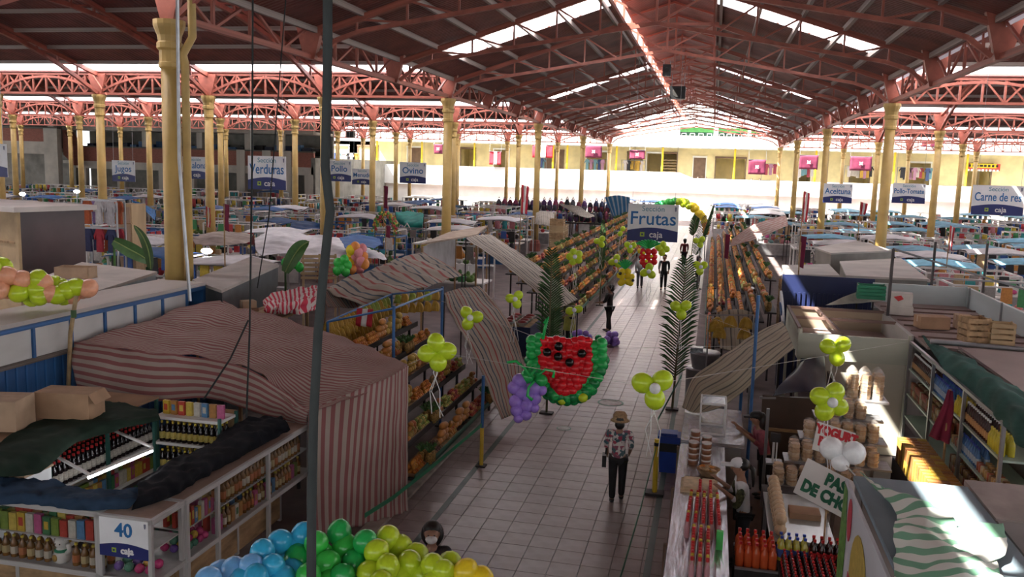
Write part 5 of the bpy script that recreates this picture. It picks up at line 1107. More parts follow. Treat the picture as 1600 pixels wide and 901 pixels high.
card('white card with red lettering Yogurt among biscuit stacks', 1303, 689, 12.9, .52, .4, -.32, (('YOGURT', .02, .1), ('F', -.17, -.06)), rl_, .17)
card('white card with green lettering beginning Pas de Cho above the snack table', 1294, 764, 11.65, .72, .47, -.5, (('PAS', .06, .1), ('DE CHO', .0, -.1)), gl_, .2, 0)
g = thing('balloon_flower', 'white balloons tied at the roof corner by the lettered cards', 'balloons', EYE+ray(1318, 715).normalized()*10.6)
for x, y, r in ((1299, 700, .13), (1334, 707, .13), (1313, 722, .1)): balloon('white', EYE+ray(x, y).normalized()*10.55, r, g, (jit(1), -1, jit(1)))
MB().tube([EYE+ray(1318, 722).normalized()*10.6, V(1.62, 9.52, 2.5)], .008, 4).obj('string', string_m, g)
# near kiosk roof with banner
nk = thing('kiosk', 'near kiosk with dusty blue-grey board roof and printed banner on its side', 'kiosk', (3.0, 8, 0))
blr = mat('dusty_blue_roof', (.2, .26, .3), .7, .3, 1.2); pkb = mat('dusty_pink_board', (.4, .34, .31), .8, .2, 1.5)
slab('roof_board', (1.6, 6.2, 2.44), (2.7, 9.5, 2.5), blr, nk); slab('roof_board', (2.72, 6.2, 2.44), (5.0, 8.6, 2.5), mat('dusty_grey_roof', (.33, .31, .3), .75, .3, 1.1), nk); slab('roof_board', (2.72, 8.62, 2.44), (3.4, 9.7, 2.51), pkb, nk)
slab('roof_board', (3.42, 8.62, 2.46), (3.75, 9.75, 2.53), pkb, nk); slab('roof_board', (3.78, 8.62, 2.45), (4.8, 9.4, 2.54), pkb, nk); slab('roof_board', (3.8, 9.42, 2.45), (4.9, 9.9, 2.53), pkb, nk)
for p in ((1.65, 9.45), (1.65, 6.3), (4.9, 9.3), (4.9, 6.3)): beam('post', (*p, 0), (*p, 2.44), .06, steel_m, nk)
slab('end_panel', (1.7, 9.4, 0), (4.9, 9.44, 2.4), pkb, nk)
ban = slab('banner', (1.52, 6.2, .9), (1.55, 9.5, 2.46), mat('banner_white', (.6, .62, .66), .5, .08, 2), nk)
XM = Matrix(((0, 0, -1, 0), (-1, 0, 0, 0), (0, 1, 0, 0), (0, 0, 0, 1)))      # board facing -X
bnm = T(1.515, 8.35, 1.78) @ XM
def flat(poly_, m, name, M, th=.004): return put(name, MB().prism(poly_, 0, th).mesh(name, m), M, nk, True)
def ell(a, b, n=20, cx=0, cy=0): return [(cx+a*math.cos(6.283*i/n), cy+b*math.sin(6.283*i/n)) for i in range(n)]
flat(ell(.45, .5), mat('banner_gold', (.5, .38, .08), .5, .15, 12), 'printed_corn', bnm); flat([(-.55, -.25), (.5, -.3), (.55, -.02), (-.5, .05)], mat('banner_red', (.45, .03, .06), .5, .05, 5), 'printed_ribbon', bnm @ T(0, -.1, .004)); marks(bnm @ T(0, -.22, .01), .8, .2, 5, white_t, nk)
flat([(-.2, -.7), (.12, -.7), (.16, .2), (.05, .66), (-.14, .68), (-.22, .1)], mat('banner_leaf', (.12, .3, .06), .5, .4, 14), 'printed_leaves', T(1.515, 9.3, 1.75) @ XM); flat([(-.25, -.2), (.3, -.2), (0, .4)], mat('banner_yellow', (.7, .55, .05), .5, .05, 5), 'printed_triangle', T(1.515, 7.4, 1.5) @ XM); flat(ell(.12, .22), MATS['banner_red'], 'printed_badge', T(1.515, 9.0, 2.2) @ XM)
o = cloth('striped_tarp', [[fz(1345, 742, 2.54), fz(1360, 752, 2.55), fz(1385, 768, 2.55)], [fz(1395, 790, 2.56), fz(1430, 785, 2.62), fz(1470, 800, 2.56)], [fz(1400, 830, 2.56), fz(1450, 830, 2.72), fz(1500, 835, 2.58), fz(1570, 820, 2.56)][:3], [fz(1400, 880, 2.56), fz(1470, 880, 2.75), fz(1555, 870, 2.58)], [fz(1400, 930, 2.56), fz(1470, 930, 2.66), fz(1570, 920, 2.56)]], greenst, None, 44, 60, .07, 2.6, uvs=(1, 11), seed=31)
tag(o, 'green and white striped tarp crumpled on the near kiosk roof', 'tarp')
o = cloth('striped_tarp', [[fz(1480, 830, 2.56), fz(1520, 822, 2.6), fz(1568, 815, 2.56)], [fz(1490, 850, 2.56), fz(1530, 848, 2.66), fz(1572, 842, 2.56)], [fz(1490, 875, 2.56), fz(1530, 880, 2.62), fz(1568, 870, 2.56)]], greenst, None, 24, 24, .05, 2.6, uvs=(5, 1), seed=33)
tag(o, 'loose flap of green and white striped tarp at the roof edge', 'tarp')
for g_ in ('green_white_striped_tarp',):
    nt = MATS[g_].node_tree; sp = nt.nodes['Separate XYZ']; mu = nt.nodes['Math']; nt.links.new(sp.outputs['Y'], mu.inputs[0])
# kiosk behind: white panel, drinks shelves, green cloth
pw = thing('kiosk', 'open-topped kiosk with pale panels, drinks shelves and wooden roof frame', 'kiosk', (3, 18, 0)); pale = mat('pale_green_panel', (.55, .57, .47), .5, .1, 1.5); pinkfl = mat('dusty_pink_ceiling', (.38, .3, .28), .85, .2, 1)
slab('front_panel', (1.85, 18.6, 1.9), (3.95, 18.68, 2.42), pale, pw); slab('back_wall', (2.3, 18.7, 0), (3.95, 18.78, 1.95), mat('cream_panel', (.6, .57, .48), .6, .1, 1.5), pw)
slab('ceiling_board', (1.9, 18.8, 2.0), (4.0, 21.6, 2.05), pinkfl, pw); slab('side_panel', (1.85, 18.7, 1.9), (1.93, 21.7, 2.5), pale, pw); slab('side_panel', (3.98, 18.7, 1.9), (4.06, 21.7, 2.5), mat('grey_pale_panel', (.42, .42, .4), .6, .15, 1.5), pw); slab('rear_panel', (1.9, 21.6, 1.9), (4.0, 21.68, 2.5), mat('tan_panel', (.35, .28, .2), .7, .15, 1.5), pw)
for a, b in (((1.9, 21.6, 2.52), (4.0, 21.6, 2.52)), ((2.7, 18.7, 2.45), (2.5, 21.6, 2.52)), ((1.9, 20.2, 2.5), (4.0, 20.2, 2.5)), ((1.88, 18.7, 2.5), (1.88, 21.7, 2.52))): beam('roof_bar', a, b, .06, mat('brown_bar', (.18, .11, .09), .6, .2, 3), pw)
for p in ((1.9, 18.65), (3.98, 18.65), (1.9, 21.6), (4.0, 21.6)): beam('post', (*p, 0), (*p, 2.5), .06, pale, pw)
k5 = thing('kiosk', 'flat pink-boarded kiosk roof with wooden crates on it', 'kiosk', (6, 17, 0)); slab('roof_board', (4.6, 13.0, 2.5), (8.5, 17.6, 2.55), pinkfl, k5); slab('roof_board', (4.1, 17.7, 2.42), (8.5, 23.8, 2.47), pinkfl, k5)
for i in range(8): slab('batten', (4.15, 18+i*.7, 2.47), (8.4, 18.05+i*.7, 2.5), MATS['brown_bar'], k5)
slab('rim_panel', (4.1, 23.8, 2.3), (6.3, 23.88, 2.95), mat('pale_blue_panel', (.5, .56, .56), .5, .1, 1.5), k5); slab('rim_panel', (6.3, 17.5, 2.3), (6.38, 23.88, 2.95), MATS['pale_blue_panel'], k5)
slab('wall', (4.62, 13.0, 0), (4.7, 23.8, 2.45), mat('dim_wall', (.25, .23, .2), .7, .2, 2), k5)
for y in (19, 21, 23.5): beam('stud', (6.28, y, 2.3), (6.28, y, 2.98), .04, steel_m, k5)
MB().tube([(4.1, 17.55, 2.6), (7.2, 17.2, 2.6), (7.6, 17.1, 2.55), (7.65, 16.4, 2.56), (7.2, 15.8, 2.58)], .045, 8).obj('pipe', steel_m, k5, smooth=True)
# shelves
ws = thing('drinks_shelf', 'tall pale green shelf of bottles and tins under the green cloth', 'shelf', (4.25, 16, 0)); mint = mat('mint_shelf', (.45, .58, .5), .4, .1, 2)
for z in (.5, .95, 1.4, 1.9): slab('shelf', (3.95, 12.6, z-.03), (4.55, 18.4, z), mint, ws)
for y in (12.6, 14.5, 16.5, 18.4):
    beam('post', (3.95, y, 0), (3.95, y, 2.41), .05, steel_m, ws); beam('post', (4.55, y, 0), (4.55, y, 2.41), .05, steel_m, ws)
beam('top_bar', (3.95, 12.6, 2.42), (3.95, 18.4, 2.42), .05, steel_m, ws)
drink('shcola', 'dark bottle with white cap on the mint shelf', 'white-capped bottles on the mint shelf', MATS['cola'], white_t, .04, .33, mat('tan_label', (.5, .28, .12), .5, .2, 9))
drink('shblue', 'blue water bottle on the mint shelf', 'water bottles on the mint shelf', mat('water_blue', (.08, .2, .45), .2, .1, 6), bcap, .04, .3, mat('water_label', (.4, .5, .6), .4, .1, 6))
drink('shyel', 'yellow oil bottle on the mint shelf', 'oil bottles on the mint shelf', mat('oil_yellow', (.6, .5, .05), .2, .1, 6), ycap, .045, .28)
kind('shtin', 'tin', 'printed tin stacked on the mint shelf', 'tin', 'tins on the mint shelf', [('tin', MB().lathe([(.045, 0), (.045, .12)], 9).mesh('tin', pal('tin_print', [(.5, .3, .1), (.4, .1, .05), (.6, .5, .3), (.25, .12, .05)], .35, scale=30), True))])
for i in range(30):
    y = 18.25-i*.1
    for j in range(2):
        reg('shcola' if i < 17 else 'shblue', T(4.02+j*.12, y, 1.9))
        for k in range(2): reg('shtin', T(4.03+j*.12, y, 1.4+.125*k))
for i in range(24):
    y = 15.1-i*.1
    for j in range(2): reg(['shyel', 'shcola', 'shcola', 'shyel'][i//6], T(4.02+j*.12, y, 1.9)); reg('shblue' if 4 < i < 14 else 'shtin', T(4.03+j*.12, y, 1.4)); reg('shtin', T(4.03+j*.12, y, .95)); reg('shtin', T(4.03+j*.12, y, 1.075))
gcl2 = plain('teal_green_cloth', (.035, .1, .085))
o = cloth('draped_cloth', [[fz(1440, 526, 2.5), fz(1455, 535, 2.5), fz(1470, 545, 2.5)], [fz(1465, 560, 2.46), fz(1490, 556, 2.62), fz(1515, 560, 2.55)], [fz(1490, 592, 2.4), fz(1520, 580, 2.66), fz(1545, 582, 2.57)], [fz(1515, 615, 2.4), fz(1555, 600, 2.72), fz(1580, 600, 2.58)], [fz(1555, 650, 2.4), fz(1585, 635, 2.72), fz(1620, 630, 2.57)], [fz(1600, 700, 2.36), fz(1630, 690, 2.66), fz(1680, 680, 2.57)]], gcl2, None, 26, 50, .07, 2.2, seed=40)
tag(o, 'long dark teal cloth draped along the top of the mint shelf', 'cloth')
# cartons of biscuits below the shelf, leaning board, maroon flag
for i, (x, y, z, lab) in enumerate(((3.4, 12.35, 0, 'open carton below the sunlit gap beside the mint shelf'), (2.42, 12.45, 0, 'wide cardboard carton below the Yogurt card'))): carton(lab, T(x, y, z) @ RZ(.3*i+.2), .7, .5, 1.0, card_m, True)
kind('jartin', 'yellow_tin', 'yellow and brown carton stacked beside the mint shelf', 'carton', 'yellow cartons', [('yellow_tin', MB().box((0, 0, .1), (.14, .1, .2)).mesh('yellow_tin', pal('yellow_carton', [(.6, .4, .06), (.5, .25, .06), (.35, .15, .05)], .5, scale=25)))])
cb = thing('goods_stand', 'low stand of yellow cartons in front of the mint shelf', 'stand', (3.5, 14.3, 0)); slab('body', (3.2, 12.9, 0), (3.65, 15.5, .95), rackm, cb)
for i in range(16):
    for j in range(3):
        for k in range(2): reg('jartin', T(3.28+j*.15, 13.0+i*.15, .95+.2*k))
mf = thing('flag', 'maroon flag with white emblem furled in front of the mint shelf', 'flag', (3.6, 13.6, 0)); p = EYE+(fz(1485, 608, 2.2)-EYE)*.935; MB().tube([V(p.x, p.y, 0), p], .02, 5).obj('staff', wood_m, mf)
cloth('cloth', [[p+V(-.04, -.03, 0), p+V(.03, -.03, -.02)], [p+V(-.14, -.03, -.4), p+V(.06, -.06, -.35)], [p+V(-.26, -.03, -.75), p+V(.05, -.03, -.85)]], mar, mf, 10, 14, .05, 3, folds=2, fold_amp=.03)
# black awning stall, tan awning, bananas, urns
o = sheet('awning', 'dark navy sheet roof behind the tan striped awning', [[(1288, 556, 2.06), (1260, 560, 2.06), (1246, 575, 2.0)], [(1290, 585, 1.85), (1250, 592, 1.85), (1220, 600, 1.85)], [(1290, 612, 1.7), (1245, 612, 1.7), (1208, 618, 1.7)]], mat('navy_sheet', (.01, .014, .03), .3, .2, 2), amp=.01, seed=50, legs=(0,))
dkbr = mat('dark_brown_board', (.085, .055, .042), .6, .2, 3)
db = thing('dark_stall', 'dark stall body under the navy sheet roof', 'stall', (1.9, 17.6, 0)); slab('front', (1.1, 16.6, 0), (2.5, 16.7, 1.55), dkbr, db); slab('side', (2.45, 16.6, 0), (2.5, 18.5, 1.7), dkbr, db); beam('rail', (1.05, 16.6, 1.5), (2.5, 16.7, 1.58), .04, steel_m, db); slab('shelf', (1.15, 16.55, .9), (2.45, 16.6, .95), wood_m, db)
sheet('striped_awning', 'tan striped awning sloping down to the aisle over the second counter', [[(1222, 502, 2.45), (1232, 520, 2.4), (1241, 545, 2.3)], [(1170, 530, 2.2), (1180, 555, 2.15), (1195, 580, 1.95)], [(1120, 562, 1.95), (1140, 590, 1.85), (1160, 612, 1.6)], [(1085, 590, 1.6), (1100, 612, 1.45), (1125, 636, 1.32)], [(1066, 636, 1.15), (1078, 642, 1.15), (1094, 645, 1.15)]], tanst, 40, 44, .04, 1.6, uvs=(5.5, 1), seed=51)
post('blue post standing beside the tan striped awning', .87, 15.9, 3.5, blue_p)
post('second blue post under the tan awning edge', .75, 17.4, 1.75, blue_p)
o = sheet('striped_cloth', 'tan striped cloth backdrop with hanging bananas', [[(1118, 488, 2.1), (1145, 484, 2.1), (1176, 488, 2.1)], [(1124, 515, 1.7), (1148, 515, 1.7), (1172, 515, 1.7)], [(1125, 545, 1.3), (1150, 548, 1.3), (1172, 545, 1.3)]], tanst, uvs=(4, 1), seed=52)
for px, py in ((1122, 500), (1143, 498), (1165, 500), (1124, 515), (1163, 517), (1118, 505)): reg('ban', T(fy(px, py-4, 20.6)) @ RZ(jit(.3)) @ S(1.7, 1.7, 1.4))
br2 = thing('banana_rail', 'thin rail in front of the tan cloth with six hands of bananas', 'rail', (.5, 20.6, 0)); A, B = fy(1108, 492, 20.62), fy(1178, 492, 20.62); MB().tube([A, B], .015, 6).tube([A, V(A.x, A.y, 0)], .02, 6).tube([B, V(B.x, B.y, 0)], .02, 6).obj('bar', steel_m, br2)
ur = thing('steel_urn', 'stainless steel drum and lidded tub beside the palm frond post', 'urn', (-.05, 21.6, 0)); MB().lathe([(.36, 0), (.36, .85), (.38, .87), (.38, .9)], 16, T(-.05, 21.6, 0)).obj('drum', steel_m, ur, smooth=True); MB().lathe([(.3, .9), (.36, 1.25), (.38, 1.27), (.36, 1.3)], 16, T(.02, 21.6, 0)).obj('tub', steel_m, ur, smooth=True); MB().box((-.18, 21.5, 1.36), (.3, .25, .12)).obj('tray', foil, ur)
# things on top of the kiosks
nvc = thing('corrugated_fence', 'navy corrugated sheet wall behind the open-topped kiosk', 'panel', (3, 24.3, 0)); nvm = mat('navy_sheet_wall', (.012, .02, .08), .5, .15, 2)
slab('sheet', (1.9, 24.2, 0), (4.2, 24.25, 3.0), nvm, nvc)
for i in range(18): slab('rib', (1.95+i*.125, 24.17, 1.6), (2.01+i*.125, 24.2, 2.55), nvm, nvc)
sheet('tarp', 'white cloth wedge slung below the green crate', [[(1366, 448, 2.9), (1340, 455, 2.85)], [(1380, 470, 2.65), (1290, 476, 2.55)]], plain('cream_cloth', (.55, .52, .46)), 14, 10, .04, seed=53, legs=(0, 1))
gc_ = crate('plastic_crate', 'green plastic crate on the kiosk partition', T(fz(1360, 466, 2.75)) @ RZ(-.1), .62, .42, .34, mat('green_plastic', (.01, .2, .1), .4, .1, 4), None, 4)
wbx = carton('white fruit carton printed with a watermelon slice on the kiosk partition', T(fz(1405, 490, 2.5)+V(0, 0, .19)) @ RZ(-.15), .5, .36, .3, mat('white_carton', (.6, .57, .52), .7, .08, 4)); M_ = wbx.matrix_basis
put('printed_slice', MB().prism([(-.16, .22), (.0, .26), (.06, .18), (-.05, .12)], 0, .003).mesh('printed_slice', mat('watermelon_red', (.55, .03, .03), .5, 0)), M_ @ T(0, -.183, 0) @ RX(math.pi/2), wbx, True)
carton('white banded carton under the watermelon carton', T(fz(1405, 490, 2.5)) @ RZ(-.15), .56, .4, .18, MATS['white_carton'])
crate('wooden_crate', 'brown slatted crate standing on the pink-boarded roof', T(fz(1520, 533, 2.56)) @ RZ(.2) @ RX(math.pi/2*0), .42, .4, .48, wood_m, None, 4); crate('wooden_crate', 'paler slatted crate leaning beside the brown one on the pink-boarded roof', T(fz(1563, 537, 2.56)) @ RZ(-.1), .4, .36, .42, ply, None, 4)
carton('carton with a printed fruit picture on the pink-boarded roof', T(fz(1455, 512, 2.5)) @ RZ(.15), .6, .4, .25, card_m); carton('small printed carton beside the slatted crates', T(fz(1503, 512, 2.5)), .3, .3, .28, card2)
rs = thing('round_sign', 'round white and blue sign standing beside the tan awning', 'sign', fz(1228, 505, 2.4)); q = fy(1222, 482, 20.9); MB().lathe([(.42, -.02), (.42, .02)], 20, T(q) @ RY(math.pi/2-.12) @ RZ(0)).obj('disc', signw, rs); MB().lathe([(.3, -.025), (.3, .025)], 16, T(q+V(-.02, -.02, 0)) @ RY(math.pi/2-.12) @ S(.5, 1, 1)).obj('blue_print', mat('sign_blue_print', (.04, .12, .3), .5, .1, 4), rs); MB().tube([q-V(0, 0, .4), V(q.x, q.y, 0)], .03, 6).obj('post', steel_m, rs)
# grey box roofs
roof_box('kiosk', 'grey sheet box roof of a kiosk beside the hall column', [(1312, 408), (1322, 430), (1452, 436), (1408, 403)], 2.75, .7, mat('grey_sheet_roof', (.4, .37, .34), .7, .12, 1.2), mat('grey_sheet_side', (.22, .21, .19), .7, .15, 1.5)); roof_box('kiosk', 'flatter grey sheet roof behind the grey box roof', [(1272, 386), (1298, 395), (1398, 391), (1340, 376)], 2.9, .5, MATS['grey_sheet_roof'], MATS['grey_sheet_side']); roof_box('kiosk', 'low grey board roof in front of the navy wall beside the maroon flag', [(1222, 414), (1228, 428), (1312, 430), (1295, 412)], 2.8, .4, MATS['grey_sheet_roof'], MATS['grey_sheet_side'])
sheet('striped_awning', 'brownish pink striped awning above the right fruit stalls', [[(1145, 372, 2.5), (1180, 350, 2.8), (1228, 336, 3.0)], [(1140, 385, 2.2), (1185, 372, 2.5), (1232, 352, 2.8)]], stripes('brown_pink_stripes', [(1, (.36, .2, .18)), (1, (.45, .36, .32))], 'Y'), 24, 20, .06, uvs=(1, 7), seed=55, legs=(1, 3))
for x, y, n in ((2.95, 32.9, 6), (2.95, 33.6, 5), (2.95, 34.3, 5), (-7.6, 44.0, 9), (-7.6, 44.7, 8), (-7.65, 45.4, 8)):
    for k in range(n): crate('wooden_crate', 'slatted wooden crate in the stacks along the fruit aisle', T(x, y, k*.345) @ RZ(jit(.04)), .7, .5, .34, ply if k % 2 else wood_m, 'stacked slatted crates', 3)
# dark pipe frame above the right kiosks
pfm = thing('pipe_frame', 'dark pipe frame rising above the right-hand kiosks', 'frame', (6, 24, 0)); dk = mat('dark_pipe', (.06, .05, .05), .5, .2, 4)
PP = [fz(1374, 492, 2.5), fz(1455, 450, 2.6), fz(1537, 440, 2.6)]; TT = [fy(1381, 388, PP[0].y), fy(1467, 378, PP[1].y), fy(1547, 380, PP[2].y)]
PP[0] = V(4.02, min(PP[0].y, 21.5), 2.5)
for k, (p, q) in enumerate(zip(PP, TT)): beam('upright', (p.x, p.y, 0 if k else 2.48), (p.x, p.y, q.z), .06, dk, pfm)
a, b = V(PP[0].x, PP[0].y, TT[0].z), fz(1600, 458, 2.7); beam('rail', a, V(b.x, b.y, 2.8), .04, dk, pfm); beam('rail', V(PP[1].x, PP[1].y, 2.9), V(PP[1].x+6, PP[1].y-.5, 2.85), .05, steel_m, pfm)
q = fy(1393, 400, 44); pz = thing('stall_number_sign', 'yellow stall number sign reading Puesto 73', 'sign', V(q.x, 44, 0)); slab('panel', (q.x-.33, 44, q.z-.3), (q.x+.35, 44.04, q.z+.3), mat('yellow_sign', (.7, .55, .05), .5, .08, 3), pz); text('73', .42, dark_m, T(q.x, 43.99, q.z-.09) @ BM, pz, off=.012); text('PUESTO', .15, dark_m, T(q.x, 43.99, q.z+.2) @ BM, pz); MB().tube([(q.x, 44.03, 0), (q.x, 44.03, q.z)], .04, 5).obj('stand', steel_m, pz)
# ================================================================ PEOPLE
def skin_mesh(name, V_, E_, R_, m, sub=2):
    me = bpy.data.meshes.new(name); me.from_pydata([tuple(v) for v in V_], E_, []); o = bpy.data.objects.new('tmp', me)
    md = o.modifiers.new('s', 'SKIN'); md.use_smooth_shade = True; md.branch_smoothing = .6
    for i, r in enumerate(R_):
        sv = me.skin_vertices[0].data[i]; sv.radius = r if isinstance(r, tuple) else (r, r); sv.use_root = (i == 0)
    sd = o.modifiers.new('d', 'SUBSURF'); sd.levels = sub; sd.render_levels = sub
    out = baked(o); out.name = name
    out.materials.clear(); out.materials.append(m); out.polygons.foreach_set('use_smooth', [True]*len(out.polygons)); bpy.data.objects.remove(o); bpy.data.meshes.remove(me); return out
skinm = mat('skin', (.32, .17, .11), .55, .08, 8); hairm = mat('black_hair', (.012, .009, .008), .45, .2, 20)
def person(label, loc, rz, h, top, legs, arms=((.02, .0), (.02, .0)), step=.0, lean=0, hair='short', shoes=black_m, sub=2, skirt=None, fingers=True):
    """stands at loc facing local +Y; arms = ((elbow forward, wrist forward, wrist up) left, right); step = stride in metres"""
    t = thing('person', label, 'person', loc, rz); B = t.matrix_basis
    def P(x, y, z): return (x*h, y*h+lean*h*max(0, z-.5), z*h)
    vs = []; es = []; rs = []
    def v(p, r, link=None):
        vs.append(P(*p)); rs.append((r*h, r*h) if not isinstance(r, tuple) else (r[0]*h, r[1]*h))
        if link is not None: es.append((link, len(vs)-1))
        return len(vs)-1
    pel = v((0, 0, .52), (.078, .06)); sp = v((0, 0, .62), (.07, .055), pel); chs = v((0, .005, .73), (.082, .06), sp); nb = v((0, 0, .805), (.05, .045), chs); nk_ = v((0, .004, .845), (.03, .032), nb)
    hb = v((0, .012, .878), (.05, .058), nk_); hm = v((0, .014, .92), (.062, .07), hb); v((0, .008, .965), (.048, .055), hm)
    W = []; A = []
    for s, am in ((-1, arms[0]), (1, arms[1])):
        ef, wf = am[0], am[1]; wu = am[2] if len(am) > 2 else 0
        sh_ = v((s*.105, 0, .79), .036, chs); el = v((s*.135, ef, .635), .027, sh_); wr = v((s*.125, ef+wf, .49+wu), .019, el); d = Vector((0, wf, -.145+wu)).normalized()*.045
        hd_ = v((s*.122, ef+wf+d.y, .49+wu+d.z), (.013, .024), wr); W.append((s, ef+wf, .49+wu, d)); A.append((sh_, el))
        if fingers:
            for k in range(4):
                o_ = (k-1.5)*.011; L = (.04, .047, .045, .036)[k]; f1 = v((s*.122, ef+wf+d.y*1.5+o_, .49+wu+d.z*1.6), .0058, hd_); v((s*.117, ef+wf+d.y*1.5+o_+d.y/.045*L*.6+.006, .49+wu+d.z*1.6+d.z/.045*L*.7), .005, f1)
            v((s*.112, ef+wf+d.y*.6+.03, .49+wu+d.z*.9), .0062, hd_)
    for s in (-1, 1):
        st = step*s; hp = v((s*.05, 0, .49), (.055, .055), pel); kn = v((s*.052, st*.45+.012, .275), .038, hp); an = v((s*.05, st, .05 if st >= 0 else .07), .024, kn); v((s*.052, st+.07, .018), (.022, .018), an)
    put('body', skin_mesh('body', vs, es, rs, skinm, sub), B, t, True)
    # shirt
    vs, es, rs = [], [], []
    c0 = v((0, 0, .455), (.1, .082)); c1 = v((0, 0, .6), (.088, .072), c0); c2_ = v((0, .005, .73), (.093, .072), c1); v((0, 0, .828), (.052, .05), c2_)
    for (s, y_, z_, d), am in zip(W, arms):
        sh_ = v((s*.115, 0, .795), .047, c2_); el = v((s*.137, am[0], .635), .034, sh_); v((s*.13, am[0]*.5+y_*.5, (.635+z_)/2), .028, el)
    put('top', skin_mesh('top', vs, es, rs, top, sub), B, t, True)
    vs, es, rs = [], [], []
    if skirt: 
        put('skirt', MB().lathe([(.1*h, .56*h), (.115*h, .45*h), (.13*h, .25*h), (.128*h, .24*h)], 14).mesh('skirt', skirt, True), B, t, True)
    c0 = v((0, 0, .53), (.085, .068))
    for s in (-1, 1):
        st = step*s; hp = v((s*.052, 0, .48), (.064, .063), c0); kn = v((s*.053, st*.45+.012, .275), .047, hp); v((s*.05, st*.97, .045), .038, kn)
    put('trousers', skin_mesh('trousers', vs, es, rs, legs, sub), B, t, True)
    for s in (-1, 1): put('shoe', MB().ball((s*.052*h, (step*s+.045)*h, .022*h), (.03*h, .075*h, .024*h), 8, 5).mesh('shoe', shoes, True), B, t, True)
    hx = MB().ball((0, P(0, .004, .94)[1], .94*h), (.066*h, .07*h, .06*h), 12, 8)
    if hair == 'long': hx.ball((0, P(0, -.03, .89)[1], .885*h), (.085*h, .05*h, .1*h), 12, 8).ball((0, P(0, -.035, .86)[1], .85*h), (.06*h, .04*h, .09*h), 10, 7)
    if hair != 'tail': hx.ball((0, P(0, -.022, .885)[1], .885*h), (.056*h, .045*h, .055*h), 10, 7)
    if hair == 'tail': hx.tube([P(0, -.05, .94), P(0, -.085, .9), P(0, -.085, .82), P(0, -.075, .74)], [.02*h, .024*h, .02*h, .008*h], 7)
    # hair sits on the back and crown
    put('hair', hx.mesh('hair', hairm, True), B @ T(0, -.02*h, .004*h), t, True)
    put('nose', MB().ball((0, P(0, .078, .905)[1], .905*h), (.009*h, .013*h, .014*h), 6, 5).mesh('nose', skinm, True), B, t, True)
    for s in (-1, 1):
        put('eye', MB().ball((s*.021*h, P(0, .066, .925)[1], .925*h), (.008*h, .006*h, .005*h), 6, 4).mesh('eye', black_m), B, t, True); put('ear', MB().ball((s*.052*h, P(0, .01, .915)[1], .915*h), (.008*h, .016*h, .02*h), 6, 5).mesh('ear', skinm, True), B, t, True)
    t['_h'] = h; return t
def mask(t, m=None):
    h = t['_h']; put('face_mask', MB().ball((0, .062*h, .893*h), (.044*h, .036*h, .032*h), 10, 6).mesh('face_mask', m or mat('white_mask', (.75, .75, .76), .6, .05, 5), True), t.matrix_basis, t, True)
def floral():
    m = mat('floral_print', (.55, .5, .48), .8, .1, 4); nt = m.node_tree; p = nt.nodes['Principled BSDF']; vo = nt.nodes.new('ShaderNodeTexVoronoi'); vo.inputs['Scale'].default_value = 22; tc = nt.nodes.new('ShaderNodeTexCoord'); nt.links.new(tc.outputs['Object'], vo.inputs['Vector'])
    r = nt.nodes.new('ShaderNodeValToRGB'); r.color_ramp.interpolation = 'CONSTANT'; sp = nt.nodes.new('ShaderNodeSeparateColor'); nt.links.new(vo.outputs['Color'], sp.inputs[0]); nt.links.new(sp.outputs[0], r.inputs[0]); e = r.color_ramp.elements
    for i, c in enumerate(((.58, .53, .5), (.35, .05, .09), (.6, .55, .53), (.06, .12, .14), (.55, .5, .48), (.25, .08, .12))):
        if i > 1: e.new(.5)
        e[i].position = i/6; e[i].color = (*c, 1)
    nt.links.new(r.outputs[0], p.inputs['Base Color']); return m
pants = mat('black_trousers', (.012, .011, .013), .8, .1, 6)
w = person('woman with straw hat and floral blouse walking away down the aisle', (-1.32, 14.52, 0), .1, 1.54, floral(), pants, ((.03, .06, .05), (.02, .08, .06)), .06, hair='short'); h = 1.54; B = w.matrix_basis
put('straw_hat', MB().lathe([(.1, .938*h), (.155, .922*h), (.165, .927*h), (.12, .948*h), (.115, .99*h), (.085, 1.02*h), (.01, 1.03*h)], 18).mesh('straw_hat', mat('straw', (.36, .23, .12), .8, .25, 30), True), B, w, True)
put('bag_strap', MB().tube([(-.1, -.02, .81*h), (-.19, .05, .66*h), (-.22, .05, .52*h)], .016, 6).mesh('bag_strap', black_m), B, w, True); put('shoulder_bag', MB().box((-.235, .04, .46*h), (.07, .2, .2)).mesh('shoulder_bag', black_m), B, w, True)
p = fz(675, 832, 1.45); mw = person('masked woman with long dark hair below the balloon garland', (p.x, p.y, 0), math.pi+.25, 1.58, mat('dark_jacket', (.02, .015, .015), .8, .1, 6), pants, hair='long'); mask(mw)
g1 = person('girl in white cap and patterned white vest working behind the foil counter', (.68, 12.55, 0), math.pi/2+.1, 1.6, mat('white_vest', (.55, .55, .56), .8, .12, 5), pants, ((.05, .12, .24), (.05, .12, .24)), 0, .12, 'tail'); mask(g1, black_m); h = 1.6; B = g1.matrix_basis
put('cap', MB().ball((0, .07*h, .955*h), (.066*h, .075*h, .05*h), 12, 6).box((0, .165*h, .94*h), (.09*h, .11*h, .012*h)).mesh('cap', mat('white_cap_cloth', (.68, .68, .7), .8, .05, 5), True), B, g1, True)
for s in (-1, 1): put('patterned_sleeve', skin_mesh('patterned_sleeve', [(s*.112*h, .034*h, .79*h), (s*.142*h, .075*h, .635*h), (s*.14*h, .11*h, .585*h)], [(0, 1), (1, 2)], [.046*h, .039*h, .034*h], mat('camo_pattern', (.07, .075, .03), .8, .7, 26), 2), B, g1, True)
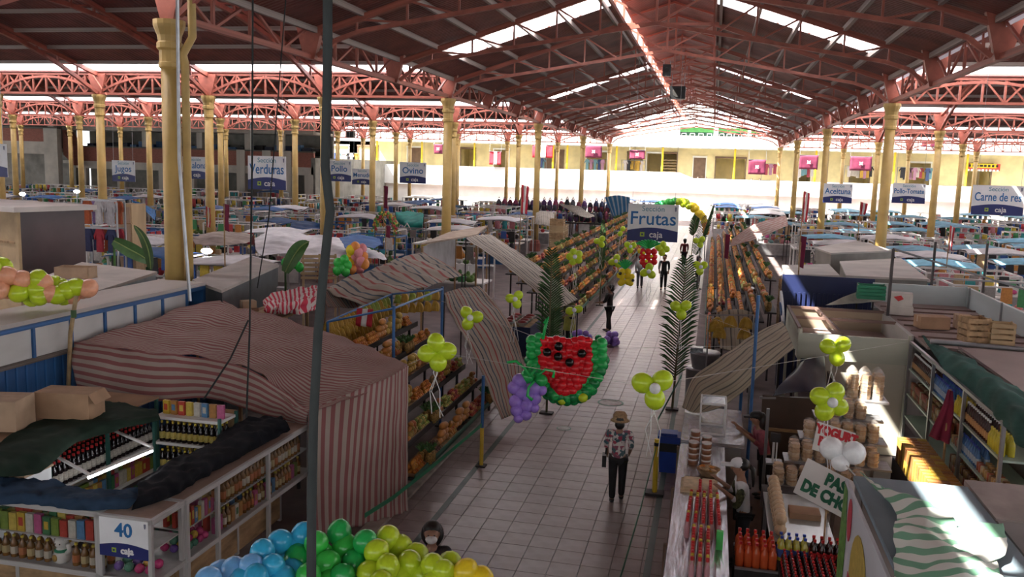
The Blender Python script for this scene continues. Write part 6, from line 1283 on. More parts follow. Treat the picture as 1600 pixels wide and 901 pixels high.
g2 = person('vendor in dark cap and pink top bending over the second counter', (1.15, 15.45, 0), math.pi/2+.2, 1.55, mat('pink_top', (.3, .07, .1), .8, .2, 14), pants, ((.06, .14, .28), (.06, .14, .28)), 0, .3, 'long')
put('cap', MB().ball((0, .14*1.55, .955*1.55), (.1, .115, .075), 12, 6).box((0, .23*1.55, .94*1.55), (.14, .16, .02)).mesh('cap', black_m, True), g2.matrix_basis, g2, True)
dkt = mat('black_top', (.012, .012, .014), .8, .1, 6)
q = fz(951, 518); person('person in black standing at the left stalls beside purple balloons', (q.x, q.y, 0), math.pi/2-.3, 1.7, dkt, pants, ((.05, .12, .12), (.05, .1, .1)), .05)
q = fz(889, 533); ap = person('vendor in olive apron behind the lime balloon flower', (q.x, q.y, 0), 2.4, 1.6, mat('olive_top', (.12, .12, .03), .8, .2, 8), pants, ((.05, .1, .1), (.05, .1, .1)), 0, skirt=mat('olive_apron', (.3, .3, .06), .8, .15, 6))
q = fz(1036, 452); person('person in dark jacket walking far down the aisle below the board', (q.x, q.y, 0), math.pi, 1.7, dkt, pants, step=.08, fingers=False)
q = fz(999, 450); pp = person('shopper with a pale backpack walking away beside the pineapple figure', (q.x, q.y, 0), 0, 1.6, mat('pale_blue_top', (.3, .38, .42), .8, .1, 5), mat('grey_trousers', (.08, .08, .09), .8, .1, 5), step=.07, fingers=False); put('backpack', MB().ball((0, -.2, 1.15), (.19, .13, .24), 10, 7).mesh('backpack', mat('pale_backpack', (.4, .42, .42), .7, .1, 5), True), pp.matrix_basis, pp, True)
q = fz(1068, 415); person('shopper in maroon top far down the aisle', (q.x, q.y, 0), .3, 1.65, mat('maroon_top', (.18, .03, .04), .8, .1, 5), pants, step=.06, fingers=False)
q = V(-.5, 43.3, 0); person('person in pale shirt at the right fruit stalls', (q.x, q.y, 0), -1.4, 1.65, mat('pale_shirt', (.5, .42, .38), .8, .1, 5), pants, fingers=False)
q = fz(1180, 440, 0); v2 = person('vendor with white headscarf inside the right fruit stalls', (1.5, 31.65, 0), 1.5, 1.7, mat('cream_top', (.5, .46, .4), .8, .1, 5), pants, fingers=False); put('headscarf', MB().ball((0, 0, .95*1.7), (.12, .13, .1), 10, 6).mesh('headscarf', MATS['white_cap_cloth'], True), v2.matrix_basis, v2, True)
for i, (px, lab, cm) in enumerate(((1091, 'visitor in pale shirt and jeans on the far gallery', MATS['pale_shirt']), (1104, 'visitor in red leaning over the far gallery parapet', mat('red_top', (.5, .03, .04), .8, .1, 5)), (1175, 'visitor in blue beside the low magenta banner', mat('blue_top', (.04, .1, .3), .8, .1, 5)), (1188, 'visitor in dark clothes beside the low magenta banner', dkt), (855, 'visitor in white by the gallery palm', MATS['cream_top']), (892, 'visitor in blue on the far gallery by the brown door', MATS['blue_top']))):
    x = fy(px, 270, GY+1).x; person(lab, (x, GY+1.0+.1*i, PF), math.pi, 1.7, cm, mat('jeans', (.06, .1, .2), .8, .1, 5), fingers=False, sub=1)
# ================================================================ AISLE DECORATIONS
for a in ((683, 550, 12.2, .125, 'lime balloon flower before the near fruit stall', 'llll', False), (735, 496, 16.8, .115, 'lime balloon flower before the hung striped tarp', 'lll', True), (805, 467, 18.2, .095, 'lime balloon flower by the navy stall table', 'lll', True), (897, 484, 21.5, .1, 'pair of lime balloons above the olive apron', 'll', True), (1021, 605, 11.2, .13, 'large lime balloon flower with white centre beside the palm frond', 'lll', True), (1064, 482, 19.5, .115, 'lime balloon trio on the near palm frond', 'lll', False), (898, 401, 25, .115, 'lime balloon flower before the oranges', 'lllll', True), (1296, 627, 12.2, .125, 'lime balloon flower with white balloon above the biscuits', 'llll', True), (1306, 546, 14.5, .12, 'sunlit lime balloon flower over the pale panel', 'lll', False), (938, 377, 29, .1, 'lime balloon flower below the orange heaps beside the board', 'lll', False), (971, 361, 29, .085, 'small lime balloons beside the board', 'll', False), (985, 385, 28, .1, 'lime balloon flower left of the strawberry figure', 'lll', True), (1035, 388, 28, .11, 'lime balloon flower right of the strawberry figure', 'llll', False), (962, 408, 28, .11, 'lime balloon flower beside the pineapple figure', 'lll', True), (1013, 424, 26.5, .12, 'lime balloon flower below the strawberry figure', 'lll', True), (1093, 377, 30, .1, 'lime balloon pair on the far palm frond', 'lll', False), (1094, 417, 26, .11, 'lime balloon trio beside the pale-shirted person', 'lll', True)): flower(*a)
for i, (px, py, L, R_) in enumerate(((900, 402, 700, 1150), (985, 480, 640, 1160), (960, 360, 820, 1120))):
    pass
def line(label, pts, r=.0035): return tag(MB().tube(pts, r, 4).obj('string_line', string_m), label, 'string')
line('string across the aisle carrying the watermelon balloon figure', [fx(690, 470, -5.5), EYE+ray(885, 545).normalized()*14.8, V(.87, 15.9, 2.6)])
line('string across the aisle carrying the lime balloon flowers', [V(-5.5, 17.8, 2.9), fy(900, 478, 20.5), fy(1064, 478, 19.5), V(.87, 15.9, 2.8)])
line('string across the aisle to the balloons over the pale panel', [fy(1021, 600, 11.2), V(1.5, 14, 2.8), V(3.9, 18.5, 2.4)])
line('string across the near aisle holding the lime flower by the tarp', [V(-4.62, 13.2, 2.42), EYE+ray(683, 550).normalized()*12.2, EYE+ray(1021, 605).normalized()*11.2])
def figure(label, name, items, dist, r, strings=True):
    P0 = EYE+ray(items[0][1], items[0][2]).normalized()*dist; t = thing(name, label, 'balloons', P0)
    for it in items: c, x, y = it[:3]; k = it[3] if len(it) > 3 else 1; dd = it[4] if len(it) > 4 else 0; balloon(c, EYE+ray(x, y).normalized()*(dist+dd+jit(.02)), r*k, t, -_w+_u*jit(.6)+_r*jit(.6))
    return t
# watermelon
it = []
for j, y in enumerate(range(537, 612, 9)):
    w = [39, 41, 41, 40, 38, 35, 30, 23, 15][j]
    n = max(2, int(2*w/9.5))
    for i in range(n): x = 884-w+2*w*(i+.5)/n; it.append(('red', x, y+(2 if i % 2 else 0)-(4 if j == 0 and (x < 880 or x > 890) else 0), 1, 0))
for k in range(17):
    a = math.pi*(1.04+.92*k/16); x, y = 886+52*math.cos(a)*-1*-1, 560-62*math.sin(a); it.append(('dkgreen' if k % 2 else 'green', 886+54*math.cos(a), 562-58*math.sin(a), 1.02, .02)); it.append(('green', 886+46*math.cos(a), 558-50*math.sin(a), .98, .06)); it.append(('dkgreen', 886+59*math.cos(a), 560-66*math.sin(a) if .2 < k/16 < .8 else 556-50*math.sin(a), .9, .1))
for y in (532, 541, 552): it += [('green', 831, y, 1, 0), ('green', 842, y-4, 1, 0), ('green', 929, y+8, 1, 0), ('green', 940, y+4, 1, 0)]
for x, y in ((873, 541), (855, 550), (872, 557), (909, 552), (890, 566)): it.append(('black', x, y, .75, -.14))
it += [('lime', 878, 626, .7, 0), ('lime', 911, 621, .8, -.05)]
figure('watermelon slice figure built of red, black and green balloons', 'balloon_watermelon', it, 14.8, .1)
it = [('purple', x, y, k, 0) for x, y, k in ((812, 595, 1.1), (834, 607, 1.1), (815, 612, 1.1), (806, 627, 1), (823, 633, 1), (836, 622, .9), (808, 641, .95), (822, 648, .8), (810, 653, .7), (846, 609, .8), (835, 637, .7), (804, 605, 1), (826, 620, 1))]+[('green', 824, 588, 1, -.03), ('green', 846, 594, .9, -.03)]
gp_ = figure('bunch of grapes figure built of purple balloons with green tendrils', 'balloon_grapes', it, 14.4, .115)
def eyep(x, y, d): return EYE+ray(x, y).normalized()*d
for pts in (((792, 566), (806, 564), (820, 575), (828, 588)), ((828, 588), (838, 575), (832, 570), (826, 580)), ((838, 588), (852, 577), (866, 580), (864, 590)), ((835, 595), (826, 605), (824, 618), (832, 625)), ((850, 505), (856, 495), (852, 510), (848, 530))): MB().tube([eyep(x, y, 14.2) for x, y in pts], .025, 6).obj('tendril', mat('balloon_green', BC['green'], .25, .05, 3), gp_, smooth=True)
it = [('red', 1004+9*i, 393+8*j, 1, 0) for i in range(3) for j in range(3)]+[('red', 1008, 414, 1, 0), ('red', 1017, 414, 1, 0)]+[('yellow', x, y, .45, -.1) for x, y in ((1006, 395), (1018, 400), (1010, 408))]+[('yellow', 1000, 392, .8, 0), ('yellow', 1003, 400, .7, 0)]
f_ = figure('strawberry figure of red balloons with a green top', 'balloon_strawberry', it, 27, .1)
for k in range(9): a = -1.1+k*.275; MB().tube([eyep(1013, 388, 27), eyep(1013+12*math.sin(a), 388-12*math.cos(a), 27), eyep(1013+20*math.sin(a), 384-9*math.cos(a), 26.9)], .035, 5).obj('green_leaf', MATS['balloon_green'], f_, smooth=True)
it = [('yellow', 972+9*i, 424+8*j, 1, 0) for i in range(2) for j in range(3)]+[('yellow', 968, 430, .9, 0), ('yellow', 987, 432, .9, 0), ('yellow', 970, 442, .9, 0), ('yellow', 985, 442, .9, 0), ('black', 969, 427, .5, -.1), ('black', 989, 438, .45, -.1)]
f_ = figure('pineapple figure of yellow balloons with a green crown', 'balloon_pineapple', it, 26, .1)
for k in range(7): a = -.9+k*.3; MB().tube([eyep(977, 420, 26), eyep(977+9*math.sin(a), 420-11*math.cos(a), 26), eyep(977+14*math.sin(a), 418-13*math.cos(a), 26)], .03, 5).obj('crown_leaf', MATS['balloon_green'], f_, smooth=True)
for lab, cx, cy, n in (('purple balloon grapes lying on the tiles beside the person in black', 951, 531, 14), ('purple balloon bunch beside the olive apron', 911, 529, 9)):
    c0 = fz(cx, cy+8); t = thing('balloon_grapes', lab, 'balloons', c0)
    for k in range(n): balloon('purple', c0+V(jit(.26), jit(.2), .1+.13*(k % 3)), .1, t, (jit(1), jit(1), 1))
    balloon('dkgreen', c0+V(-.34, 0, .2), .12, t)
# palm fronds tied to posts
def frond(label, base, topp, L=.55, droop=.25, n=44):
    b, tp_ = Vector(base), Vector(topp); t = thing('palm_frond', label, 'palm frond', (b.x, b.y, 0)); MB().tube([V(b.x, b.y, 0), b.lerp(tp_, .5), tp_], [.03, .022, .008], 6).obj('stem', mat('frond_stem', (.1, .09, .04), .7, .2, 6), t)
    mb = MB(); bowed = []
    h0 = b.z
    for i in range(n):
        f = i/(n-1); q = b.lerp(tp_, f)
        for s in (-1, 1):
            l = L*math.sin(math.pi*(.12+.8*f))**.6*(1-.35*f); d = (_r*s*.86+V(0, 0, .75)+V(0, jit(.5), 0)).normalized(); e = q+d*l*.65; e2 = q+d*l+V(0, 0, -droop*l*.5); w_ = V(0, 0, 1).cross(d).normalized()*.0+V(0, 0, .022)
            mb.add([q-w_, q+w_, e+w_*1.1, e2, e-w_*1.1, q+V(0, .01, 0), e+V(0, .012, 0)], [(0, 4, 2, 1), (4, 3, 2), (0, 5, 6, 4), (5, 1, 2, 6), (6, 2, 3), (4, 6, 3)])
    mb.obj('leaflets', dkleaf, t); MB().bb((b.x-.15, b.y-.1, 0), (b.x+.15, b.y+.1, .04)).obj('foot', rackm, t); return t
q = fz(1050, 640); frond('tall palm frond standing at the right edge of the aisle', (q.x, q.y, .8), (q.x+.15, q.y, fy(1057, 405, q.y).z), .75)
q = fy(858, 525, 19.5); frond('palm frond standing before the striped awning at the left of the aisle', (q.x, q.y, 1.3), (q.x, q.y, fy(857, 392, 19.5).z), .55, .2)
q = fx(938, 455, -4.35); q.z = 0; frond('dark palm frond on a post before the left orange stalls', (q.x, q.y, 1.5), (q.x, q.y, fy(936, 345, q.y).z), .3, .2)
q = fz(1085, 440); frond('leaning palm frond before the right orange stalls', (q.x, q.y, 1.4), (q.x+.7, q.y, fy(1102, 322, q.y).z), .6, .2)
q = fz(1080, 400); frond('far palm frond beyond the leaning one', (q.x, q.y, 1.4), (q.x+.3, q.y, fy(1090, 330, q.y).z), .6, .2)
# floor decals
for i, (px, py, r, lab) in enumerate(((954, 629, .32, 'oval green and white sticker on the aisle tiles'), (881, 669, .16, 'small worn sticker on the aisle tiles'))):
    q = fz(px, py); t = thing('floor_sticker', lab, 'sticker', (q.x, q.y, 0)); MB().lathe([(r, .001), (r, .004)], 20, T(q.x, q.y, 0)).obj('rim', mat('sticker_green', (.06, .16, .11), .5, .2, 8), t); MB().lathe([(r*.85, .004), (r*.85, .006)], 20, T(q.x, q.y, 0)).obj('disc', mat('sticker_grey', (.3, .27, .25), .5, .3, 9), t)
# rainbow arch far down the aisle
ar = thing('balloon_arch', 'rainbow balloon arch over the far end of the aisle', 'balloons', (-2.4, 56, 0))
for k in range(34):
    a = math.pi*k/33; c = ['sky', 'blue', 'green', 'vivid', 'lime', 'yellow', 'yellow', 'orange'][int(k/34*8)]
    for m_ in range(2): balloon(c, V(-2.25-1.92*math.cos(a), 56+.25*m_, 2.0+1.75*math.sin(a)+jit(.1)), .22, ar, (jit(1), -1, jit(1)))
MB().tube([V(-2.25-1.92*math.cos(math.pi*k/16), 56.1, max(0, 2.0+1.75*math.sin(math.pi*k/16)) if 0 < k < 16 else 0) for k in range(17)], .03, 6).obj('hoop', steel_m, ar)
fa = thing('flower_arch', 'arch of red and yellow flowers over green leaves beside the turquoise tarp', 'arch', fz(602, 372, 1.6)); q0 = fy(602, 355, 34)
ff_m = pal('flower_mix', [(.5, .04, .05), (.6, .4, .05), (.1, .3, .05), (.08, .25, .05), (.5, .15, .1)], .7)
mb = MB()
for k in range(110):
    a = math.pi*rnd.random(); mb.ball((q0.x-.45*math.cos(a)+jit(.1), q0.y+jit(.1), q0.z-.2+.75*math.sin(a)+jit(.1)), .06, 5, 4)
mb.obj('flowers', ff_m, fa); MB().tube([(q0.x-.45, q0.y, 0), (q0.x-.45, q0.y, q0.z), (q0.x, q0.y, q0.z+.5), (q0.x+.45, q0.y, q0.z), (q0.x+.45, q0.y, 0)], .02, 5).obj('hoop', leaf_m, fa)
# balloon garland at the entrance
gr = thing('balloon_garland', 'big garland of blue, green, lime and yellow balloons over the masked woman', 'balloons', fz(560, 880, 1.6))
BL = [('blue', 410, 861), ('blue', 438, 846), ('blue', 456, 853), ('blue', 426, 884), ('blue', 474, 835), ('blue', 457, 897), ('sky', 393, 884), ('sky', 366, 890), ('sky', 344, 897), ('blue', 400, 903), ('blue', 380, 905), ('green', 465, 872), ('green', 494, 848), ('green', 530, 832), ('green', 538, 855), ('green', 570, 846), ('green', 511, 880), ('green', 553, 880), ('green', 482, 898), ('green', 535, 900), ('green', 500, 865), ('lime', 588, 861), ('lime', 606, 840), ('lime', 625, 854), ('lime', 606, 885), ('lime', 640, 880), ('lime', 650, 868), ('lime', 676, 884), ('lime', 577, 895), ('lime', 658, 897), ('lime', 692, 892), ('lime', 703, 880), ('lime', 625, 902), ('yellow', 727, 892), ('yellow', 752, 905), ('yellow', 710, 905), ('sky', 325, 905), ('blue', 440, 905), ('green', 515, 910), ('lime', 595, 910), ('lime', 680, 910)]
for i, (c, x, y) in enumerate(BL): balloon('green' if c == 'green' and i % 2 else ('vivid' if c == 'green' else c), EYE+ray(x, y).normalized()*(8.55-(y-860)*.006+.12*(i % 3)), .112+.006*(i % 3), gr, (jit(.7), -1+jit(.5), jit(.9)))
ln = [EYE+ray(x, y).normalized()*8.95 for x, y in ((325, 915), (420, 880), (520, 868), (620, 872), (700, 895), (760, 930))]
MB().tube([V(ln[0].x, ln[0].y, 0)]+ln+[V(ln[-1].x, ln[-1].y, 0)], .02, 6).obj('frame', steel_m, gr)
# hanging cables and loudspeakers
cb_ = thing('hanging_cable', 'thick dark cable hanging close in front of the hall', 'cable', EYE+ray(500, 450).normalized()*1.6); cabm = mat('cable_rubber', (.03, .034, .034), .8, .1, 20, spec=.2)
MB().tube([EYE+ray(x, y).normalized()*1.62 for x, y in ((512, -60), (512, 60), (511, 150), (508, 260), (516, 330), (506, 420), (497, 520), (490, 650), (487, 800), (486, 960))], .0085, 10).obj('cord', cabm, cb_, smooth=True)
for i, (pts, d, lab) in enumerate(((((395, -20), (394, 250), (390, 520), (385, 652)), 11.5, 'thin cable hanging down to the black cloth'), (((388, 500), (360, 560), (318, 624)), 12.2, 'slack wire tied to the hem of the striped tarp'), (((277, -20), (280, 250), (297, 470)), 16.5, 'grey hanging cord beside the stout column'), (((448, -20), (420, 340), (402, 450)), 18, 'thin wire hanging behind the dark cable'))):
    tag(MB().tube([EYE+ray(x, y).normalized()*d for x, y in pts], .012 if i != 2 else .03, 5).obj('hanging_wire', cabm if i != 2 else steel_m), lab, 'wire')
def speaker(label, px, py, y, w, h):
    q = fy(px, py, y); t = thing('loudspeaker', label, 'loudspeaker', q); MB().box(q, (w, w*.7, h)).obj('cabinet', black_m, t); MB().lathe([(w*.32, 0), (w*.3, .02)], 14, T(q.x, q.y-w*.36, q.z) @ RX(math.pi/2)).obj('cone', dark_m, t)
    for s in (-1, 1): MB().tube([(q.x+s*w*.4, q.y, q.z+h/2), (q.x+s*w*.4, q.y, zz(8.6))], .02, 4).obj('chain', steel_m, t)
speaker('large black loudspeaker hung from the central hall trusses', 1059, 145, 45, .75, .6); speaker('small black loudspeaker hung above the large one', 1042, 110, 40, .35, .5); speaker('dark loudspeaker hung in the side hall beside the cable', 548, 210, 57, .5, .4)
# ================================================================ SECTION BOARDS
def hung_board(name, px, py, wpx, label, w=1.7, ar=.72, nsize=.42, ht=None):
    d = FPX*w/wpx; p = EYE+ray(px, py).normalized()*d; yaw = math.atan2(-p.x, p.y)*.5
    M = T(p) @ RZ(math.atan2(p.x, p.y)*-.0+.0) @ BM
    t = board(M, w, w*ar, name, label, True, nsize=nsize)
    for s in (-1, 1): put('wire', MB().tube([(p.x+s*w*.42, p.y, p.z+w*ar/2-.02), (p.x+s*w*.42, p.y, zz(7.95))], .008, 4).mesh('wire', steel_m), None, t, True)
    return t
hung_board('Frutas', 1020, 348, 77, 'Frutas section board hanging over the tiled aisle', ar=.74, nsize=.5)
hung_board('Verduras', 417, 270, 62, 'Verduras section board hanging over the vegetable stalls', ar=.8)
hung_board('Jugos', 193, 267, 37, 'Jugos section board before the brick gallery', ar=.8)
hung_board('Chalona', 305, 262, 41, 'Chalona section board beside a yellow column', ar=.78, nsize=.4)
hung_board('Pollo', 530, 267, 39, 'Pollo section board partly behind the dark cable', ar=.8)
hung_board('Menudo', 566, 276, 33, 'Menudo section board, smallest beside the Pollo one', ar=.72, nsize=.38)
hung_board('Ovino', 645, 270, 43, 'Ovino section board before the white parapet', ar=.75)
hung_board('Aceituna', 1309, 302, 40, 'Aceituna section board partly behind a yellow column', ar=.7, nsize=.42)
hung_board('Pollo-Tomate', 1420, 302, 44, 'Pollo-Tomate section board hanging by the meat section', ar=.64, nsize=.34)
hung_board('Carne de res', 1559, 313, 65, 'Carne de res section board, the largest beside the pink stalls', ar=.62, nsize=.4)
hung_board('', -20, 250, 62, 'section board cut by the picture edge near the brown kiosk', ar=.7)
# ---- flags
fr_, fw_ = MATS['flag_red'], MATS['flag_white']; mag = mat('magenta_banner', (.13, .01, .04), .75, .12, 3)
def pole_flag(px, py0, py1, d, kind_, label, wpx=9):
    a, b = EYE+ray(px, py0).normalized()*d, EYE+ray(px, py1).normalized()*d; b = V(a.x, a.y, b.z); t = thing('flag', label, 'flag', V(a.x, a.y, 0)); MB().tube([V(a.x, a.y, 0), a], .02, 5).obj('staff', wood_m, t)
    w = wpx*d/FPX; h = a.z-b.z
    cols = [fr_, fw_, fr_] if kind_ == 'peru' else [mar]
    n = len(cols)
    for i, m in enumerate(cols):
        cloth('stripe' if n > 1 else 'cloth', [[a+V(w*i/n, 0, -.03*i), a+V(w*(i+1)/n, 0, -.03*(i+1))], [V(a.x+w*i/n*.9, a.y+.05, a.z-h*.5), V(a.x+w*(i+1)/n*.9, a.y, a.z-h*.5)], [V(a.x+w*i/n*.8, a.y, b.z+.05), V(a.x+w*(i+1)/n*.8, a.y+.05, b.z)]], m, t, 6, 10, .06, 2.5, seed=i+px)
for a in ((815, 288, 335, 42, 'peru', 'red and white flag on a staff beside the hall column', 12), (350, 318, 362, 26.5, 'maroon', 'maroon flag beside the red-footed column', 9), (322, 322, 356, 43, 'peru', 'furled red and white flag among the vegetable stalls', 7), (502, 322, 356, 47, 'peru', 'narrow red and white flag beside the dark cable', 8), (603, 352, 372, 41, 'maroon', 'small maroon flag before the flower arch', 8), (600, 290, 326, 48, 'maroon', 'dark furled flag before the Menudo board', 7), (1256, 298, 348, 40, 'peru', 'red and white flag over stacked crates', 9), (1252, 368, 420, 26, 'maroon', 'long maroon flag above the grey roof boxes', 8), (1345, 315, 336, 45, 'peru', 'small red and white flag before the white parapet', 10), (1485, 352, 392, 38, 'peru', 'narrow red flag between the pink stalls', 6), (1133, 365, 405, 32, 'maroon', 'maroon flag beside the brown striped awning', 8)):
    pole_flag(*a)
def gallery_flag(px0, px1, py0, py1, kind_, label):
    a, b = fy(px0, py0, GY-.4), fy(px1, py0, GY-.4); zb = fy(px0, py1, GY-.4).z; t = thing('hanging_flag', label, 'flag', ((a.x+b.x)/2, GY-.4, zb))
    cols = [fr_, fw_, fr_] if kind_ == 'peru' else [mag]; n = len(cols)
    for i, m in enumerate(cols):
        xa_, xb_ = a.x+(b.x-a.x)*i/n, a.x+(b.x-a.x)*(i+1)/n
        cloth('stripe' if n > 1 else 'cloth', [[V(xa_, GY-.4, a.z), V(xb_, GY-.4, a.z)], [V(xa_, GY-.35, zb), V(xb_, GY-.45, zb)]], m, t, 8, 6, .12, .8)
    if n == 1: MB().prism([(.28*math.cos(k*.785)*(1 if k % 2 else .5), .28*math.sin(k*.785)*(1 if k % 2 else .5)) for k in range(8)], -.02, .02, T((a.x+b.x)/2, GY-.58, (a.z+zb)/2) @ RX(math.pi/2)).obj('white_emblem', fw_, t)
    beam('rod', (a.x-.1, GY-.4, a.z), (b.x+.1, GY-.4, a.z), .06, steel_m, t); 
    for q in (a, b): beam('hanger', (q.x, GY-.4, a.z), (q.x, GY-.15, 8.62), .03, steel_m, t)
for i, a in enumerate(((832, 864, 226, 246, 'peru', 'red and white bunting flag under the far slab near the stair'), (915, 941, 227, 246, 'm', 'magenta banner with white emblem above a dark gallery shop'), (984, 1008, 234, 248, 'm', 'small magenta banner beside the gallery stair'), (1170, 1197, 249, 272, 'm', 'magenta banner hung low beside the gallery visitors'), (1250, 1279, 242, 264, 'm', 'magenta banner with white emblem above the clothes shop'), (1329, 1363, 244, 266, 'm', 'magenta banner half covering a gallery shop of garments'), (765, 783, 236, 257, 'peru', 'red and white flag on the far gallery by the palm'), (678, 692, 225, 240, 'm', 'folded magenta pennant high on the far gallery'), (1441, 1462, 221, 229, 'm', 'magenta cloth high above the gallery slab'))): gallery_flag(*a)
# shop sign over a gallery door
sg = thing('shop_sign', 'red shop sign with a yellow band on the far gallery', 'sign', fy(1535, 260, BACK+.3)); a, b = fy(1510, 255, BACK+.4), fy(1562, 267, BACK+.4)
slab('panel', (a.x, BACK+.35, b.z), (b.x, BACK+.5, a.z), mat('red_sign', (.55, .06, .04), .5, .1, 1), sg); slab('yellow_band', (a.x+.4, BACK+.3, a.z-.5), (b.x-.4, BACK+.36, a.z), ypost, sg); marks(T((a.x+b.x)/2, BACK+.29, a.z-.25) @ BM, 3.4, .3, 8, dark_m, sg); marks(T((a.x+b.x)/2, BACK+.34, a.z-.78) @ BM, 3.6, .3, 9, white_t, sg)
# goods at gallery shops: garments on racks
gm = pal('garments', [(.35, .05, .08), (.05, .08, .2), (.5, .45, .4), (.5, .3, .05), (.03, .03, .04), (.15, .3, .35), (.55, .5, .5), (.4, .2, .3)], .8)
kind('garment', 'garment', 'garment hung on display at a far gallery shop', 'garment', 'garments of the gallery shops', [('garment', MB().prism([(-.3, -1.1), (.3, -1.1), (.28, -.2), (.55, -.45), (.6, -.3), (.3, 0), (-.3, 0), (-.6, -.3), (-.55, -.45), (-.28, -.2)], -.06, .06, RX(math.pi/2)).mesh('garment', gm))])
for px0, px1, n in ((1248, 1272, 5), (1325, 1365, 8), (1408, 1458, 10), (975, 1005, 6), (915, 945, 5), (520, 560, 6), (845, 850, 2), (1195, 1215, 3)):
    for i in range(n):
        p = fy(px0+(px1-px0)*(i+.5)/n, 250, BACK-.3); reg('garment', T(p.x, BACK-.5+.16*(i % 4), 6.9) @ S(.6, 1, 1.2+jit(.2)))
    a, b = fy(px0, 250, BACK-.3).x-.3, fy(px1, 250, BACK-.3).x+.3; t = thing('garment_rail', 'steel rail of garments before the gallery shops', 'rail', ((a+b)/2, BACK-.3, PF), 0, 'garment rails of the gallery')
    for k in range(4): beam('bar', (a, BACK-.5+.16*k, 6.93), (b, BACK-.5+.16*k, 6.93), .05, steel_m, t)
    for x in (a, b): beam('upright', (x, BACK-.26, PF), (x, BACK-.26, 6.95), .06, steel_m, t); beam('arm', (x, BACK-.52, 6.93), (x, BACK, 6.93), .05, steel_m, t)
# ================================================================ FAR STALL FIELDS
stall_protos = []
def stall_proto(idx, w=2.6, d=1.6, h=2.2, m=wht_p, canopy=None):
    t = thing('market_stall', 'white framed market stall with counter', 'stall')
    for x in (-w/2, w/2):
        for y in (-d/2, d/2): MB().box((x, y, h/2), (.06, .06, h)).obj('post', m, t, False)
    for a, b in (((-w/2, -d/2), (w/2, -d/2)), ((-w/2, d/2), (w/2, d/2)), ((-w/2, -d/2), (-w/2, d/2)), ((w/2, -d/2), (w/2, d/2))): MB().beam((*a, h), (*b, h), .06).obj('top_rail', m, t, False)
    MB().bb((-w/2, -d/2, .85), (w/2, d/2-.3, .92)).obj('counter', steel_m if idx % 2 else wht_p, t, False)
    MB().bb((-w/2, -d/2+.02, .1), (w/2, -d/2+.05, .85)).obj('front_panel', [wht_p, blue_p, steel_m, mat('tile_front', (.5, .5, .48), .3, .1, 6)][idx % 4], t, False)
    MB().bb((-w/2, d/2-.3, 1.45), (w/2, d/2, 1.5)).obj('shelf', m, t, False)
    if canopy: cloth('canopy', [[(-w/2-.1, -d/2-.2, h-.05), (0, -d/2-.25, h+.05), (w/2+.1, -d/2-.2, h-.05)], [(-w/2, 0, h+.1), (0, 0, h+.25), (w/2, 0, h+.1)], [(-w/2-.1, d/2+.1, h), (0, d/2+.15, h+.08), (w/2+.1, d/2+.1, h)]], canopy, t, 10, 8, .05, 1.2)
    return t
fb = pal('mixed_boxes', [(.5, .36, .2), (.6, .58, .55), (.5, .04, .05), (.04, .12, .42), (.65, .5, .06), (.06, .3, .1), (.3, .28, .26), (.03, .03, .04), (.65, .25, .28), (.05, .4, .42), (.6, .25, .05), (.02, .02, .02)], .55, scale=14)
pinkg = pal('pink_goods', [(.7, .1, .35), (.75, .4, .5), (.6, .55, .55), (.7, .2, .2), (.2, .4, .4)], .5)
grg = pal('greens', [(.06, .16, .04), (.12, .24, .05), (.2, .28, .08), (.04, .1, .03)], .7)
kind('fbox', 'goods_box', 'small box of goods on a market stall in the side halls', 'box', 'boxes on far stalls', [('goods_box', MB().box((0, 0, .12), (.3, .22, .24)).mesh('goods_box', fb))])
kind('fbag', 'goods_bag', 'full bag heaped on a market stall in the side halls', 'bag', 'bags on far stalls', [('goods_bag', MB().ball((0, 0, .14), (.2, .17, .16), 7, 5).mesh('goods_bag', fb, True))])
kind('fgreen', 'vegetable_bundle', 'bundle of green vegetables on a market stall', 'vegetables', 'green bundles on far stalls', [('vegetable_bundle', MB().ball((0, 0, .1), (.22, .16, .12), 7, 5).ball((.1, .05, .2), (.12, .14, .1), 6, 4).mesh('vegetable_bundle', grg, True))])
kind('fhang', 'hanging_item', 'cloth or bag hanging from a stall rail in the side halls', 'cloth', 'items hanging from far stalls', [('hanging_item', MB().prism([(-.16, -.6), (.17, -.62), (.14, 0), (-.15, 0)], -.03, .03, RX(math.pi/2)).mesh('hanging_item', fb))])
kind('fpink', 'pink_goods', 'pink or red goods piled on a stall of the meat section', 'goods', 'pink goods of the meat section', [('pink_goods', MB().ball((0, 0, .1), (.2, .14, .12), 7, 5).mesh('pink_goods', pinkg, True))])
kind('crown', 'clothes_rail', 'white tubular display rail standing among the stalls', 'rail', 'white tubular rails', [('clothes_rail', MB().tube([(-.3, 0, 0), (-.3, 0, 1.0), (0, 0, 1.25), (.3, 0, 1.0), (.3, 0, 0)], .03, 5).tube([(-.3, 0, .5), (.3, 0, .5)], .025, 5).mesh('frame', wht_p))])
protos = [stall_proto(0), stall_proto(1, 2.2, 1.4, 2.0, steel_m), stall_proto(2, 3.0, 1.8, 2.4, wht_p), stall_proto(3, 2.6, 1.6, 2.3, wht_p, blt), stall_proto(4, 2.8, 1.8, 2.3, steel_m, plast2), stall_proto(5, 2.4, 1.6, 2.2, blue_p), stall_proto(6, 2.8, 1.6, 2.2, wht_p, plain('light_blue_canopy', (.2, .45, .6), .6))]
plab = ['white framed open stall', 'low steel-framed stall', 'large white framed stall', 'stall under a blue canopy', 'stall under a pale plastic canopy', 'blue framed stall', 'stall under a light blue canopy']
usedp = set()
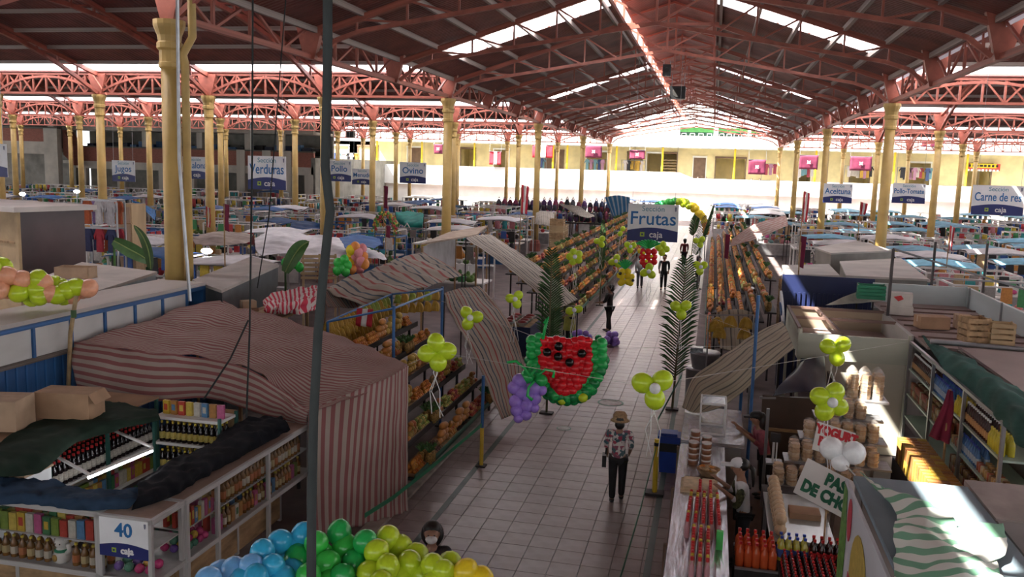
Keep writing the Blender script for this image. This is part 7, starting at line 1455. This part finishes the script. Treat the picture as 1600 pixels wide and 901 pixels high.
DIM = [(2.6, 1.6, 2.2), (2.2, 1.4, 2.0), (3.0, 1.8, 2.4), (2.6, 1.6, 2.3), (2.8, 1.8, 2.3), (2.4, 1.6, 2.2), (2.8, 1.6, 2.2)]
FIELD = []
def place_stall(k, x, y, turn, zone, goods):
    w, d, h = DIM[k]; hx, hy = w/2+.14, d/2+.4
    FIELD.append([x, y, hy if turn else hx, hx if turn else hy, k, turn, zone, goods])
def stock(k, M, goods):
    w, d, h = DIM[k]; slots = [(-.9+.36*c, -d/2+.2+.34*r) for c in range(6) for r in range(3) if -d/2+.2+.34*r < d/2-.42]; rnd.shuffle(slots)
    for X_, Y_ in slots[:13]: reg(rnd.choice(goods), M @ T(X_, Y_, .92) @ RZ(jit(.15)) @ S(.8, .8, rnd.uniform(.8, 1.5)))
    for i in range(7): reg(rnd.choice(goods), M @ T(-.93+.31*i, d/2-.15, 1.5) @ RZ(jit(.1)) @ S(.68, .7, .9))
    for i in range(6): reg('fhang', M @ (T(-.95+.475*i, -d/2-.065, h-.0) if i < 5 else T(rnd.choice((-.5, .4)), d/2+.065, h)) @ S(1, 1, rnd.uniform(.6, 1.1)))
    reg('crown', M @ T(jit(.6), d/2+.22, 0) @ RZ(jit(.06)) @ S(1, 1, rnd.uniform(1.5, 1.85)))
def settle(n=260):
    """push the stalls clear of each other and of everything built so far"""
    bpy.context.view_layer.update(); ob = [(-4.75, -.1, 0, 100)]
    for o in sc.objects:
        if o.type != 'MESH' or o.get('kind') == 'structure' or (o.parent and (o.parent.get('kind') == 'structure')): continue
        r = o
        while r.parent: r = r.parent
        if r.name.startswith(('market_stall', 'lattice', 'roof_truss', 'edge_g', 'string', 'hanging_', 'balloon', 'gallery', 'section_sign', 'garment')): continue
        bb = [o.matrix_world @ Vector(c) for c in o.bound_box]; zl = min(c.z for c in bb)
        if zl > 2.75: continue
        ob.append((min(c.x for c in bb)-.05, max(c.x for c in bb)+.05, min(c.y for c in bb)-.05, max(c.y for c in bb)+.05))
    for c in COLS: ob.append((c[0]-.45, c[0]+.45, c[1]-.45, c[1]+.45))
    ob = [o for o in ob if o[3] > 22]; N = len(FIELD)
    for it in range(n):
        moved = 0
        for i in range(N):
            a = FIELD[i]
            if it % 12 == 11 and a[8:]: a[0] += jit(.9); a[1] += jit(.9)
            del a[8:]
            for j in range(i+1, N):
                b = FIELD[j]; dx, dy = b[0]-a[0], b[1]-a[1]; px_, py_ = a[2]+b[2]-abs(dx), a[3]+b[3]-abs(dy)
                if px_ > 0 and py_ > 0:
                    moved += 1; a[8:] = [1]
                    if px_ < py_: s_ = (px_/2+.01)*(1 if dx >= 0 else -1); a[0] -= s_; b[0] += s_
                    else: s_ = (py_/2+.01)*(1 if dy >= 0 else -1); a[1] -= s_; b[1] += s_
            for x0, x1, y0, y1 in ob:
                if a[0]+a[2] > x0 and a[0]-a[2] < x1 and a[1]+a[3] > y0 and a[1]-a[3] < y1:
                    moved += 1; a[8:] = [1]; k = [a[0]+a[2]-x0, x1-a[0]+a[2], a[1]+a[3]-y0, y1-a[1]+a[3]]; m = min(k); q = k.index(m)
                    if q == 0: a[0] -= m
                    elif q == 1: a[0] += m
                    elif q == 2: a[1] -= m
                    else: a[1] += m
            a[1] = min(a[1], (86 if a[0] < -20 else 107)-a[3])
        if not moved: break
    for x, y, hx, hy, k, turn, zone, goods in [f[:8] for f in FIELD]:
        M = T(x, y, 0) @ RZ(jit(.02)+(math.pi/2 if turn else 0)); lab, g = plab[k]+' in the '+zone, plab[k]+'s in the '+zone
        if k in usedp: dup(protos[k], M, lab, g)
        else: usedp.add(k); protos[k].matrix_basis = M; tag(protos[k], lab, None, g)
        stock(k, M, goods)
def inview(x, y): 
    q = V(x, y, 2)-EYE; dz = q.dot(_w); return dz > 1 and -60 < 800+FPX*q.dot(_r)/dz < 1660
def turned(k): return k not in (2, 4, 6) and rnd.random() < .3
for y in [27+3.4*i for i in range(18)]:
    for x in [-13-4.0*j for j in range(20)]:
        if not inview(x, y) or y > 86 or (x > -16 and y < 30): continue
        if rnd.random() < .12 or (x < -16 and x > -24 and y < 27): continue
        k = rnd.choice([0, 1, 2, 0, 2, 3, 4, 1, 0, 1, 2, 5]); place_stall(k, x+jit(.2), y+jit(.15), turned(k), 'brick gallery hall', ['fbox', 'fbag', 'fgreen', 'fbox', 'fbag'] if y < 60 else ['fbox', 'fbag'])
for y in [30+3.6*i for i in range(19)]:
    for x in [5.0+4.0*j for j in range(12)]:
        if not inview(x, y) or y > 100 or (x < 8 and y < 40): continue
        if rnd.random() < .12: continue
        k = rnd.choice([0, 1, 2, 6, 2, 4, 0, 6]); place_stall(k, x+jit(.2), y+jit(.15), turned(k), 'meat section hall', ['fbox', 'fpink', 'fpink', 'fbag', 'fbox'])
for y in [78+3.6*i for i in range(8)]:
    for x in (-10, -6.5): k = rnd.choice([0, 1, 3, 4]); place_stall(k, x+jit(.3), y+jit(.15), False, 'far end of the central hall', ['fbox', 'fbag'])
    for x in (2, 5): k = rnd.choice([0, 1, 3, 4]); place_stall(k, x+jit(.2), y+jit(.15), False, 'far end of the central hall', ['fbox', 'fbag'])
# row of dark bags and hats at the far end
kind('pack2', 'backpack', 'rounded backpack in the long row of bags at the far end', 'backpack', 'row of backpacks', [('backpack', MB().ball((0, 0, .4), (.42, .3, .45), 9, 6).box((0, -.26, .25), (.5, .14, .36)).mesh('backpack', pal('backpack_fabric', [(.02, .02, .03), (.2, .03, .06), (.1, .04, .16), (.3, .05, .12), (.03, .04, .1), (.12, .12, .14)], .7), True)), ('strap', MB().tube([(-.2, .05, .8), (0, .05, 1.0), (.2, .05, .8)], .04, 5).mesh('strap', black_m))])
bt = thing('bag_counter', 'long dark counter under the row of backpacks', 'counter', (-11, 74, 0))
A, B = V(fy(770, 310, 74).x, 74, 0), V(fy(1020, 310, 74).x, 74, 0)
slab('top', (A.x, 73.5, 1.05), (B.x, 74.5, 1.15), rackm, bt); slab('upper_top', (A.x, 74.6, 1.85), (B.x, 75.5, 1.95), rackm, bt)
for i in range(9):
    x = A.x+(B.x-A.x)*i/8; beam('leg', (x, 74, 0), (x, 74, 1.06), .08, rackm, bt); beam('leg', (x, 75.1, 0), (x, 75.1, 1.86), .08, rackm, bt)
for i in range(27):
    x = A.x+.3+(B.x-A.x-.6)*i/26; bs = (B.x-A.x-.6)/26/.86; reg('pack2', T(x, 74, 1.2) @ S(bs, 1.1, rnd.uniform(.9, 1.2))); reg('pack2', T(x, 75.05, 2.0) @ S(bs, 1.1, rnd.uniform(.9, 1.25)))
settle()
flush()
bpy.data.scenes.remove(_ws)
